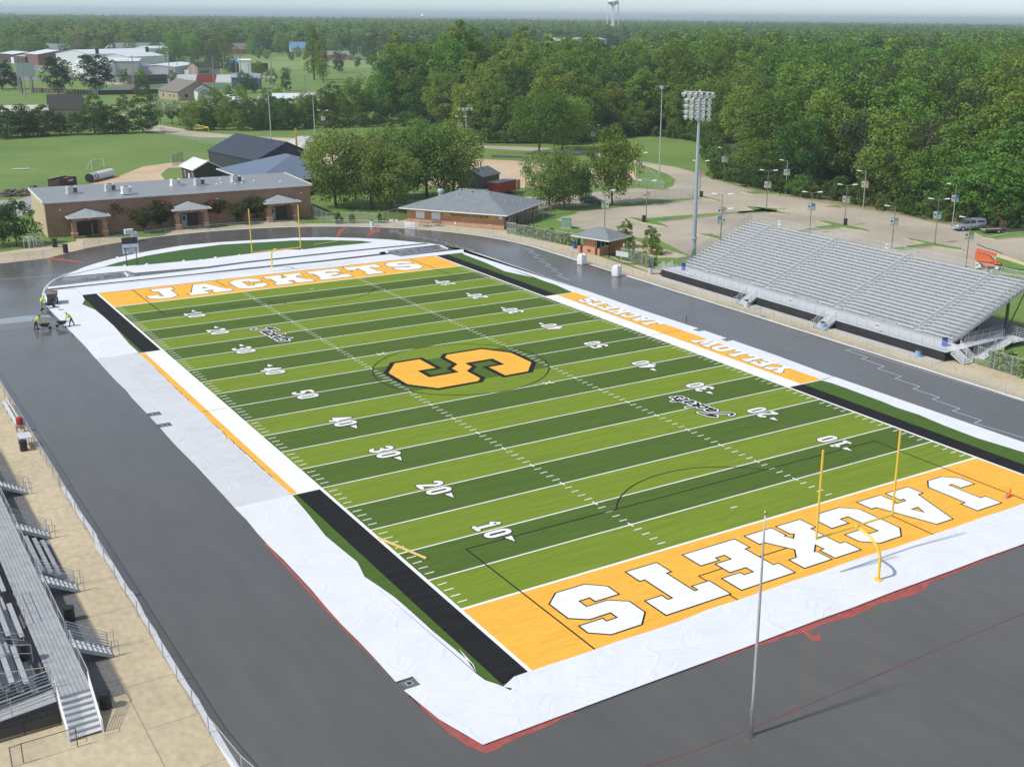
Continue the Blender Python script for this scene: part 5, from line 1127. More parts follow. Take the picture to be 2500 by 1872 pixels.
g = MB(); [g.obox((random.uniform(.5,L_-.5),random.uniform(.4,Wt-.4),1.45+random.uniform(0,.35)),random.uniform(.5,1.3),random.uniform(.3,.7),.12,random.uniform(0,3)) for k in range(16)]; local_build(g, 'waste', mat('mixed_waste', (.3,.28,.25), .9, col2=(.1,.1,.1), scale=2), t)
g = MB(); g.box(L_*.5,-.12,1.35,L_*.78,-.101,1.7); local_build(g, 'white_stencil', mat('faded_white', (.55,.52,.52), .7), t)
g = MB(); [g.tube((x_,y_,.12),(x_,y_+.15,.12),.12,n=10) for x_ in (.4,L_-.4) for y_ in (.1,Wt-.3)]; local_build(g, 'roller', M_black, t)
a = A(C03,690,462); b = A(C03,815,430); d = (b-a).normalized()
t = thing('drainage_pipe', 'big corrugated pipe wrapped in white with a black open end', 'pipe', (a.x,a.y,0)); M_wrap = mat('white_pipe_wrap', (.72,.73,.74), .6, var=.12, scale=1.5)
g = MB(); L_ = (b-a).length+2.2; x = 0; k = 0
while x < L_:
    p0 = a+d*x+Vector((0,0,.95)); p1 = p0+d*.55; g.tube(p0,p1,.92+.03*(k%2),n=20,mi=(1 if k in (0,2,4) else 0)); x += .5; k += 1
g.build('pipe_wall', [M_wrap, M_black], t); g = MB(); p0 = a-d*.03+Vector((0,0,.95)); g.tube(p0,p0-d*.03,.75,n=20); g.build('pipe_mouth', M_black, t)
M_rub = mat('broken_asphalt', (.09,.09,.085), .95, col2=(.28,.25,.2), scale=.6, detail=5)
for (x, y, n, s, lab) in ((130,560,70,3.0,'tall heap of broken asphalt slabs at the far left'),(290,550,60,3.4,'long low heap of dark rubble beside the dumpster')):
    p = A(C03,x,y); g = MB()
    for k in range(n):
        a_ = random.uniform(0,6.28); rr = s*math.sqrt(random.random()); h = max(0,(1-rr/s))*1.9
        q = Vector((p.x+rr*math.cos(a_)*1.2, p.y+rr*math.sin(a_)*.7, random.uniform(0,h))); g.obox(q, random.uniform(.5,1.4), random.uniform(.4,1.0), random.uniform(.15,.5), random.uniform(0,3))
    o = g.build('rubble_heap', M_rub, loc=(p.x,p.y,0)); tag(o, lab, 'rubble', 'heaps of broken paving', kind='stuff')
a = A(C03,710,360); b = A(C03,805,347); g = MB(); g.path([a, (a.x,a.y,2.1), (b.x,b.y,2.1), b], .07, 6)
q = (b-a); nrm = Vector((-q.y,q.x,0)).normalized()*1.6; g.path([(a.x,a.y,2.1),a+nrm,b+nrm,(b.x,b.y,2.1)], .04, 5)
t = thing('soccer_goal', 'small white soccer goal on the practice field', 'goal', (a.x,a.y,0)); g.build('goal_frame', M_white, t); g = MB(); g.add([(a.x,a.y,2.1),tuple(a+nrm),tuple(b+nrm),(b.x,b.y,2.1)], [(0,1,2,3)]); g.build('net', M_chain, t)
a = A(C03,98,368); b = A(C03,228,364); t = thing('lying_goal', 'pale goal frame lying flat at the far left of the practice field', 'goal', (a.x,a.y,0)); g = MB(); g.tube((a.x,a.y,.25),(b.x,b.y,.25),.16); g.tube((a.x,a.y+1,.2),(b.x,b.y+1,.2),.12); g.build('goal_frame', mat('pale_tube', (.6,.6,.5), .6), t)
a = A(C03,2030,182); b = A(C03,2095,198); t = thing('small_bleacher', 'small dark metal bleacher by the mast at the practice field', 'bleacher', (a.x,a.y,0)); 
for k in range(3): g = MB(); g.bar((a.x,a.y+k*.7,.4+k*.25),(b.x,b.y+k*.7,.4+k*.25),.5,.1); g.build('seat', M_dsteel, t)
# gravel pile and yellow foul poles
p = A(C63,455,190); g = MB(); n = 24
for j, (r, z) in enumerate(((7,0),(5.2,1.1),(3,2.2),(.8,2.9))): pass
g.lathe([(7,0),(5.4,1.0),(3.2,2.1),(1.2,2.8),(.1,3.0)], (p.x,p.y,0), n); g.v = [(x+random.uniform(-.4,.4), y+random.uniform(-.4,.4), max(0,z+random.uniform(-.2,.2))) for x,y,z in g.v]
o = g.build('gravel_pile', mat('pale_gravel', (.50,.50,.48), .95, var=.25, scale=3), loc=(p.x,p.y,0)); tag(o, 'heap of pale gravel beside the dirt track left of the large trees', 'gravel pile')
for (c_, x, y, ty), lab in (((C63,393,272,140),'yellow foul pole on the dirt left of the large trees'),((C123,1112,405,215),'yellow foul pole by the bend of the drive')):
    p = A(c_,x,y); g = MB(); g.tube((p.x,p.y,0),(p.x,p.y,7.4),.11); g.box(p.x,p.y-.03,2,p.x+.45,p.y+.03,7.3); o = g.build('foul_pole', mat('yellow_foul_pole', (.75,.50,.08), .5), loc=(p.x,p.y,0)); tag(o, lab, 'foul pole', 'yellow foul poles')
a = A(C00,1505,1010); b = A(C00,1610,1022); t = thing('barrier_gate', 'yellow pipe barrier beside the lane at the back of the practice field', 'gate', (a.x,a.y,0)); g = MB(); g.path([(a.x,a.y,.0),(a.x,a.y,1.9),(b.x,b.y,1.5),(b.x,b.y,0)], .12); g.path([(a.x,a.y,.5),(b.x,b.y,1.4)], .12); g.build('pipe_frame', mat('yellow_foul_pole', (.75,.5,.08)), t)
# black culvert pipe by the wood
a = A(C123,1870,440); b = A(C123,1950,468); g = MB(); g.tube((a.x,a.y,.5),(b.x,b.y,.5),.5,n=16); o = g.build('culvert_pipe', M_black, loc=(a.x,a.y,0)); tag(o, 'black culvert pipe lying on the verge before the wood', 'pipe')
# ------------------------------------------------------------------ parking lot lamps
M_lamp = mat('bronze_lamp_pole', (.23,.20,.17), .6, var=.1, scale=1)
M_lampw = mat('pale_lamp_pole', (.42,.42,.40), .6, var=.1, scale=1)
BAN = {'teal': (.06,.26,.27), 'green': (.12,.30,.10), 'orange': (.45,.26,.14), 'grey': (.25,.27,.24), 'blue': (.06,.20,.28)}
BM = {k: mat('banner_'+k, v, .8) for k, v in BAN.items()}
M_bw = mat('banner_white', (.46,.50,.53), .8); M_by = mat('banner_gold', (.55,.42,.05), .8); M_bn = mat('banner_navy', (.03,.05,.10), .8)
def lamp(p, h, az, arms, col, label, pale=False, zb=2.9):
    m = M_lampw if pale else M_lamp
    t = thing('street_lamp', label, 'street lamp', (p.x,p.y,0), az, 'parking lot lamps with banners')
    g = MB(); g.lathe([(.16,0),(.16,.35),(.085,.4),(.07,h*.6),(.05,h)], n=10); local_build(g, 'pole', m, t)
    for s in ((-1,1) if arms == 2 else (-1,)):
        g = MB(); g.path([(0,0,h-.08),(s*.9,0,h+.1)], .035, 6); local_build(g, 'arm', m, t)
        g = MB(); v = []; 
        g.add([(s*.85,-.13,h+.05),(s*1.75,-.16,h+.12),(s*1.75,.16,h+.12),(s*.85,.13,h+.05),(s*.9,-.08,h+.16),(s*1.6,-.10,h+.27),(s*1.6,.10,h+.27),(s*.9,.08,h+.16)], [(0,1,2,3),(7,6,5,4),(0,4,5,1),(1,5,6,2),(2,6,7,3),(3,7,4,0)])
        local_build(g, 'lamp_head', M_white, t)
    z0 = h*.57; z1 = z0+1.2
    for s, nm in ((-1,'banner'),(1,'banner')):
        x0, x1 = sorted((s*.09, s*.66))
        g = MB(); g.box(x0,-.012,z0,x1,.012,z1); b = local_build(g, nm, M_bw if s < 0 else BM[col], t)
        g = MB()
        if s < 0:
            g.box(x0,-.016,z0,x1,.016,z0+.24); local_build(g, 'banner_hem', M_by, b)
            g = MB(); g.tube((x0+.29,-.018,z0+.66),(x0+.29,.018,z0+.66),.16,n=14); local_build(g, 'banner_emblem', M_bn, b)
        else:
            g.box(x0+.02,-.016,z0+.03,x1-.14,.016,z0+.6); local_build(g, 'banner_panel', M_bw, b)
            g = MB(); g.tube((x0+.22,-.019,z0+.32),(x0+.22,.019,z0+.32),.11,n=12); local_build(g, 'banner_emblem', M_bn, b)
        for zz_ in (z1, z0-.03): g = MB(); g.box(x0,-.02,zz_,x1,.02,zz_+.03); local_build(g, 'banner_rod', m, t)
LM = [(C123,265,510,6.3,1,'orange','lamp with orange banner in front of the bare dirt lot',180),
(C123,785,220,6.9,2,'green','twin lamp before the wood behind the drive',0),
(C123,1137,485,7.0,1,'grey','single lamp beside the yellow foul pole at the drive bend',180),
(C123,1605,575,7.3,2,'orange','twin lamp at the lot entrance just right of the tall light mast',0),
(C123,1792,445,7.2,1,'teal','single lamp with teal banner at the edge of the far lawn and wood',0),
(C123,2120,675,7.5,2,'grey','twin lamp at the end of the first grass island by the wood',0),
(C123,1192,765,7.3,2,'orange','twin lamp with a black bin on the long grass island',0),
(C123,872,830,6.8,1,'green','single lamp with green banner just behind the ticket booth',180),
(C123,1765,910,7.6,2,'orange','twin lamp with orange banner behind the far top corner of the grandstand',0),
(C123,1768,930,5.6,1,'teal','shorter single lamp with teal banner at the far top corner of the grandstand',180),
(C183,373,550,6.9,1,'teal','pale single lamp at the wood edge, farthest of the kerbside row',0),
(C183,825,795,7.2,2,'green','twin lamp with a black bin on the middle grass island',0),
(C183,970,660,7.1,1,'orange','single lamp at the wood edge with an orange banner',0),
(C183,1522,935,7.3,2,'teal','twin lamp with teal banner on the island nearest the pickup',0),
(C183,1660,782,7.1,1,'blue','single lamp with blue banner at the wood edge beside the pickup',0),
(C183,557,855,7.0,2,'blue','twin lamp seen above the back rail of the grandstand left of centre',0),
(C183,1190,980,6.9,1,'grey','single lamp just above the back rail in the middle of the grandstand',0),
(C183,1762,1115,7.4,1,'green','single lamp with green banner behind the near part of the grandstand',0),
(C60,603,1030,6.8,2,'grey','small twin lamp on the lawn before the far hedgerow',0),
(C60,1662,1080,6.6,2,'grey','small twin lamp behind the big light brown trees before the wood',0)]
for c, x, y, h, arms, col, lab, az in LM: lamp(A(c,x,y), h, R(-38+az) if arms == 2 else R(-38+(0 if az == 0 else 180)), arms, col, lab, pale=(c is C183 and x in (373,970,1660)))
# ------------------------------------------------------------------ tall light masts
M_refl = mat('floodlight_shell', (.80,.80,.80), .35, metal=.2); M_lens = mat('floodlight_glass', (.55,.57,.58), .15)
def flood(mb, lens, c, d, r=.3, l=.5):
    c = Vector(c); d = Vector(d).normalized(); mb.tube(c, c+d*l*.6, r*.42, r, n=10); mb.tube(c-d*l*.35, c, r*.3, r*.42, n=8); lens.tube(c+d*l*.6, c+d*l*.63, r*.94, n=10)
p = Vector((57.9,33.3,0)); t = thing('floodlight_mast', 'tall mast with five rows of floodlights behind the far end of the grandstand', 'floodlight mast', p)
g = MB(); g.lathe([(.38,0),(.36,2),(.30,12),(.2,21.5),(.14,25)], p, 14); g.build('mast', mat('grey_blue_mast', (.42,.48,.52), .5, metal=.3), t, smooth=True)
g = MB(); g.lathe([(.5,2.9),(.5,3.1)], p, 12); g.build('collar', M_galv, t)
fd = Vector((-.93,-.36,0)).normalized(); rt = Vector((-fd.y, fd.x, 0))
for k, (n_, z) in enumerate(((6,24.7),(5,23.85),(5,23.0),(5,22.15),(5,21.4))):
    g = MB(); w = .95*(n_-1)/2+.2; c = p+Vector((0,0,z)); g.bar(c-rt*w+fd*.25, c+rt*w+fd*.25, .12); g.build('cross_arm', M_galv, t)
    for i in range(n_):
        o = c+rt*((i-(n_-1)/2)*.92)+fd*.35-Vector((0,0,.28)); aim = fd+rt*(.55-.25*i)*-1+Vector((0,0,-.65)); a_, b_ = MB(), MB(); flood(a_, b_, o, aim, .40, .75); f = a_.build('floodlight', M_refl, t, smooth=False); b_.build('lens', M_lens, f)
def mast(p, h, label, n, kind=0, lean=0):
    t = thing('light_mast', label, 'light mast', (p.x,p.y,0), group='slim light masts'); g = MB(); g.tube((p.x,p.y,0),(p.x+lean,p.y,h),.17,.08,n=8); g.build('mast', M_galv, t)
    c = Vector((p.x+lean,p.y,h)); 
    if kind == 0: g = MB(); g.bar(c-Vector((1.6,-.6,0)), c+Vector((1.6,-.6,0)), .1); g.build('cross_arm', M_galv, t)
    for i in range(n):
        o = c+Vector((1.6,-.6,0))*((i-(n-1)/2)/max(1,(n-1)/2)) if n > 1 else c; a_, b_ = MB(), MB(); flood(a_, b_, o-Vector((0,0,.15)), (-.7,-.5,-.35), .42, .7); f = a_.build('floodlight', M_refl, t); b_.build('lens', M_lens, f)
mast(Vector((111.8,112.5,0)), 20.2, 'slim grey mast with one lamp on the corner lawn before the wood', 1)
mast(Vector((45.6,186.3,0)), 20.2, 'tall slim mast with a white lamp bar beside the dark barn', 4)
mast(Vector((76.5,236.7,0)), 12.8, 'grey mast with round lamps at the back lawn left of the large trees', 2)
q = A(C60,1703,1150); mast(q, 11, 'mast with a row of round lamps behind the cluster of large trees', 4)
# ------------------------------------------------------------------ vehicles
def wheels(t, xs, w, r, rim=None):
    for x in xs:
        for s in (-1, 1):
            g = MB(); g.tube((x,s*w-.11,r),(x,s*w+.11,r),r,n=18); wh = local_build(g, 'wheel', M_rubber, t)
            g = MB(); g.tube((x,s*(w+.115)-.0,r),(x,s*(w+.12),r),r*.58,n=12); local_build(g, 'rim', rim or M_galv, wh)
def shell(mb, secs):
    "body lofted along x from (x, half width, z low, z high)"
    v = []; 
    for x, w, z0, z1 in secs: v += [(x,-w,z0),(x,-w*1.0,(z0+z1)/2),(x,-w*.93,z1),(x,w*.93,z1),(x,w,(z0+z1)/2),(x,w,z0)]
    f = [(i*6+j, i*6+(j+1)%6, (i+1)*6+(j+1)%6, (i+1)*6+j) for i in range(len(secs)-1) for j in range(6)]
    n = len(secs); mb.add(v, f+[tuple(range(5,-1,-1)), tuple(range((n-1)*6, n*6))])
def car(p, rz, paint, label, kind='sedan', s=1.0, group=None, detail=True, name='parked_car'):
    t = thing(name, label, 'pickup truck' if kind == 'pickup' else 'car', (p.x,p.y,.03), rz, group); t.scale = (s,s,s)
    g = MB()
    if kind == 'sedan':
        shell(g, [(-2.3,.62,.42,.86),(-2.15,.86,.28,.98),(-1.2,.9,.25,1.0),(0,.91,.25,.98),(1.2,.9,.25,.92),(1.95,.85,.28,.80),(2.3,.62,.38,.66)]); local_build(g, 'body', paint, t, smooth=True)
        g = MB(); v = [(-1.75,-.72,.98),(-1.75,.72,.98),(1.25,.74,.93),(1.25,-.74,.93),(-1.0,-.56,1.42),(-1.0,.56,1.42),(.35,.58,1.43),(.35,-.58,1.43)]; g.add(v, [(0,3,7,4),(1,5,6,2),(0,4,5,1),(3,2,6,7)]); local_build(g, 'windows', M_glass, t)
        g = MB(); g.add([(-1.05,-.57,1.425),(-1.05,.57,1.425),(.4,.59,1.435),(.4,-.59,1.435),(-1.0,-.5,1.46),(-1.0,.5,1.46),(.3,.52,1.47),(.3,-.52,1.47)], [(0,3,2,1),(4,5,6,7),(0,1,5,4),(1,2,6,5),(2,3,7,6),(3,0,4,7)]); local_build(g, 'roof', paint, t)
        ws, r, hw = (-1.4,1.4), .33, .80
    else:
        shell(g, [(-2.75,.80,.5,1.02),(-2.7,.95,.42,1.12),(-.6,.97,.4,1.14),(.9,.97,.4,1.14),(1.7,.96,.42,1.10),(2.6,.90,.45,1.0),(2.8,.78,.5,.9)]); local_build(g, 'body', paint, t, smooth=True)
        g = MB(); v = [(-.75,-.80,1.13),(-.75,.80,1.13),(1.35,.82,1.10),(1.35,-.82,1.10),(-.6,-.66,1.70),(-.6,.66,1.70),(.6,.66,1.70),(.6,-.66,1.70)]; g.add(v, [(0,3,7,4),(1,5,6,2),(0,4,5,1),(3,2,6,7)]); local_build(g, 'windows', M_glass, t)
        g = MB(); g.box(-.62,-.66,1.70,.6,.66,1.75); local_build(g, 'roof', paint, t)
        g = MB(); v = [(-2.7,-.88,1.13),(-2.7,.88,1.13),(-.8,.88,1.13),(-.8,-.88,1.13),(-2.6,-.72,1.80),(-2.6,.72,1.80),(-.85,.72,1.84),(-.85,-.72,1.84)]; g.add(v, [(0,3,7,4),(1,5,6,2),(0,4,5,1),(3,2,6,7),(4,7,6,5),(0,1,2,3)]); local_build(g, 'bed_cap', paint, t)
        for sy in (-1,1): g = MB(); g.add([(-2.45,sy*.855,1.28),(-1.0,sy*.855,1.28),(-1.0,sy*.79,1.62),(-2.45,sy*.79,1.62)], [(0,1,2,3)]); local_build(g, 'cap_window', M_glass, t)
        ws, r, hw = (-1.75,1.75), .39, .86
        g = MB(); g.box(2.7,-.85,.42,2.86,.85,.62); local_build(g, 'bumper', M_galv, t)
    if detail:
        for sy in (-1,1):
            g = MB(); x = 2.2 if kind == 'sedan' else 2.72; g.box(x,sy*.62-.14,.62,x+.08,sy*.62+.14,.78); local_build(g, 'headlight', M_lens, t)
            g = MB(); x = -2.3 if kind == 'sedan' else -2.79; g.box(x,sy*.66-.1,.62,x+.06,sy*.66+.1,.85); local_build(g, 'tail_light', M_red, t)
    wheels(t, ws, hw, r); return t
p = A(C123,772,625); q = A(C123,830,630); car(Vector((p.x,p.y,0)), R(-62), mat('dark_blue_car_paint', (.03,.045,.09), .25, metal=.4), 'dark blue sedan parked in the lane behind the chain link fence')
p = A(C183,1800,835); pk = car(Vector((p.x+.5,p.y+.9,0)), R(165), mat('silver_car_paint', (.40,.43,.46), .3, metal=.5), 'silver pickup with a bed cap parked at the wood edge', 'pickup', s=1.08); pk.name = 'pickup_truck'
p = A(C183,1980,850); t = thing('flatbed_trailer', 'rusty utility trailer with raised mesh ramp behind the silver pickup', 'trailer', (p.x,p.y+.4,.02), R(-20)); M_wood = mat('grey_deck_boards', (.34,.31,.28), .9, var=.25, scale=3)
g = MB(); g.box(-2,-.95,.5,1.9,.95,.58); local_build(g, 'deck', M_wood, t); g = MB(); g.bar((-3.2,0,.45),(-2,.7,.5),.08); g.bar((-3.2,0,.45),(-2,-.7,.5),.08); g.box(-2,-1,.42,1.9,-.95,.75); g.box(-2,.95,.42,1.9,1,.75); local_build(g, 'frame', M_dump, t)
g = MB(); [g.bar((1.95,y,.6),(1.95,y,2.0),.05) for y in (-.95,-.57,-.19,.19,.57,.95)]; [g.bar((1.95,-.95,z),(1.95,.95,z),.05) for z in (.6,1.05,1.5,2.0)]; local_build(g, 'ramp_gate', mat('rust_brown', (.20,.11,.08), .9), t); wheels(t, (.5,), 1.12, .36)
# boom lift
p = A(C183,1920,1130); t = thing('boom_lift', 'orange and cream boom lift parked behind the grandstand', 'boom lift', (p.x+.4,p.y,.03), R(-58)); M_or = mat('lift_orange', (.75,.17,.06), .45, var=.08, scale=1.5); M_cr = mat('lift_cream', (.78,.68,.42), .5)
g = MB(); g.box(-1.6,-.9,.55,1.7,.9,1.05); g.box(-1.3,-.7,1.05,1.2,.7,1.25); local_build(g, 'chassis', M_or, t)
g = MB(); g.add([(-1.9,-.9,1.2),(.8,-.9,1.2),(.8,.9,1.2),(-1.9,.9,1.2),(-2.0,-.8,2.35),(.1,-.8,1.9),(.1,.8,1.9),(-2.0,.8,2.35)], [(0,3,2,1),(4,5,6,7),(0,1,5,4),(1,2,6,5),(2,3,7,6),(3,0,4,7)]); local_build(g, 'turntable_cover', M_or, t)
g = MB(); g.bar((-1.9,0,2.75),(1.2,0,2.1),.3,.36); local_build(g, 'boom_root', M_or, t); g = MB(); g.bar((1.0,0,2.15),(7.0,0,.75),.34,.42); local_build(g, 'boom', M_cr, t); g = MB(); g.path([(-2,.25,3.5),(-.6,.25,3.0),(.8,.25,2.75),(1.8,.2,2.35)], .06); local_build(g, 'hose', M_black, t)
g = MB(); g.bar((7,0,.9),(8.0,0,.7),.4,.5); local_build(g, 'boom_tip', M_or, t); g = MB(); [g.path([(8,-1,z),(9.1,-1,z),(9.1,1,z),(8,1,z),(8,-1,z)], .04, 5) for z in (.5,1.0,1.5)]; [g.bar((x,y,.4),(x,y,1.5),.05) for x in (8,9.1) for y in (-1,0,1)]; g.box(8,-1,.38,9.1,1,.42); local_build(g, 'work_basket', M_dsteel, t); wheels(t, (-1.2,1.3), 1.0, .52, M_white)
# material cart (dump buggy) and crew
p = at(*[0+1110*250/2179, 680+560*250/2179]); t = thing('dump_buggy', 'small brown motor buggy heaped with granules on the white cloth', 'buggy', (p.x+.2,p.y+.5,.11), R(80)); t.scale = (.85,.85,.8); M_gr = mat('brown_granules', (.16,.11,.08), .9, col2=(.28,.22,.16), scale=5)
g = MB(); g.add([(-1.1,-.6,.9),(.9,-.6,.9),(.9,.6,.9),(-1.1,.6,.9),(-1.35,-.8,1.75),(1.15,-.8,1.75),(1.15,.8,1.75),(-1.35,.8,1.75)], [(0,3,2,1),(0,1,5,4),(1,2,6,5),(2,3,7,6),(3,0,4,7)]); local_build(g, 'hopper', mat('dirty_steel', (.13,.12,.10), .8, var=.3, scale=3), t)
g = MB(); g.add([(-1.3,-.75,1.68),(1.1,-.75,1.68),(1.1,.75,1.68),(-1.3,.75,1.68),(-.2,0,2.0)], [(0,1,4),(1,2,4),(2,3,4),(3,0,4)]); local_build(g, 'granule_load', M_gr, t); g = MB(); g.box(-.9,-.45,.45,.9,.45,.88); g.bar((-1.6,-.4,1.2),(-1.6,.4,1.2),.06); g.bar((-1.0,0,.8),(-1.6,0,1.2),.08); local_build(g, 'chassis', M_black, t); wheels(t, (-.75,.7), .62, .38, M_dsteel)
M_skin = mat('skin', (.42,.25,.17), .6); M_vis = mat('hi_vis_yellow', (.58,.85,.06), .7); M_pant = mat('dark_work_trousers', (.03,.03,.035), .85); M_cap = mat('cap_cloth', (.05,.04,.04), .8); M_straw = mat('straw_cap', (.5,.35,.22), .9); M_khaki = mat('pale_trousers', (.35,.33,.32), .9)
def skin_mesh(name, V, E_, Rr, m, parent, lvl=2, root=0):
    me = bpy.data.meshes.new(name); me.from_pydata(V, E_, []); o = bpy.data.objects.new(name, me); COL.objects.link(o)
    sk = o.modifiers.new('skin', 'SKIN')
    if not me.skin_vertices: me.attributes.new('skin', 'FLOAT', 'POINT')
    for i, sv in enumerate(me.skin_vertices[0].data): sv.radius = (Rr[i], Rr[i]); sv.use_root = (i == root)
    sb = o.modifiers.new('sub', 'SUBSURF'); sb.levels = lvl; sb.render_levels = lvl
    dg = bpy.context.evaluated_depsgraph_get(); dg.update(); me2 = bpy.data.meshes.new_from_object(o.evaluated_get(dg)); bpy.data.objects.remove(o)
    me2.name = name; me2.materials.clear(); me2.materials.append(m); me2.polygons.foreach_set('use_smooth', [True]*len(me2.polygons))
    o = bpy.data.objects.new(name, me2); COL.objects.link(o); o.parent = parent; return o
def person(p, rz, label, lean=.5, stride=.25, hands=(.62,.28,.82), hat=None, trousers=None, head_down=.1):
    "worker facing +x, bent forward over barrow handles"
    t = thing('person', label, 'person', (p.x,p.y,p.z), rz, 'paving crew in yellow shirts')
    hip = (0,0,.93); ch = (lean*.32,0,1.22+.04*(1-lean)); nk = (lean*.62,0,1.46); hd = (lean*.62+.10,0,1.60-head_down*.3); ht = (lean*.62+.13,0,1.70-head_down*.3)
    V = [hip,(lean*.15,0,1.07),ch,nk,hd,ht]; E_ = [(0,1),(1,2),(2,3),(3,4),(4,5)]; Rr = [.15,.135,.165,.065,.095,.075]; body = {}
    for s in (-1,1):
        n = len(V); sx = stride*s
        V += [(0,s*.11,.86),(.04+sx*.6,s*.12,.50),(sx-.02,s*.12,.10),(sx+.14,s*.13,.05)]; E_ += [(0,n),(n,n+1),(n+1,n+2),(n+2,n+3)]; Rr += [.10,.068,.045,.045]
        m_ = len(V); sh = (nk[0]-.03,s*.19,1.40); el = ((sh[0]+hands[0])/2-.06,s*.27,(sh[2]+hands[2])/2-.02); wr = (hands[0]-.05,s*hands[1],hands[2]+.02)
        V += [sh,el,wr,(hands[0]+.01,s*hands[1],hands[2]-.02)]; E_ += [(2,m_),(m_,m_+1),(m_+1,m_+2),(m_+2,m_+3)]; Rr += [.068,.046,.030,.036]; hb = len(V)-1
        for k, (dx, dz, l) in enumerate(((.03,-.005,.065),(.015,-.03,.072),(-.004,-.04,.07),(-.02,-.035,.055))):
            n = len(V); a = V[hb]; V += [(a[0]+dx,a[1],a[2]-.02+dz),(a[0]+dx*1.2-.01,a[1]-s*l*.5,a[2]-.03+dz)]; E_ += [(hb,n),(n,n+1)]; Rr += [.0105,.009]
        n = len(V); a = V[hb]; V += [(a[0]+.035,a[1]-s*.02,a[2]+.012),(a[0]+.05,a[1]-s*.045,a[2]+.005)]; E_ += [(hb,n),(n,n+1)]; Rr += [.012,.010]
    skin_mesh('body', V, E_, Rr, M_skin, t)
    sv = [V[0],V[1],V[2],(nk[0]-.03,0,1.42)]; se = [(0,1),(1,2),(2,3)]; sr = [.165,.165,.19,.10]
    for s, o_ in ((-1,10),(1,10+18)):
        b_ = [i for i, v in enumerate(V) if abs(v[1]-s*.19) < 1e-6 and abs(v[2]-1.40) < 1e-6][0]; n = len(sv); sv += [V[b_],V[b_+1],tuple((Vector(V[b_+1])*.4+Vector(V[b_+2])*.6))]; se += [(2,n),(n,n+1),(n+1,n+2)]; sr += [.09,.066,.05]
    skin_mesh('shirt', sv, se, sr, M_vis, t)
    pv = [(0,0,.97),(0,0,.90)]; pe = [(0,1)]; pr = [.165,.16]
    for s in (-1,1): n = len(pv); sx = stride*s; pv += [(0,s*.11,.84),(.04+sx*.6,s*.12,.50),(sx-.02,s*.12,.12)]; pe += [(1,n),(n,n+1),(n+1,n+2)]; pr += [.118,.086,.064]
    skin_mesh('trousers', pv, pe, pr, trousers or M_pant, t)
    for s in (-1,1): g = MB(); sx = stride*s; g.box(sx-.08,s*.125-.05,0,sx+.20,s*.125+.05,.09); local_build(g, 'boot', M_black, t)
    g = MB(); c = Vector(hd); g.lathe([(.145 if hat else .108,.0),(.108,.015),(.10,.06),(.06,.10),(.01,.115)], (c.x,c.y,c.z+.035), 14)
    if not hat: g.box(c.x+.05,c.y-.07,c.z+.04,c.x+.19,c.y+.07,c.z+.055)
    local_build(g, 'hat' if hat else 'cap', hat or M_cap, t)
    g = MB(); g.box(c.x+.085,-.012,c.z-.035,c.x+.118,.012,c.z); local_build(g, 'nose', M_skin, t)
    for s in (-1,1): g = MB(); g.lathe([(.004,-.01),(.012,0),(.004,.01)], (c.x+.088,s*.035,c.z+.012), 6); local_build(g, 'eye', M_black, t)
    return t
def barrow(p, rz, label):
    t = thing('wheelbarrow', label, 'wheelbarrow', (p.x,p.y,p.z), rz, 'wheelbarrows of the paving crew'); t.scale = (.82,.82,.9)
    g = MB(); g.add([(.30,-.25,.38),(.95,-.22,.38),(.95,.22,.38),(.30,.25,.38),(.02,-.42,.72),(1.35,-.40,.78),(1.35,.40,.78),(.02,.42,.72)], [(0,3,2,1),(0,1,5,4),(1,2,6,5),(2,3,7,6),(3,0,4,7)]); g.add([(.06,-.38,.66),(1.26,-.36,.70),(1.26,.36,.70),(.06,.38,.66)], [(0,1,2,3)]); local_build(g, 'tray', mat('black_tray', (.02,.02,.022), .5), t)
    g = MB(); [g.bar((-.75,s*.28,.80),(1.25,s*.10,.24),.045) for s in (-1,1)]; [g.path([(.2,s*.24,.45),(.15,s*.3,.02),(.45,s*.26,.02),(.6,s*.2,.38)], .018) for s in (-1,1)]; local_build(g, 'handle_frame', M_dsteel, t)
    g = MB(); g.tube((1.28,-.05,.21),(1.28,.05,.21),.21,n=16); w = local_build(g, 'wheel', M_rubber, t); g = MB(); g.tube((1.28,-.055,.21),(1.28,.055,.21),.10,n=10); local_build(g, 'rim', M_dsteel, w)
CW = (0,680,250)
W2 = lambda x, y: A(CW, x, y, W0=2179.0)
a = W2(760,1100); b = W2(1000,1100); az = math.atan2(b.y-a.y, b.x-a.x)
BO = lambda a, az, k: Vector(a)+Vector((math.cos(az),math.sin(az),0))*k
person(a+Vector((.1,.25,.05)), az, 'worker in yellow shirt and dark trousers bending over a wheelbarrow on the wet track', lean=.75, stride=.12)
barrow(BO((a.x,a.y+.25,.05),az,.65), az, 'black wheelbarrow on the wet track, leftmost of the three')
a = W2(1520,1030); b = W2(1320,1055); az = math.atan2(b.y-a.y, b.x-a.x)
person(a+Vector((.1,.1,.11)), az, 'worker in yellow shirt and pinkish cap lifting a wheelbarrow at the cloth edge', lean=.65, stride=.28, hat=M_straw)
barrow(BO((a.x,a.y+.1,.12),az,.45), az, 'black wheelbarrow being tipped at the edge of the white cloth')
a = W2(880,680); az = R(15)
person(a+Vector((.1,.3,.05)), az, 'worker in yellow shirt and pale trousers at the wheelbarrow beside the buggy', lean=.6, stride=.15, trousers=M_khaki, hat=M_straw)
barrow(BO((a.x+.1,a.y+.3,.05),az,.5), az, 'black wheelbarrow beside the brown buggy')
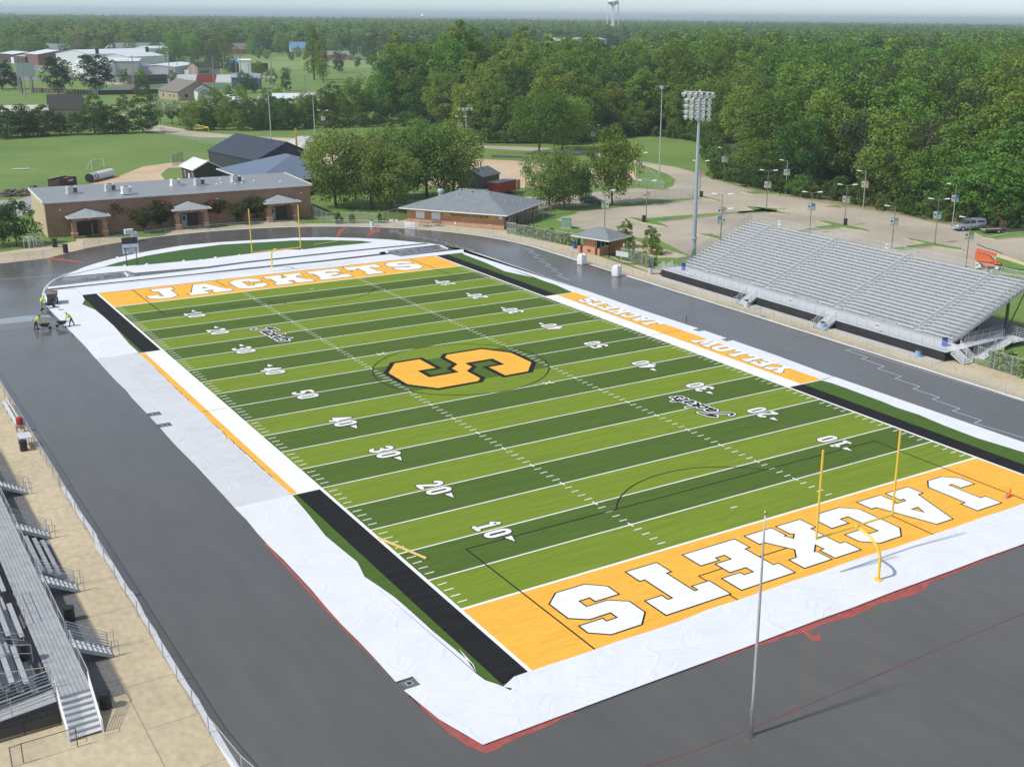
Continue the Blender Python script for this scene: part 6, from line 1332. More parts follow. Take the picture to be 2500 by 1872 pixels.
a = W2(1130,580); b = W2(1310,690); g = MB(); g.tube((a.x,a.y,.14),(b.x,b.y,.14),.025); g.bar((b.x-.3,b.y,.13),(b.x+.3,b.y+.1,.13),.06); o = g.build('squeegee', M_dsteel, loc=(a.x,a.y,0)); tag(o, 'long handled squeegee lying on the cloth by the buggy', 'squeegee')
p = A(C126,1502,420); t = thing('hydrant_valve', 'small grey valve standpipe on the wet right track', 'standpipe', (p.x,p.y,.04)); g = MB(); g.lathe([(.1,0),(.1,.05),(.05,.08),(.05,.5),(.09,.55),(.09,.62),(.02,.66)], n=10); local_build(g, 'standpipe', M_dsteel, t); g = MB(); g.tube((-.15,0,.45),(.15,0,.45),.03); local_build(g, 'valve_handle', M_galv, t)
# scoreboard-like sign
a = Vector((-17.1,69.9,0)); b = Vector((-15.7,69.75,0)); t = thing('sponsor_sign', 'two post sign with a white sponsor panel under a dark board on the green D', 'sign', a)
for c in (a,b): g = MB(); g.box(c.x-.05,c.y-.05,0,c.x+.05,c.y+.05,2.5); g.build('post', M_black, t)
ctr = (a+b)/2; d = (b-a).normalized(); w = 2.2; U = Vector((0,0,1))
g = MB(); g.bar(ctr-d*w/2+U*2.62, ctr+d*w/2+U*2.62, .08, 1.35); pn = g.build('sign_panel', mat('sign_white', (.62,.66,.70), .5), t)
g = MB(); g.bar(ctr-d*w/2+U*3.78, ctr+d*(w/2-.05)+U*3.78, .12, .92); g.build('dark_board', mat('dark_board', (.03,.03,.04), .6), t)
g = MB(); off = Vector((d.y,-d.x,0))*.047; put_text(g, 'MARTIN', .52, ctr+off+U*2.62, d, U, off=.012, wscale=1.0); put_text(g, 'Oral & Maxillofacial', .25, ctr+off+U*2.30, d, U, off=.006, wscale=.92); put_text(g, 'Surgery', .25, ctr+off+U*2.06, d, U, off=.006); g.build('sign_lettering', mat('sign_grey_text', (.06,.08,.10), .6), pn)
g = MB(); c = ctr+off*1.0+U*3.08
for i in range(4):
    for j in range(4):
        if (i+j) % 2 == 0 or i in (0,3): g.box(c.x-.16+i*.085,c.y-.004,c.z-.14+j*.07,c.x-.10+i*.085,c.y+.0,c.z-.09+j*.07)
g.build('sign_emblem', mat('sign_grey', (.3,.33,.36), .6), pn)
p = A(C03,1040,915); g = MB(); c = Vector((p.x,p.y,0)); g.obox((c.x,c.y,.04),.8,.8,1.5); g.obox((c.x-.8,c.y-.1,1.3),1.3,.7,.75); o = g.build('bagged_post', M_bag, loc=c); tag(o, 'white wrapped bundle on a stand behind the sponsor sign', 'bundle')
# ------------------------------------------------------------------ vegetation
def foliage(name, c1, c2, rnd=.35, transl=.38):
    m = bpy.data.materials.new(name); m.use_nodes = True; N = m.node_tree.nodes; L = m.node_tree.links; N.remove(N['Principled BSDF']); out = N['Material Output']
    oi = N.new('ShaderNodeObjectInfo'); tc = N.new('ShaderNodeTexCoord'); n = N.new('ShaderNodeTexNoise'); n.inputs['Scale'].default_value = .35; n.inputs['Detail'].default_value = 6; L.new(tc.outputs['Object'], n.inputs['Vector'])
    mx = N.new('ShaderNodeMix'); mx.data_type = 'RGBA'; mx.inputs[6].default_value = (*c1,1); mx.inputs[7].default_value = (*c2,1)
    a = N.new('ShaderNodeMath'); a.operation = 'MULTIPLY_ADD'; L.new(oi.outputs['Random'], a.inputs[0]); a.inputs[1].default_value = rnd*2; 
    s = N.new('ShaderNodeMath'); s.operation = 'SUBTRACT'; L.new(n.outputs['Fac'], s.inputs[0]); s.inputs[1].default_value = rnd; L.new(s.outputs[0], a.inputs[2]); a.use_clamp = True
    L.new(a.outputs[0], mx.inputs[0])
    hv = N.new('ShaderNodeHueSaturation'); L.new(mx.outputs[2], hv.inputs['Color'])
    mr = N.new('ShaderNodeMath'); mr.operation = 'MULTIPLY_ADD'; fr = N.new('ShaderNodeMath'); fr.operation = 'FRACT'; m7 = N.new('ShaderNodeMath'); m7.operation = 'MULTIPLY'; L.new(oi.outputs['Random'], m7.inputs[0]); m7.inputs[1].default_value = 7.31; L.new(m7.outputs[0], fr.inputs[0])
    hu = N.new('ShaderNodeMapRange'); m3 = N.new('ShaderNodeMath'); m3.operation = 'MULTIPLY'; m3.inputs[1].default_value = 13.7; f3 = N.new('ShaderNodeMath'); f3.operation = 'FRACT'; L.new(oi.outputs['Random'], m3.inputs[0]); L.new(m3.outputs[0], f3.inputs[0]); L.new(f3.outputs[0], hu.inputs[0]); hu.inputs[3].default_value = .485; hu.inputs[4].default_value = .54; L.new(hu.outputs[0], hv.inputs['Hue']); L.new(fr.outputs[0], mr.inputs[0]); mr.inputs[1].default_value = rnd*1.3; mr.inputs[2].default_value = 1-rnd*.65; L.new(mr.outputs[0], hv.inputs['Value'])
    d = N.new('ShaderNodeBsdfDiffuse'); t = N.new('ShaderNodeBsdfTranslucent'); L.new(hv.outputs[0], d.inputs[0]); L.new(hv.outputs[0], t.inputs[0])
    ms = N.new('ShaderNodeMixShader'); ms.inputs[0].default_value = transl; L.new(d.outputs[0], ms.inputs[1]); L.new(t.outputs[0], ms.inputs[2]); L.new(ms.outputs[0], out.inputs[0]); MATS[name] = m; return m
F_mid = foliage('oak_leaves', (.125,.22,.042), (.25,.345,.070)); F_lt = foliage('light_leaves', (.18,.27,.05), (.29,.36,.075), .25); F_dk = foliage('dark_leaves', (.062,.12,.034), (.125,.19,.052), .25)
F_pine = foliage('pine_needles', (.025,.05,.022), (.045,.075,.03), .2); F_elm = foliage('elm_leaves', (.18,.25,.06), (.29,.35,.09), .2); F_cr = foliage('crape_leaves', (.06,.085,.032), (.11,.13,.05), .2); F_hedge = foliage('hedge_leaves', (.075,.14,.032), (.17,.235,.06), .3)
F_yel = foliage('yellow_green_leaves', (.20,.27,.04), (.30,.33,.05), .1); F_red = foliage('red_blossom', (.38,.035,.05), (.50,.06,.08), .1); F_gr = foliage('grey_green_leaves', (.075,.10,.045), (.13,.16,.075), .25); F_wb = foliage('white_blossom', (.55,.55,.45), (.7,.7,.6), .1); F_pk = foliage('pink_blossom', (.28,.17,.15), (.4,.25,.22), .1)
M_bark = mat('grey_bark', (.10,.08,.065), .95, var=.25, scale=4); M_barkp = mat('pale_bark', (.34,.31,.27), .9, var=.2, scale=2)
def crown_mesh(name, seed, H, Rr, base, leaf, ncl, per, m, shape=1.0, lobes=.28, m2=None, frac2=.0, top_bias=0, shell=.55):
    r = np.random.default_rng(seed); hz = (H-base)/2; cz = base+hz
    d = r.normal(size=(ncl,3)); d /= np.linalg.norm(d, axis=1)[:,None]
    ph = r.uniform(0,6.28,(6,)); az = np.arctan2(d[:,1], d[:,0]); el = d[:,2]
    lob = 1+lobes*(np.sin(2*az+ph[0]+el*2)*.5+np.sin(3*az+ph[1]-el*3)*.5+np.sin(5*el+ph[2])*.4)
    rad = r.uniform(0,1,ncl)**(.33)*(1-shell*0) ; rad = shell+(1-shell)*rad
    c = d*rad[:,None]*lob[:,None]; 
    zz = c[:,2]; w = np.ones(ncl)
    if shape > 1: w = np.clip(1.15-(zz+1)/2*.95*(shape-1), .12, 1.2)         # conical
    elif shape < 1: w = np.clip(.75+.45*zz, .45, 1.2)                          # vase
    C_ = np.stack([c[:,0]*Rr*w, c[:,1]*Rr*w, cz+zz*hz], 1)
    cr = Rr*r.uniform(.19,.36,ncl)*np.clip(w,.5,1.1)
    n = ncl*per; ci = np.repeat(np.arange(ncl), per)
    dd = r.normal(size=(n,3)); dd[:,2] += .35; dd /= np.linalg.norm(dd, axis=1)[:,None]
    P = C_[ci]+dd*cr[ci][:,None]*r.uniform(.72,1.06,n)[:,None]*np.array([1,1,.78])
    nn = dd*.9+r.normal(size=(n,3))*.55+np.array([0,0,.3]); nn /= np.linalg.norm(nn, axis=1)[:,None]
    up = r.normal(size=(n,3)); t1 = np.cross(nn, up); t1 /= np.linalg.norm(t1, axis=1)[:,None]; t2 = np.cross(nn, t1)
    s = leaf*r.uniform(.55,1.25,n)[:,None]
    V = np.stack([P-t1*s*.5-t2*s*.32, P+t1*s*.5-t2*s*.22, P+t1*s*.42+t2*s*.34, P-t1*s*.46+t2*s*.26], 1).reshape(-1,3)
    me = bpy.data.meshes.new(name); me.vertices.add(n*4); me.vertices.foreach_set('co', V.ravel()); me.loops.add(n*4); me.loops.foreach_set('vertex_index', np.arange(n*4)); me.polygons.add(n)
    me.polygons.foreach_set('loop_start', np.arange(n)*4); me.polygons.foreach_set('loop_total', np.full(n,4)); me.materials.append(m)
    if m2:
        me.materials.append(m2); sel = (r.random(ncl) < frac2)&(C_[:,2] > cz-hz*.2); mi = (sel[ci]&(r.random(n) < .6)).astype(np.int32); me.polygons.foreach_set('material_index', mi)
    me.update(); me.validate(); return me
def trunk_mesh(name, seed, H, base, r0, Rr, m, limbs=7):
    r = random.Random(seed); g = MB(); pts = [(0,0,0)]; k = 5
    for i in range(1, k+1): pts.append((r.uniform(-.02,.02)*H, r.uniform(-.02,.02)*H, H*.86*i/k))
    for i in range(k): g.tube(pts[i], pts[i+1], r0*(1-i/k*.85), r0*(1-(i+1)/k*.85), n=8, cap=False)
    for i in range(limbs):
        z = base*.9+(H*.75-base*.9)*i/limbs; a = r.uniform(0,6.28); l = Rr*r.uniform(.55,.9); f = z/(H*.86)*k; j = min(int(f), k-1); q = Vector(pts[j]).lerp(Vector(pts[j+1]), f-j)
        mid_ = q+Vector((math.cos(a)*l*.5, math.sin(a)*l*.5, l*.35)); e = q+Vector((math.cos(a)*l, math.sin(a)*l, l*.85)); rr = r0*.42*(1-i/limbs*.5); g.tube(q, mid_, rr, rr*.6, n=6, cap=False); g.tube(mid_, e, rr*.6, rr*.15, n=5, cap=False)
    me = bpy.data.meshes.new(name); me.from_pydata([tuple(v) for v in g.v], [], g.f); me.materials.append(m); me.polygons.foreach_set('use_smooth', [True]*len(g.f)); me.update(); return me
TREE = {}
def kind(key, H, Rr, base, leaf, ncl, per, m, n=2, r0=None, bark=None, **kw):
    TREE[key] = [(crown_mesh(key, 100*len(TREE)+i, H, Rr, base, leaf, ncl, per, m, **kw), trunk_mesh(key, 7+i, H, base, r0 or H*.018, Rr, bark or M_bark), H) for i in range(n)]
kind('elm', 14, 5.9, 2.2, .38, 190, 56, F_elm, 3, lobes=.30, shell=.3, r0=.30)
kind('street_oak', 13, 5.0, 1.8, .36, 150, 55, F_mid, 2, shape=1.25, lobes=.3, shell=.35)
kind('lawn_oak', 15, 7, 3.0, .42, 150, 60, F_mid, 2, lobes=.18)
kind('wood_a', 24, 7.6, 2.0, .62, 105, 66, F_mid, 4, lobes=.30, shell=.5); kind('wood_b', 22, 7.0, 1.5, .60, 95, 66, F_lt, 3, lobes=.33, shell=.5); kind('wood_c', 21, 6.8, 1.5, .60, 90, 62, F_dk, 2, lobes=.35, shell=.45)
kind('sycamore', 24, 7.0, 3.0, .62, 95, 42, F_gr, 2, shape=.95, lobes=.4, bark=M_barkp, shell=.45, r0=.5)
kind('poplar', 32, 6.6, 3.0, .62, 130, 60, F_lt, 2, shape=1.45, lobes=.3, shell=.4)
kind('pine', 16, 5.2, 2.5, .45, 110, 70, F_pine, 2, shape=1.3, lobes=.45, shell=.5)
kind('cedar', 11, 4.0, .2, .38, 110, 46, F_dk, 3, shape=1.35, lobes=.3, shell=.4)
kind('bush', 3.2, 2.0, .0, .26, 40, 40, F_hedge, 2, lobes=.3, shell=.3)
kind('crape_red', 4.6, 1.9, .9, .24, 95, 50, F_cr, 2, shape=.8, m2=F_red, frac2=.30, shell=.2, r0=.08); kind('crape', 4.4, 1.8, .9, .24, 95, 50, F_cr, 2, shape=.8, m2=F_red, frac2=.06, shell=.3, r0=.08)
kind('yard_tree', 7, 2.9, 1.0, .28, 80, 50, F_dk, 2, shape=1.1, shell=.35); kind('holly', 4.2, 1.25, .2, .2, 46, 46, F_lt, 2, shape=1.3, shell=.3)
kind('white_crape', 8, 3.6, 2.2, .36, 60, 34, F_mid, 1, shape=.8, m2=F_wb, frac2=.6, shell=.35); kind('pink_crape', 12, 5.6, 3, .6, 60, 30, F_dk, 1, shape=.85, m2=F_pk, frac2=.7, shell=.35)
kind('far', 22, 6.8, 0, 1.5, 46, 20, F_mid, 3, lobes=.3, shell=.5); kind('far_dark', 22, 6.4, 0, 1.5, 46, 20, F_dk, 2, lobes=.35, shell=.5); kind('far_light', 23, 6.4, 0, 1.5, 46, 20, F_lt, 1, lobes=.3, shell=.5)
def tree(key, p, H, label, name='tree', group=None, wide=1.0, trunk=True, cat='tree', rnd=None):
    rr = rnd or random; me, tr, H0 = rr.choice(TREE[key]); s = H/H0
    t = thing(name, label, cat, (p[0],p[1],0), rr.uniform(0,6.28), group); t.scale = (s*wide,s*wide,s)
    c = bpy.data.objects.new('crown', me); COL.objects.link(c); c.parent = t
    if trunk: b = bpy.data.objects.new('trunk', tr); COL.objects.link(b); b.parent = t
    return t
# cluster between field house and concession stand
for c, x, y, h, w, lab in ((C63,697,655,14.6,.95,'large tree nearest the right end of the brick building'),(C63,970,665,13.4,.85,'large tree second from the brick building, small ground box behind it'),(C63,1125,680,12.2,.95,'lowest and nearest large tree, just left of the concession roof'),(C63,1395,575,14.8,1.0,'large tree rising behind the left half of the concession roof'),(C63,1600,570,14.6,.95,'large light green tree right of the cluster above the concession roof'),(C63,1150,590,14.0,.9,'large tree at the back of the cluster beside the bare dirt')):
    tree('elm', A(c,x,y), h, lab, 'elm_tree', 'large trees beside the concession stand', w)
for x, y, h, w, lab, k in ((450,665,10.9,.95,'tree leaning over the roof corner right of the concession stand','elm'),(562,662,11.0,.62,'narrower tree just right of the one by the concession roof','elm'),(932,630,13.8,.85,'conical tree beside the parked blue sedan','street_oak'),(702,648,7.8,.7,'thin dark tree between the two tree pairs on the verge','street_oak')):
    tree(k, A(C123,x,y), h, lab, 'verge_tree', 'trees on the verge of the parking lot', w)
tree('lawn_oak', A(C120,365,1185), 15.9, 'left one of two round topped trees on the far lawn', 'oak_tree', 'pair of lawn trees'); tree('lawn_oak', A(C120,545,1160), 14.9, 'right one of two round topped trees on the far lawn', 'oak_tree', 'pair of lawn trees')
CR = ((C03,880,820,'crape_red',4.4,'crape myrtle full of red blossom right of the left porch'),(C03,1085,835,'crape',3.6,'crape myrtle with few blossoms between the left and middle porches'),(C03,1225,810,'crape_red',4.3,'crape myrtle with red blossom left of the middle porch'),(C03,1640,765,'crape_red',4.2,'crape myrtle with a few red tufts right of the middle porch'),(C03,1820,770,'crape',3.4,'low dark crape myrtle midway between the middle and right porches'),(C63,55,745,'crape',4.0,'dark crape myrtle left of the right porch'))
for c, x, y, k, h, lab in CR: tree(k, A(c,x,y)-Vector((0,1.9,0)), h*1.08, lab, 'crape_myrtle', 'crape myrtles along the brick building', 1.2)
tree('yard_tree', A(C03,130,950), 6.6, 'dark round tree at the left edge before the end of the brick building', 'yard_tree', 'trees at the left end of the brick building'); tree('yard_tree', A(C03,-10,950), 5.8, 'dark tree cut by the left frame edge', 'yard_tree', 'trees at the left end of the brick building')
for x, y, lab in ((1030,960,'slender light green shrub tree nearer the ticket booth'),(1232,1015,'slender light green shrub tree nearer the grandstand')):
    p = A(C123,x,y); tree('holly', p, 4.3, lab, 'young_tree', 'young trees on the tan plaza'); q = tree('bush', (p.x+.6,p.y-.9), 1.3, 'yellow green low shrub at the foot of the '+('tree nearer the ticket booth' if x < 1100 else 'tree nearer the grandstand'), 'shrub', 'low shrubs on the plaza', 1.0, False, 'shrub')
    for c_ in q.children:
        me = c_.data.copy(); me.materials.clear(); me.materials.append(F_yel); c_.data = me
for x, y, h, lab in ((722,778,1.9,'round dark reddish bush on the grass behind the far fence, the larger'),(823,775,1.6,'round dark reddish bush on the grass behind the far fence, the smaller'),(1040,772,1.6,'green bush behind the tall gate')):
    q = tree('bush', A(C63,x,y), h, lab, 'bush', 'bushes behind the far fence', .62, False, 'bush')
def hedge(P, w, h, label, m=None):
    t = thing('hedge', label, 'hedge', (P[0][0],P[0][1],0), group='hedges behind the tall fences'); r = np.random.default_rng(int(abs(P[0][0]*10+P[0][1]))); P = [np.array([p[0],p[1]]) for p in P]; V = []; 
    L_ = [np.linalg.norm(b-a) for a, b in zip(P, P[1:])]; n = int(sum(L_)*w*h*150); seg = r.choice(len(L_), n, p=np.array(L_)/sum(L_)); f = r.random(n); a = np.array(P)[seg]; b = np.array(P)[seg+1]; d = (b-a)/np.linalg.norm(b-a, axis=1)[:,None]; u = np.stack([-d[:,1], d[:,0]], 1)
    c = a+(b-a)*f[:,None]; lump = 1+.22*np.sin(c[:,0]*2.1+c[:,1]*1.7)+.15*np.sin(c[:,1]*4.3); off = r.uniform(-1,1,n); z = r.uniform(.05,1,n)*h*lump; c = c+u*(off*w/2*lump)[:,None]
    o = np.array([P[0][0],P[0][1],0]); Pn = np.stack([c[:,0],c[:,1],z],1)-o; nn = r.normal(size=(n,3))+np.array([0,0,.6]); nn /= np.linalg.norm(nn,axis=1)[:,None]; t1 = np.cross(nn, r.normal(size=(n,3))); t1 /= np.linalg.norm(t1,axis=1)[:,None]; t2 = np.cross(nn,t1); s = r.uniform(.12,.26,n)[:,None]
    V = np.stack([Pn-t1*s-t2*s*.6,Pn+t1*s-t2*s*.6,Pn+t1*s+t2*s*.6,Pn-t1*s+t2*s*.6],1).reshape(-1,3); me = bpy.data.meshes.new('hedge'); me.from_pydata(V.tolist(), [], [tuple(range(i*4,i*4+4)) for i in range(n)]); me.materials.append(m or mat('clipped_hedge', (.13,.22,.045), .8, col2=(.22,.32,.08), scale=1.2, detail=6)); ob = bpy.data.objects.new('foliage', me); COL.objects.link(ob); ob.parent = t
hedge(AA(C123, [(215,848),(420,895),(660,950)]), 1.5, 1.35, 'clipped hedge inside the tall fence between concession stand and ticket booth'); hedge(AA(C123, [(985,1040),(1100,1070),(1240,1115)]), 1.6, 1.3, 'hedge inside the tall fence between ticket booth and grandstand'); hedge([(48.8,-28.8),(48.6,-33),(48.3,-39)], 2.0, 1.5, 'hedge right of the grandstand ramp at the frame edge')
# ------------------------------------------------------------------ town at the upper left
M_wwall = mat('white_metal_wall', (.70,.72,.74), .5); M_gwall = mat('grey_green_metal_wall', (.36,.40,.38), .6, var=.05, scale=.3); M_gwall2 = mat('light_grey_wall', (.52,.53,.54), .6)
def bx_building(label, x0y0, L, W, h, rz, mw, mr, name='warehouse', hr=None, windows=(), doors=(), cat='building', trim=None, over=.3, group=None): return gable_house(name, x0y0, L, W, h, hr or h+1.5, rz, mw, mr, label, cat, over, windows, doors, trim, group)
P0 = lambda x, y: A(C00, x, y)
g = MB(); g.sheet([tuple(P0(*p).xy) for p in ((-200,440),(0,475),(300,545),(640,625),(870,640),(1290,652),(1460,600),(1440,548),(1380,560),(1290,565),(1100,590),(850,600),(560,575),(300,500),(0,440))], .03); g.sheet([tuple(P0(*p).xy) for p in ((-200,560),(100,540),(340,620),(0,630))], .033); struct('street', g, M_road)
g = MB(); g.sheet([tuple(P0(*p).xy) for p in ((600,828),(820,820),(1540,815),(1540,830),(820,835),(560,842))], .03); g.sheet([tuple(P0(*p).xy) for p in ((920,885),(1010,880),(1010,900),(930,905))], .03); g.sheet([tuple(P0(*p).xy) for p in ((1540,830),(1720,760),(2100,770),(2080,820),(1700,835))], .034); struct('town_lane', g, M_lot)
g = MB(); g.sheet([tuple(P0(*p).xy) for p in ((1210,965),(1425,1000),(1440,1015),(1210,980))], .05); g.sheet([tuple(P0(*p).xy) for p in ((480,570),(640,610),(860,655),(960,650),(800,625),(600,575))], .05); struct('pale_kerb', g, M_concd)
M_mead = mat('pale_meadow', (.16,.24,.06), .95, col2=(.23,.30,.09), scale=.02, detail=6)
g = MB(); g.sheet([tuple(P0(*p).xy) for p in ((1400,505),(1420,560),(1530,590),(1750,560),(2020,545),(2212,540),(3400,520),(3400,470),(2212,440),(2000,420),(1760,450),(1500,490))], .022); struct('meadow', g, M_mead)
g = MB(); g.sheet([tuple(A(C60,*p).xy) for p in ((380,735),(600,725),(960,700),(970,740),(600,780),(400,790))], .022); struct('small_meadow', g, M_mead)
g = MB(); g.sheet([tuple(P0(*p).xy) for p in ((640,690),(1010,655),(1300,650),(1240,680),(1100,710),(640,712))], .026); g.sheet([tuple(P0(*p).xy) for p in ((1430,650),(1740,640),(1740,690),(1500,690))], .026); struct('sports_turf', g, mat('bluish_turf', (.07,.16,.08), .9))
g = MB(); g.sheet([tuple(P0(*p).xy) for p in ((860,665),(1060,655),(1240,690),(870,684))], .03); struct('running_strip', g, mat('brown_track', (.17,.12,.12), .9))
# warehouses (long axis roughly across the view)
wz = R(-20)
def wpos(x, y): p = P0(x, y); return (p.x, p.y)
def front(xl, yl, xr, yr, depth, h, hr, mw, mr, label, **kw):
    "building whose front wall foot runs between two surveyed points"
    a = P0(xl, yl).xy if not isinstance(xl, tuple) else None; b = P0(xr, yr).xy; u = (b-a).normalized(); n = Vector((-u.y, u.x)); 
    if n.dot(Vector((.5,.8))) < 0: n = -n
    c = (a+b)/2+n*depth/2; return bx_building(label, (c.x,c.y), (b-a).length, depth, h, math.atan2(u.y,u.x), mw, mr, hr=hr, **kw)
front(830,590,1080,590,24,8.3,9.6,M_gwall,M_ribw,'grey green walled warehouse with white roof, nearest of the warehouse group',group='white metal warehouses')
front(560,568,830,592,26,6.2,9,M_wwall,M_ribw,'white warehouse end with grey bay left of the grey green one',group='white metal warehouses',doors=(('s',-5,4,4,M_gwall),('s',3,3,3,M_glass)))
front(1080,585,1270,555,20,5,6,M_gwall2,M_ribw,'low grey wing with dark windows right of the grey green warehouse',group='white metal warehouses',windows=(('s',-8,1.2,2,3),('s',-2,1.2,2,3),('s',5,1.2,2,3)))
front(700,520,1160,500,30,8.2,10.6,M_wwall,M_ribw,'largest white warehouse block rising behind the others',group='white metal warehouses',windows=(('s',-20,8,3,4),('s',25,8,3,4)))
front(1000,520,1275,505,22,6.5,8.5,M_wwall,M_ribw,'white sloped roof warehouse at the right end of the group',group='white metal warehouses')
front(385,500,545,500,24,6,8.5,M_gwall2,M_ribw,'small white roofed unit left of the warehouse group',group='small white roofed units'); front(200,495,300,505,30,7,9.5,mat('dull_red_wall', (.20,.10,.09), .8),M_ribw,'white roofed unit with a dark red end wall',group='small white roofed units'); front(0,480,115,490,20,6,7.5,M_siding,M_ribw,'long low dark unit with white roof at the left edge',group='small white roofed units',doors=(('s',10,5,4,M_white),)); front(100,488,200,497,14,5,6,M_siding,mat('grey_tin', (.4,.4,.42), .6),'dark shopfront row under a grey roof',group='small white roofed units')
front(350,428,450,428,20,5,9,M_gwall2,M_shingle,'grey house behind the small white units',name='house',group='distant grey houses'); front(455,432,575,432,20,5,9,M_gwall2,M_shingle,'grey house next to the pinkish crape myrtle',name='house',group='distant grey houses'); front(900,420,1300,415,26,5,9,M_gwall2,M_shingle,'long grey roofed house row behind the warehouses',name='house',group='distant grey houses'); front(1760,420,1880,418,20,4,9,M_brick2,M_shingled,'brick house with brown roof by the meadow, the left one',name='house',group='brick houses by the meadow'); front(1890,418,2050,415,20,4,9,M_brick2,M_shingled,'brick house with brown roof by the meadow, the right one',name='house',group='brick houses by the meadow')
front(1150,445,1330,440,18,7,8.5,M_wwall,M_ribw,'white flat building behind the warehouses',group='white metal warehouses')
# chapel-like clinic
cb = bx_building('brown roofed brick building with a white gabled porch facing the lane', (88,411), 20, 17, 3.6, R(98), M_brick3, M_shingled, name='clinic', hr=7.8, windows=(('n',-6,1.2,1.2,1.2),('n',-2,1.2,1.2,1.2),('n',5,1,1.2,1.6),('w',5,1.2,1.6,1.6)))
bpy.data.objects.remove(cb.children[0]) if False else None
p = P0(1610,785); t = gable_house('entry_porch', (91,399.5), 5, 6.5, 4.2, 5.9, R(98), mat('white_render', (.72,.74,.74), .7), M_shingled, 'white gabled porch with dark lettering on the brick clinic', 'porch', .25)
t2 = MB()
for r_, (z, w) in enumerate(((4.0,2.6),(3.2,4.6),(2.4,2.8))):
    x = -w/2
    while x < w/2: ww = random.uniform(.18,.34); t2.box(-2.56,x,z,-2.52,x+ww,z+.42); x += ww+.12
local_build(t2, 'lettering', M_black, t)
# low flat roofed brick block at left
front(-80,965,395,955,28,4.0,4.7,M_brick3,mat('pale_flat_roof', (.55,.54,.50), .9, var=.1, scale=.3),'long low pale flat roofed wing at the left edge',name='school_wing',over=.1); front(400,955,665,948,18,4.4,8.6,M_brick3,M_shinglek,'buff brick wing with charcoal hip roof behind the dark trees',name='school_block',windows=(('s',2,1,1.6,1.8),))
# dugout, stands, press box
front(1040,655,1295,645,7,4.2,4.4,M_siding,M_siding,'long dark dugout with blue openings beside the ball field',name='dugout',windows=(('s',3,1,11,2.2),)); 
p = P0(1570,640); t = thing('bleachers', 'red and white bleachers below a dark roofed press box', 'bleachers', (p.x,p.y,0), R(-25)); 
for k in range(7): g = MB(); g.box(-14,k*1.0,0,-4,k*1.0+.8,.5+k*.55); local_build(g, 'white_seats', M_white, t); g = MB(); g.box(-4,k*1.0,0,6,k*1.0+.8,.5+k*.55); local_build(g, 'red_seats', mat('red_seats', (.30,.05,.05), .6), t); g = MB(); g.box(6,k*1.0,0,14,k*1.0+.8,.5+k*.55); local_build(g, 'white_seats', M_white, t)
front(1530,610,1640,605,8,6.5,8.5,M_brick3,M_shinglek,'dark roofed press box above the red seats',name='press_box',windows=(('s',0,3,6,1.5),)); front(1620,600,1700,598,10,5,9,M_gwall2,M_shinglek,'dark pyramid roofed pavilion behind the red seats',name='pavilion')
front(1790,690,2010,690,8,5.5,7,mat('blue_seat_wall', (.08,.13,.24), .6),mat('blue_grey_deck', (.30,.35,.42), .6),'blue grey spectator stand with a white press box',name='spectator_stand'); front(1850,610,1940,610,5,10,10.6,M_white,M_white,'white press box on the blue grey stand',name='press_box'); front(1790,560,2070,555,2,5,5.2,mat('dark_green_screen', (.03,.07,.06), .9),M_dsteel,'dark green outfield screen behind the blue stand',name='batting_screen')
front(1800,528,1880,526,8,4,6,mat('blue_awning', (.10,.30,.65), .6),mat('blue_awning', (.1,.3,.65)),'small bright blue shelter in the meadow',name='shelter')
g_ = [(A(C60,330,830),A(C60,480,825),'pale metal roof glimpsed between the hedgerow trees')]
a, b, lab = g_[0]; bx_building(lab, ((a.x+b.x)/2,(a.y+b.y)/2+4), 16, 9, 3.4, R(-25), M_white, M_ribw, name='shed', hr=5, cat='shed')
p = A(C60,690,465); bx_building('dark low house beside the tall poplar', (p.x,p.y), 22, 12, 4, R(-15), M_brick2, M_shingle, name='house', hr=7); p = A(C60,420,425); bx_building('bright blue roofed building behind the poplar', (p.x,p.y), 17, 11, 6, R(-15), M_gwall2, mat('bright_blue_roof', (.12,.27,.48), .5), name='house', hr=11)
# strip behind the wood: shopping roofs
for x, y, L_, W__, h, lab in ((1340+0,400,0,0,0,''),): pass
for c, x, y, L_, W__, h, mr, lab in ((C120,420,395,90,45,8,mat('dark_flat_roof', (.16,.16,.18), .8),'dark flat roofed store behind the wood'),(C120,660,360,60,40,9,mat('tan_flat_roof', (.45,.42,.36), .8),'tan roofed store beyond the dark one'),(C120,1230,365,30,20,8,M_white,'small white building by the distant pylons'),(C120,1465,310,30,22,12,M_white,'white tanks and building left of the light green tree'),(C180,355,400,26,18,14,M_shingle,'white house with grey roof in the far gap of the right wood')):
    p = A(c,x,y); bx_building(lab, (p.x,p.y), L_, W__, h, R(-10), M_wwall, mr, name='store', hr=h+1.5)
def pole(p, h, label, arms=1, m=None, group='utility poles in the town'):
    t = thing('utility_pole', label, 'utility pole', (p.x,p.y,0), group=group); g = MB(); g.tube((p.x,p.y,0),(p.x,p.y,h),.26,.16,n=6); g.build('pole', m or mat('weathered_pole', (.33,.31,.29), .9), t)
    for k in range(arms): g = MB(); g.bar((p.x-1.3,p.y+.6,h-.6-k*1.3),(p.x+1.3,p.y-.6,h-.6-k*1.3),.16); g.build('cross_arm', m or MATS['weathered_pole'], t)
PL = [(150,715,0,430),(200,760,0,440),(160,710,0,430),(240,715,1,590),(1045,715,0,430),(1028,655,0,525),(1315,640,0,400),(1303,560,0,395),(1365,625,0,520),(1373,580,0,445),(1475,610,0,440),(1503,570,0,480),(1655,680,0,440),(1735,610,0,410),(1830,620,0,360),(1865,660,0,420),(2105,700,0,385),(1930,690,0,490),(240,560,0,470),(85,530,0,460),(932,610,0,480)]
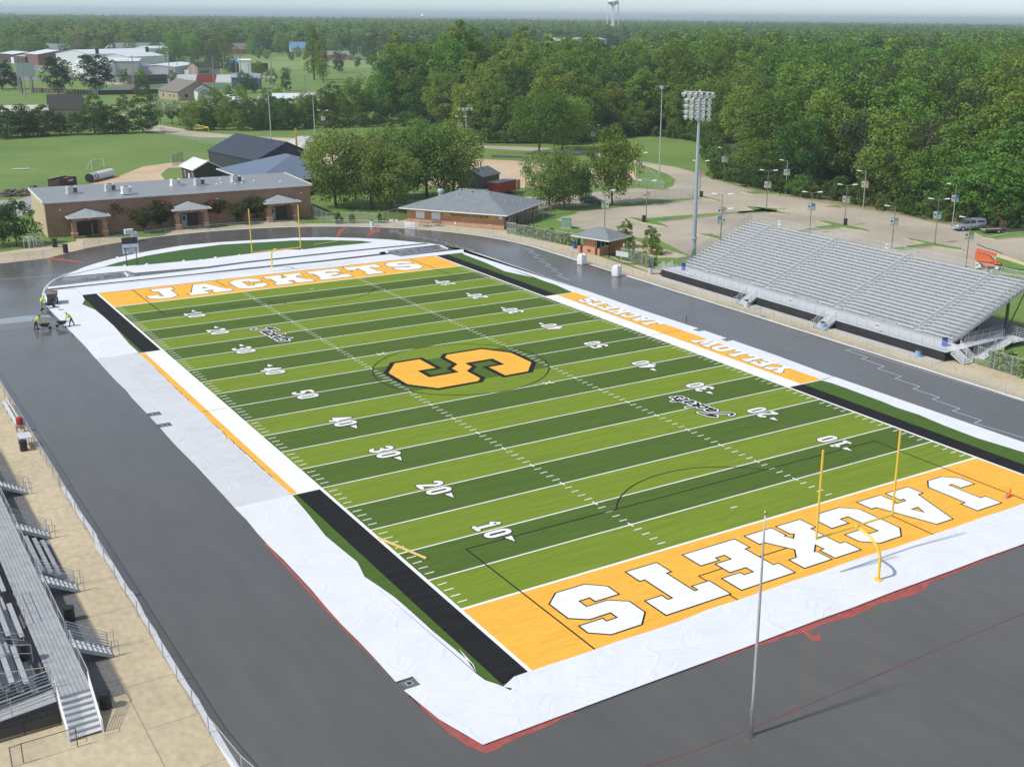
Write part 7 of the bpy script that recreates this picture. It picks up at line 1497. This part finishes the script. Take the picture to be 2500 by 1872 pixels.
M_pole = mat('weathered_pole', (.33,.31,.29), .9); UP = {}
for i, (x, y, dk, ty) in enumerate(PL):
    b = P0(x, y); lo_, hi_ = 2, 34
    from bpy_extras.object_utils import world_to_camera_view as _w
    d = (b-CAM); dist = Vector((d.x,d.y)).length; top = ray(x*700/2212, ty*700/2212); k = dist/Vector((top.x,top.y)).length; h = max(5, min(30, CAM.z+top.z*k)); UP[i] = (b, h)
    pole(b, h, 'grey utility or light pole in the town at the upper left' , 1 if i % 3 else 0)
b = A(C60,465,785); pole(b, 11, 'wooden utility pole on the lawn before the hedgerow', 1)
for c, x, y, ty in ((C60,655,420,335),(C60,1060,430,368),(C60,893,435,360),(C60,870,435,360),(C60,395,420,325),(C60,1945,380,300),(C120,385,420,300),(C120,717,345,290),(C120,1070,340,250),(C120,1160,390,270),(C120,1225,330,255),(C120,1373,330,270),(C120,1585,330,265),(C120,943,310,275),(C180,277,330,265)):
    b = A(c, x, y); d = (b-CAM); dist = Vector((d.x,d.y)).length; kk = 700/2212; top = ray(c[0]+x*kk, c[1]+ty*kk); h = CAM.z+top.z*dist/Vector((top.x,top.y)).length; pole(b, max(8,min(34,h)), 'distant pale pylon or pole beyond the wood', 1, group='distant poles beyond the wood', m=mat('pale_pole', (.45,.46,.47), .8))
# wires
g = MB()
def wire(a, b, sag, mb):
    n = 8; P = [a.lerp(b, i/n)-Vector((0,0,sag*4*(i/n)*(1-i/n))) for i in range(n+1)]; mb.path(P, .035, 4)
for i, j in ((2,1),(4,6),(6,12),(12,16)):
    a, ha = UP[i]; b, hb_ = UP[j]; wire(a+Vector((0,0,ha-.6)), b+Vector((0,0,hb_-.6)), 1.5, g)
o = g.build('power_line', M_dsteel, loc=(UP[2][0].x,UP[2][0].y,10)); tag(o, 'sagging power lines strung between the town poles', 'cable')
# timber fence and billboard
a, b = P0(250,715), P0(760,735); t = thing('timber_fence', 'brown timber fence along the lawn under the pines', 'fence', (a.x,a.y,0)); n = 22
for i in range(n): q = a.lerp(b, i/n); q2 = a.lerp(b, (i+.86)/n); g = MB(); g.bar((q.x,q.y,1.1),(q2.x,q2.y,1.1),.1,1.9); g.build('fence_panel', mat('fence_brown', (.14,.10,.08), .9, var=.2, scale=1), t)
a, b = P0(760,735), P0(1240,725); g = MB(); g.bar((a.x,a.y,1),(b.x,b.y,1),.15,2); o = g.build('outfield_fence', M_black, loc=(a.x,a.y,0)); tag(o, 'black outfield fence behind the lawn', 'fence')
a = P0(232,720); t = thing('billboard', 'blank pale board on dark posts among the poles at the far left', 'billboard', (a.x,a.y,0)); g = MB(); g.box(a.x-4.5,a.y-.1,7,a.x+3.0,a.y+.1,13); g.build('board', mat('pale_blue_board', (.55,.62,.62), .7), t); [MB().tube((a.x+s,a.y+.3,0),(a.x+s,a.y+.3,13),.25).build('post', M_dsteel, t) for s in (-3,1.5)]
for x, y, colr, lab in ((235,505,(.7,.7,.72),'white car in front of the dark shopfronts'),(315,550,(.7,.7,.72),'white van at the street corner'),(350,560,(.45,.45,.47),'grey car behind the white van'),(1800,765,(.75,.76,.78),'white pickup beside the clinic'),(1845,780,(.7,.72,.74),'white car beside the white pickup'),(1750,770,(.4,.42,.45),'grey car under the clinic trees'),(2005,765,(.6,.63,.66),'silver car on the lane right of the clinic')):
    p = P0(x,y); car(Vector((p.x,p.y,0)), random.choice((.3,-.6,1.2)), mat('town_paint_%d%d' % (int(colr[0]*100), int(colr[2]*100)), colr, .35), lab, 'sedan' if 'pickup' not in lab else 'pickup', detail=False, group='cars in the town')
p = P0(1455,600); t = thing('box_truck', 'white box truck on the street beyond the clinic', 'truck', (p.x,p.y,0), R(60)); g = MB(); g.box(-3,-1.2,.9,2,1.2,4.2); local_build(g, 'cargo_box', M_white, t); g = MB(); g.box(2.1,-1.1,.8,4,1.1,2.9); local_build(g, 'cab', M_black, t); wheels(t, (-2,3), 1.05, .5)
for k in range(14):
    p = A(C60, 770+k*18+random.uniform(-5,5), 462+random.uniform(-4,6)); cc = random.choice(((.7,.7,.72),(.05,.05,.06),(.35,.04,.04),(.35,.37,.4))); car(Vector((p.x,p.y,0)), random.uniform(-.5,.5), mat('town_paint_%d%d' % (int(cc[0]*100), int(cc[2]*100)), cc, .35), 'distant car in the lot behind the small meadow', detail=False, group='distant cars behind the meadow')
# town trees
for x, y, h, k, w, lab in ((455,735,15,'pine',1.0,'open crowned pine above the timber fence'),(745,720,15.5,'pine',1.35,'broad dark pine before the grey green warehouse'),(20,690,12.5,'pine',1.2,'pine at the left frame edge'),(120,690,7,'pine',1.0,'small pine right of the edge pine')): tree(k, wpos(x,y), h, lab, 'pine_tree', 'dark pines on the lawn', w)
for x, y, h, k, w, lab in ((60,1065,8.8,'cedar',1.5,'big dark evergreen at the left edge behind the practice field'),(190,1055,8.8,'cedar',1.35,'dark evergreen second from the left edge'),(320,1050,8.6,'cedar',1.5,'dark evergreen third from the left edge'),(470,1040,6,'cedar',1.2,'low dark evergreen below the dark window'),(600,1040,6.2,'cedar',1.3,'low dark tree in front of the brick wing'),(730,1035,9,'wood_c',1.2,'round dark tree right of the brick wing'),(735,985,10,'wood_c',1.0,'taller tree behind the round dark one'),(870,1030,8.2,'cedar',1.3,'conical evergreen left of the tall dark tree'),(960,1030,5,'cedar',1.3,'small reddish shrub tree by the conical evergreen'),(1105,1025,10.3,'wood_c',1.25,'tallest dark tree beside the lane mouth'),(955,860,5.9,'wood_c',1.1,'small tree on the lawn left of the clinic'),(1185,830,6,'wood_c',1.2,'tree at the left corner of the clinic'),(1100,745,8,'cedar',1.2,'dark bush by the ball field'),(530,790,4,'bush',1.4,'dark bush behind the charcoal roof'),(1240,955,7,'white_crape',1.0,'white flowering tree left of the pair'),(1330,970,7.5,'white_crape',1.1,'white flowering tree in the middle'),(1385,965,7.5,'white_crape',1.1,'white flowering tree nearest the hedgerow')): tree(k, wpos(x,y), h, lab, 'evergreen_tree' if k == 'cedar' else 'town_tree', 'trees behind the practice field', w)
tree('pink_crape', wpos(610,470), 13, 'pinkish flowering tree behind the small white roofs', 'town_tree', 'trees behind the practice field', 1.1); tree('wood_c', wpos(330,500), 7, 'round tree between the small white roofs', 'town_tree', 'trees behind the practice field', 1.3)
rt_ = random.Random(5)
def scatter(pts, label, keys, h0, h1, name='hedgerow_tree', group=None, w=1.0):
    for x, y in pts: tree(rt_.choice(keys), A(C00,x+rt_.uniform(-8,8),y+rt_.uniform(-4,4)), rt_.uniform(h0,h1), label, name, group or label, w*rt_.uniform(.9,1.15), rnd=rt_)
scatter([(1480+i*62, 1005-(i%2)*28) for i in range(14)]+[(1500+i*70, 935-(i%2)*20) for i in range(14)], 'tree of the dark hedgerow behind the yellow barrier', ['wood_c','cedar','wood_b'], 5.5, 8, w=1.25)
scatter([(1660,800),(1760,750),(1860,770),(1960,720),(2060,760),(2150,790),(1900,840),(2020,860),(2120,880)], 'small bright tree right of the clinic', ['wood_b','wood_a'], 4.5, 6.5, w=1.2)
scatter([(1330+i*50, 480-(i%3)*12) for i in range(9)], 'tree of the grove left of the meadow', ['wood_b','wood_c','wood_a'], 14, 20)
scatter([(1350,540),(1410,545),(1640,560),(1720,550),(1780,570),(1520,600)], 'tree around the red and white bleachers', ['wood_c'], 8, 12)
scatter([(60+i*55, 445-(i%2)*10) for i in range(6)]+[(760,440),(1010,425),(1200,430),(1440,440)], 'tree behind the small white roofed units', ['wood_b','wood_a'], 11, 16)
scatter([(690+i*26, 224-(i%2)*7) for i in range(12)], 'tree of the second dark hedgerow below the small meadow', ['wood_c','wood_a'], 9, 12.5)
scatter([(rt_.uniform(0,3150), rt_.choice((408,415,424,432))) for _ in range(46)], 'tree standing between the roofs at the edge of the distant forest', ['wood_a','wood_b','wood_c'], 11, 19)
scatter([(rt_.uniform(60,1500), rt_.uniform(440,475)) for _ in range(10)]+[(rt_.uniform(1900,3100), rt_.uniform(440,470)) for _ in range(14)]+[(1100,650),(1330,640),(960,640),(1900,720),(2200,700),(2100,650),(2200,620),(1990,600)], 'small tree scattered among the town roofs', ['wood_b','wood_c'], 6, 10)
# ------------------------------------------------------------------ wood
rf = random.Random(11)
def inpoly(x, y, P):
    c = False; n = len(P)
    for i in range(n):
        x1, y1 = P[i]; x2, y2 = P[(i+1) % n]
        if (y1 > y) != (y2 > y) and x < (x2-x1)*(y-y1)/(y2-y1)+x1: c = not c
    return c
EDGE = [(2620,580),(2500,556),(2400,550),(2306,538),(2132,507),(1926,474),(1830,455),(1768,440),(1745,395),(1738,350),(1612,333),(1516,335),(1400,352),(1290,350),(1180,350),(1110,335),(1040,318),(1005,309),(960,310),(880,311),(820,312),(700,314),(600,315)]
EW = [tuple(at(x, y).xy) for x, y in EDGE]
OUTER = [tuple(at(600,286).xy), tuple(at(720,268).xy), tuple(at(900,255).xy), tuple(at(1000,255).xy), tuple(at(1020,235).xy), tuple(at(1250,218).xy), tuple(at(1540,205).xy), tuple(at(1600,160).xy), tuple(at(2000,165).xy), (900,100), (700,-150)]
WOOD = EW+OUTER
px_of = lambda x, y, z=0: (lambda d: (PW/2+CX+FPX*d.x/-d.z, PH/2+CY-FPX*d.y/-d.z))(RM.transposed() @ (Vector((x,y,z))-CAM))
def edge_d(x, y): return min((Vector((x,y))-Vector(a).lerp(Vector(b), max(0,min(1,((Vector((x,y))-Vector(a)).dot(Vector(b)-Vector(a)))/max(1e-6,(Vector(b)-Vector(a)).length_squared))))).length for a, b in zip(EW, EW[1:]))
cand = []; sp = 10.2
y = -60
while y < 1000:
    x = -60
    while x < 1100:
        X = x+rf.uniform(-.42,.42)*sp; Y = y+rf.uniform(-.42,.42)*sp
        if inpoly(X, Y, WOOD) and edge_d(X, Y) > 3.2:
            u, v = px_of(X, Y)
            if -120 < u < 2640: cand.append((math.hypot(X-CAM.x, Y-CAM.y), X, Y))
        x += sp
    y += sp
pop = [(1130,300,33),(1160,290,31),(1105,285,29),(1080,270,26),(1270,270,31),(1290,262,29),(975,262,27),(995,280,25)]
for (x, y, h) in pop: tree('poplar', at(x,y), h, 'tall light green tree standing above the wood left of the water tower', 'poplar_tree', 'tall poplars above the wood', 1.0, rnd=rf)
p_ = A(C60,530,620); tree('poplar', p_, 27, 'tall lone light green tree above the hedgerow near the blue roof', 'poplar_tree', None, .95); tree('poplar', A(C60,600,640), 22, 'shorter light green tree right of the lone tall one', 'poplar_tree', None, .8); 
for x, y, h in ((720,560,13),(965,500,14),(860,520,7)): tree('wood_c', A(C60,x,y), h, 'dark tree at the edge of the small meadow', 'meadow_tree', 'trees at the small meadow', .9)
cand.sort(); first = []; rest = []
for d, X, Y in cand:
    e = edge_d(X, Y)
    if len(first) < 250 and (e < 14 or d < 330): first.append((X, Y, e, d))
    elif px_of(X, Y)[0] > 960: rest.append((X, Y, e, d))
    elif e < 30: first.append((X, Y, e, d))
hmax = lambda u: 8 if u < 700 else 9.5 if u < 785 else 14 if u < 915 else 18 if u < 960 else 21 if u < 1040 else 23 if u < 1400 else 26
for X, Y, e, d in first:
    u, v = px_of(X, Y); small = e < 5
    h = rf.uniform(8,13) if small else (rf.uniform(15,20) if e < 14 else rf.uniform(15,25))
    h = min(h, hmax(u)*rf.uniform(.8,1))
    if u > 2050 and e > 8: k = rf.choice(['wood_a','sycamore','sycamore','wood_b'])
    elif 1050 < u < 1420: k = rf.choice(['wood_b','wood_b','wood_a'])
    else: k = rf.choice(['wood_a','wood_a','wood_b','wood_c'])
    lab = {'wood_a':'broad mid green tree of the wood behind the parking lot','wood_b':'light green tree of the wood behind the parking lot','wood_c':'dark green tree of the wood behind the parking lot','sycamore':'pale barked grey green tree in the right part of the wood'}[k]
    tree(k, (X,Y), h, lab, 'forest_tree', 'trees at the front of the wood', rf.uniform(.9,1.15) if not small else rf.uniform(1.2,1.6), rnd=rf)
# undergrowth along the edge
M_brush = F_hedge
bm = []; 
for a, b in zip(EW, EW[1:]):
    a = Vector(a); b = Vector(b); n = int((b-a).length/2.3)
    for i in range(n): q = a.lerp(b, i/n); bm.append((q.x+rf.uniform(-1.5,1.5), q.y+rf.uniform(-1.5,1.5), 0, rf.uniform(.6,1.5)))
def scatter_stuff(name, pts, keys, label, cat, wide=1.0):
    "one object: points carrying instanced crowns"
    me = bpy.data.meshes.new(name); me.from_pydata([p[:3] for p in pts], [], []); at_ = me.attributes.new('sc', 'FLOAT', 'POINT'); at_.data.foreach_set('value', [p[3] for p in pts])
    o = bpy.data.objects.new(name, me); COL.objects.link(o); tag(o, label, cat, kind='stuff')
    ng = bpy.data.node_groups.new(name, 'GeometryNodeTree'); ng.interface.new_socket('Geometry', in_out='INPUT', socket_type='NodeSocketGeometry'); ng.interface.new_socket('Geometry', in_out='OUTPUT', socket_type='NodeSocketGeometry')
    N = ng.nodes; L = ng.links; gi = N.new('NodeGroupInput'); go = N.new('NodeGroupOutput'); ip = N.new('GeometryNodeInstanceOnPoints'); g2 = N.new('GeometryNodeGeometryToInstance')
    for k in keys:
        for me_, _, _ in TREE[k]:
            src = SRC.get(me_.name)
            if src is None: src = SRC[me_.name] = bpy.data.objects.new('crown_source', me_)
            oi = N.new('GeometryNodeObjectInfo'); oi.inputs['Object'].default_value = src; oi.inputs['As Instance'].default_value = False; L.new(oi.outputs['Geometry'], g2.inputs[0])
    L.new(gi.outputs[0], ip.inputs['Points']); L.new(g2.outputs[0], ip.inputs['Instance']); ip.inputs['Pick Instance'].default_value = True
    na = N.new('GeometryNodeInputNamedAttribute'); na.data_type = 'FLOAT'; na.inputs[0].default_value = 'sc'; cb = N.new('ShaderNodeCombineXYZ'); mxn = N.new('ShaderNodeMath'); mxn.operation = 'MULTIPLY'; mxn.inputs[1].default_value = wide; L.new(na.outputs['Attribute'], mxn.inputs[0]); L.new(mxn.outputs[0], cb.inputs[0]); L.new(mxn.outputs[0], cb.inputs[1]); L.new(na.outputs['Attribute'], cb.inputs[2]); L.new(cb.outputs[0], ip.inputs['Scale'])
    rv = N.new('FunctionNodeRandomValue'); rv.data_type = 'FLOAT_VECTOR'; rv.inputs[0].default_value = (0,0,0); rv.inputs[1].default_value = (0,0,6.28); L.new(rv.outputs[0], ip.inputs['Rotation'])
    L.new(ip.outputs[0], go.inputs[0]); md = o.modifiers.new('spread', 'NODES'); md.node_group = ng; return o
SRC = {}
scatter_stuff('undergrowth', bm, ['bush'], 'brushy undergrowth along the foot of the wood', 'undergrowth')
scatter_stuff('wood_canopy', [(X,Y,-1,rf.uniform(.68,1.16)) for X,Y,e,d in rest if d < 520], ['wood_a','wood_b','wood_c'], 'deep canopy of the wood behind its first trees', 'wood')
pts = [(X,Y,-2,rf.uniform(.7,1.15)) for X,Y,e,d in rest if d >= 520]
# far forest out to the horizon: spacing grows with distance
def open_area(u, v):
    if v > 255: return True
    if u < 1010 and v > 128+ (10 if u < 150 else 0): return True
    if 1170 < u < 1560 and v > 112: return True
    if u < 1180 and v > 128: return True
    if 1820 < u < 1930 and 104 < v < 132: return True
    return False
az0, az1 = R(4), R(58)
r_ = 480.0
while r_ < 5200:
    s = 10.5 if r_ < 1400 else 10.5+(r_-1400)/150
    n = int(r_*(az1-az0)/s)
    for i in range(n):
        a = az0+(az1-az0)*(i+rf.random())/n; rr = r_+rf.uniform(-.5,.5)*s; X = CAM.x+rr*math.sin(a); Y = CAM.y+rr*math.cos(a); u, v = px_of(X, Y)
        if -60 < u < 2560 and not open_area(u, v) and not inpoly(X, Y, WOOD): pts.append((X,Y,-2,rf.uniform(.72,1.06)))
    r_ += s
print('far trees', len(pts), 'near', len(first), 'rest', len(rest))
scatter_stuff('distant_forest', pts, ['far','far','far_dark','far_light'], 'endless forest reaching to the horizon behind the town', 'forest', 1.5)
# canopy sheet and hills toward the horizon
hn = mat('distant_canopy', (.035,.065,.024), .95, col2=(.065,.10,.035), scale=.004, detail=10, var2=.2, scale2=.03)
V = []; F = []; na, nr = 150, 42
from mathutils import noise
for j in range(nr+1):
    rr = 4300*(26000/4300)**(j/nr)
    for i in range(na+1):
        a = R(-4)+(R(66)-R(-4))*i/na; X = CAM.x+rr*math.sin(a); Y = CAM.y+rr*math.cos(a)
        z = 12+noise.noise(Vector((X*.004,Y*.004,0)))*5+noise.noise(Vector((X*.0006,Y*.0006,3)))*4
        if rr > 9000: z += (rr-9000)/17000*(20+32*noise.noise(Vector((X*.00022,Y*.00022,7)))) * (1.0 if i < na*.5 else .75)
        V.append((X,Y,z))
F = [(j*(na+1)+i, j*(na+1)+i+1, (j+1)*(na+1)+i+1, (j+1)*(na+1)+i) for j in range(nr) for i in range(na)]
g = MB(); g.add(V, F); o = g.build('hills', hn, smooth=True, kind='structure')
# water towers
def water_tower(px, dist_y, bowl_y, diam, label, group=None):
    b = at(px, dist_y); d = Vector((b.x-CAM.x, b.y-CAM.y)).length; top = ray(px, bowl_y); z = CAM.z+top.z*d/Vector((top.x,top.y)).length; r = diam/2
    t = thing('water_tower', label, 'water tower', (b.x,b.y,0), R(20), group)
    g = MB(); g.lathe([(r*.25,z-.2*r),(r*.8,z+.15*r),(r*.98,z+.5*r),(r*1.04,z+.55*r),(r*1.04,z+.62*r),(r*.98,z+.64*r),(r*.98,z+1.25*r),(r*.85,z+1.6*r),(r*.45,z+1.85*r),(.05,z+1.92*r)], n=24); local_build(g, 'tank', M_twr, t, smooth=True)
    g = MB(); g.lathe([(r*.09,0),(r*.09,z-r*.2),(r*.28,z)], n=12); local_build(g, 'riser_pipe', M_twr, t)
    for k in range(4): a = R(45+90*k); g = MB(); g.tube((r*1.0*math.cos(a)*1.12,r*1.12*math.sin(a),0),(r*.98*math.cos(a),r*.98*math.sin(a),z+.55*r),r*.075,n=8); local_build(g, 'leg', M_twr, t)
    for f in (.42,.75): g = MB(); q = [(r*1.05*math.cos(R(45+90*k)),r*1.05*math.sin(R(45+90*k)),z*f) for k in range(5)]; g.path(q, r*.03, 5); local_build(g, 'ring_brace', M_twr, t)
    return t
M_twr = mat('water_tower_white', (.80,.81,.82), .4)
water_tower(1495.5, 97, 12.5, 17, 'white water tower on legs rising above the horizon'); water_tower(1033, 62, 43, 13, 'tiny distant white water tower left of centre on the horizon')
# ------------------------------------------------------------------ air
g = MB(); g.box(-7000,-400,-2,24500,27500,75); hz = g.build('haze', mat('haze_air', (1,1,1)), kind='stuff')
hm = MATS['haze_air']; N = hm.node_tree.nodes; N.remove(N['Principled BSDF']); pv = N.new('ShaderNodeVolumePrincipled'); pv.inputs['Color'].default_value = (.80,.90,1.0,1); pv.inputs['Density'].default_value = HAZE; pv.inputs['Anisotropy'].default_value = .2
hm.node_tree.links.new(pv.outputs[0], N['Material Output'].inputs['Volume']); tag(hz, 'pale blue haze over the far forest', 'haze')
# ------------------------------------------------------------------ light and sky
el, sa = R(50.8), math.atan2(.0873, -1.0208*1.0)
sd = Vector((-.9964*math.cos(el), .0851*math.cos(el), math.sin(el)))
sl = bpy.data.lights.new('sun', 'SUN'); sl.energy = SUN; sl.angle = R(2.2); sl.color = (1,.955,.87); so = bpy.data.objects.new('sun', sl); COL.objects.link(so); so.rotation_euler = sd.to_track_quat('Z','Y').to_euler()
w = bpy.data.worlds.new('World'); S.world = w; w.use_nodes = True; N = w.node_tree.nodes; L = w.node_tree.links; bg = N['Background']; sk = N.new('ShaderNodeTexSky'); sk.sky_type = 'NISHITA'; sk.sun_disc = False; sk.sun_elevation = el; sk.sun_rotation = math.atan2(sd.x, sd.y); sk.altitude = 100; sk.air_density = 1.0; sk.dust_density = .3; sk.ozone_density = 2.5
tcw = N.new('ShaderNodeTexCoord'); mpw = N.new('ShaderNodeMapping'); mpw.inputs['Location'].default_value = (0,0,.055); L.new(tcw.outputs['Generated'], mpw.inputs[0]); L.new(mpw.outputs[0], sk.inputs[0]); hsw = N.new('ShaderNodeHueSaturation'); hsw.inputs['Saturation'].default_value = .62; L.new(sk.outputs[0], hsw.inputs['Color']); L.new(hsw.outputs[0], bg.inputs[0]); bg.inputs[1].default_value = SKY
S.view_settings.view_transform = 'Standard'; S.view_settings.look = 'None'; S.view_settings.exposure = EXPO; S.view_settings.gamma = 1
S.render.engine = 'CYCLES'; S.cycles.transparent_max_bounces = 24; S.cycles.max_bounces = 6; S.cycles.volume_bounces = 2; S.cycles.diffuse_bounces = 3; S.cycles.glossy_bounces = 3
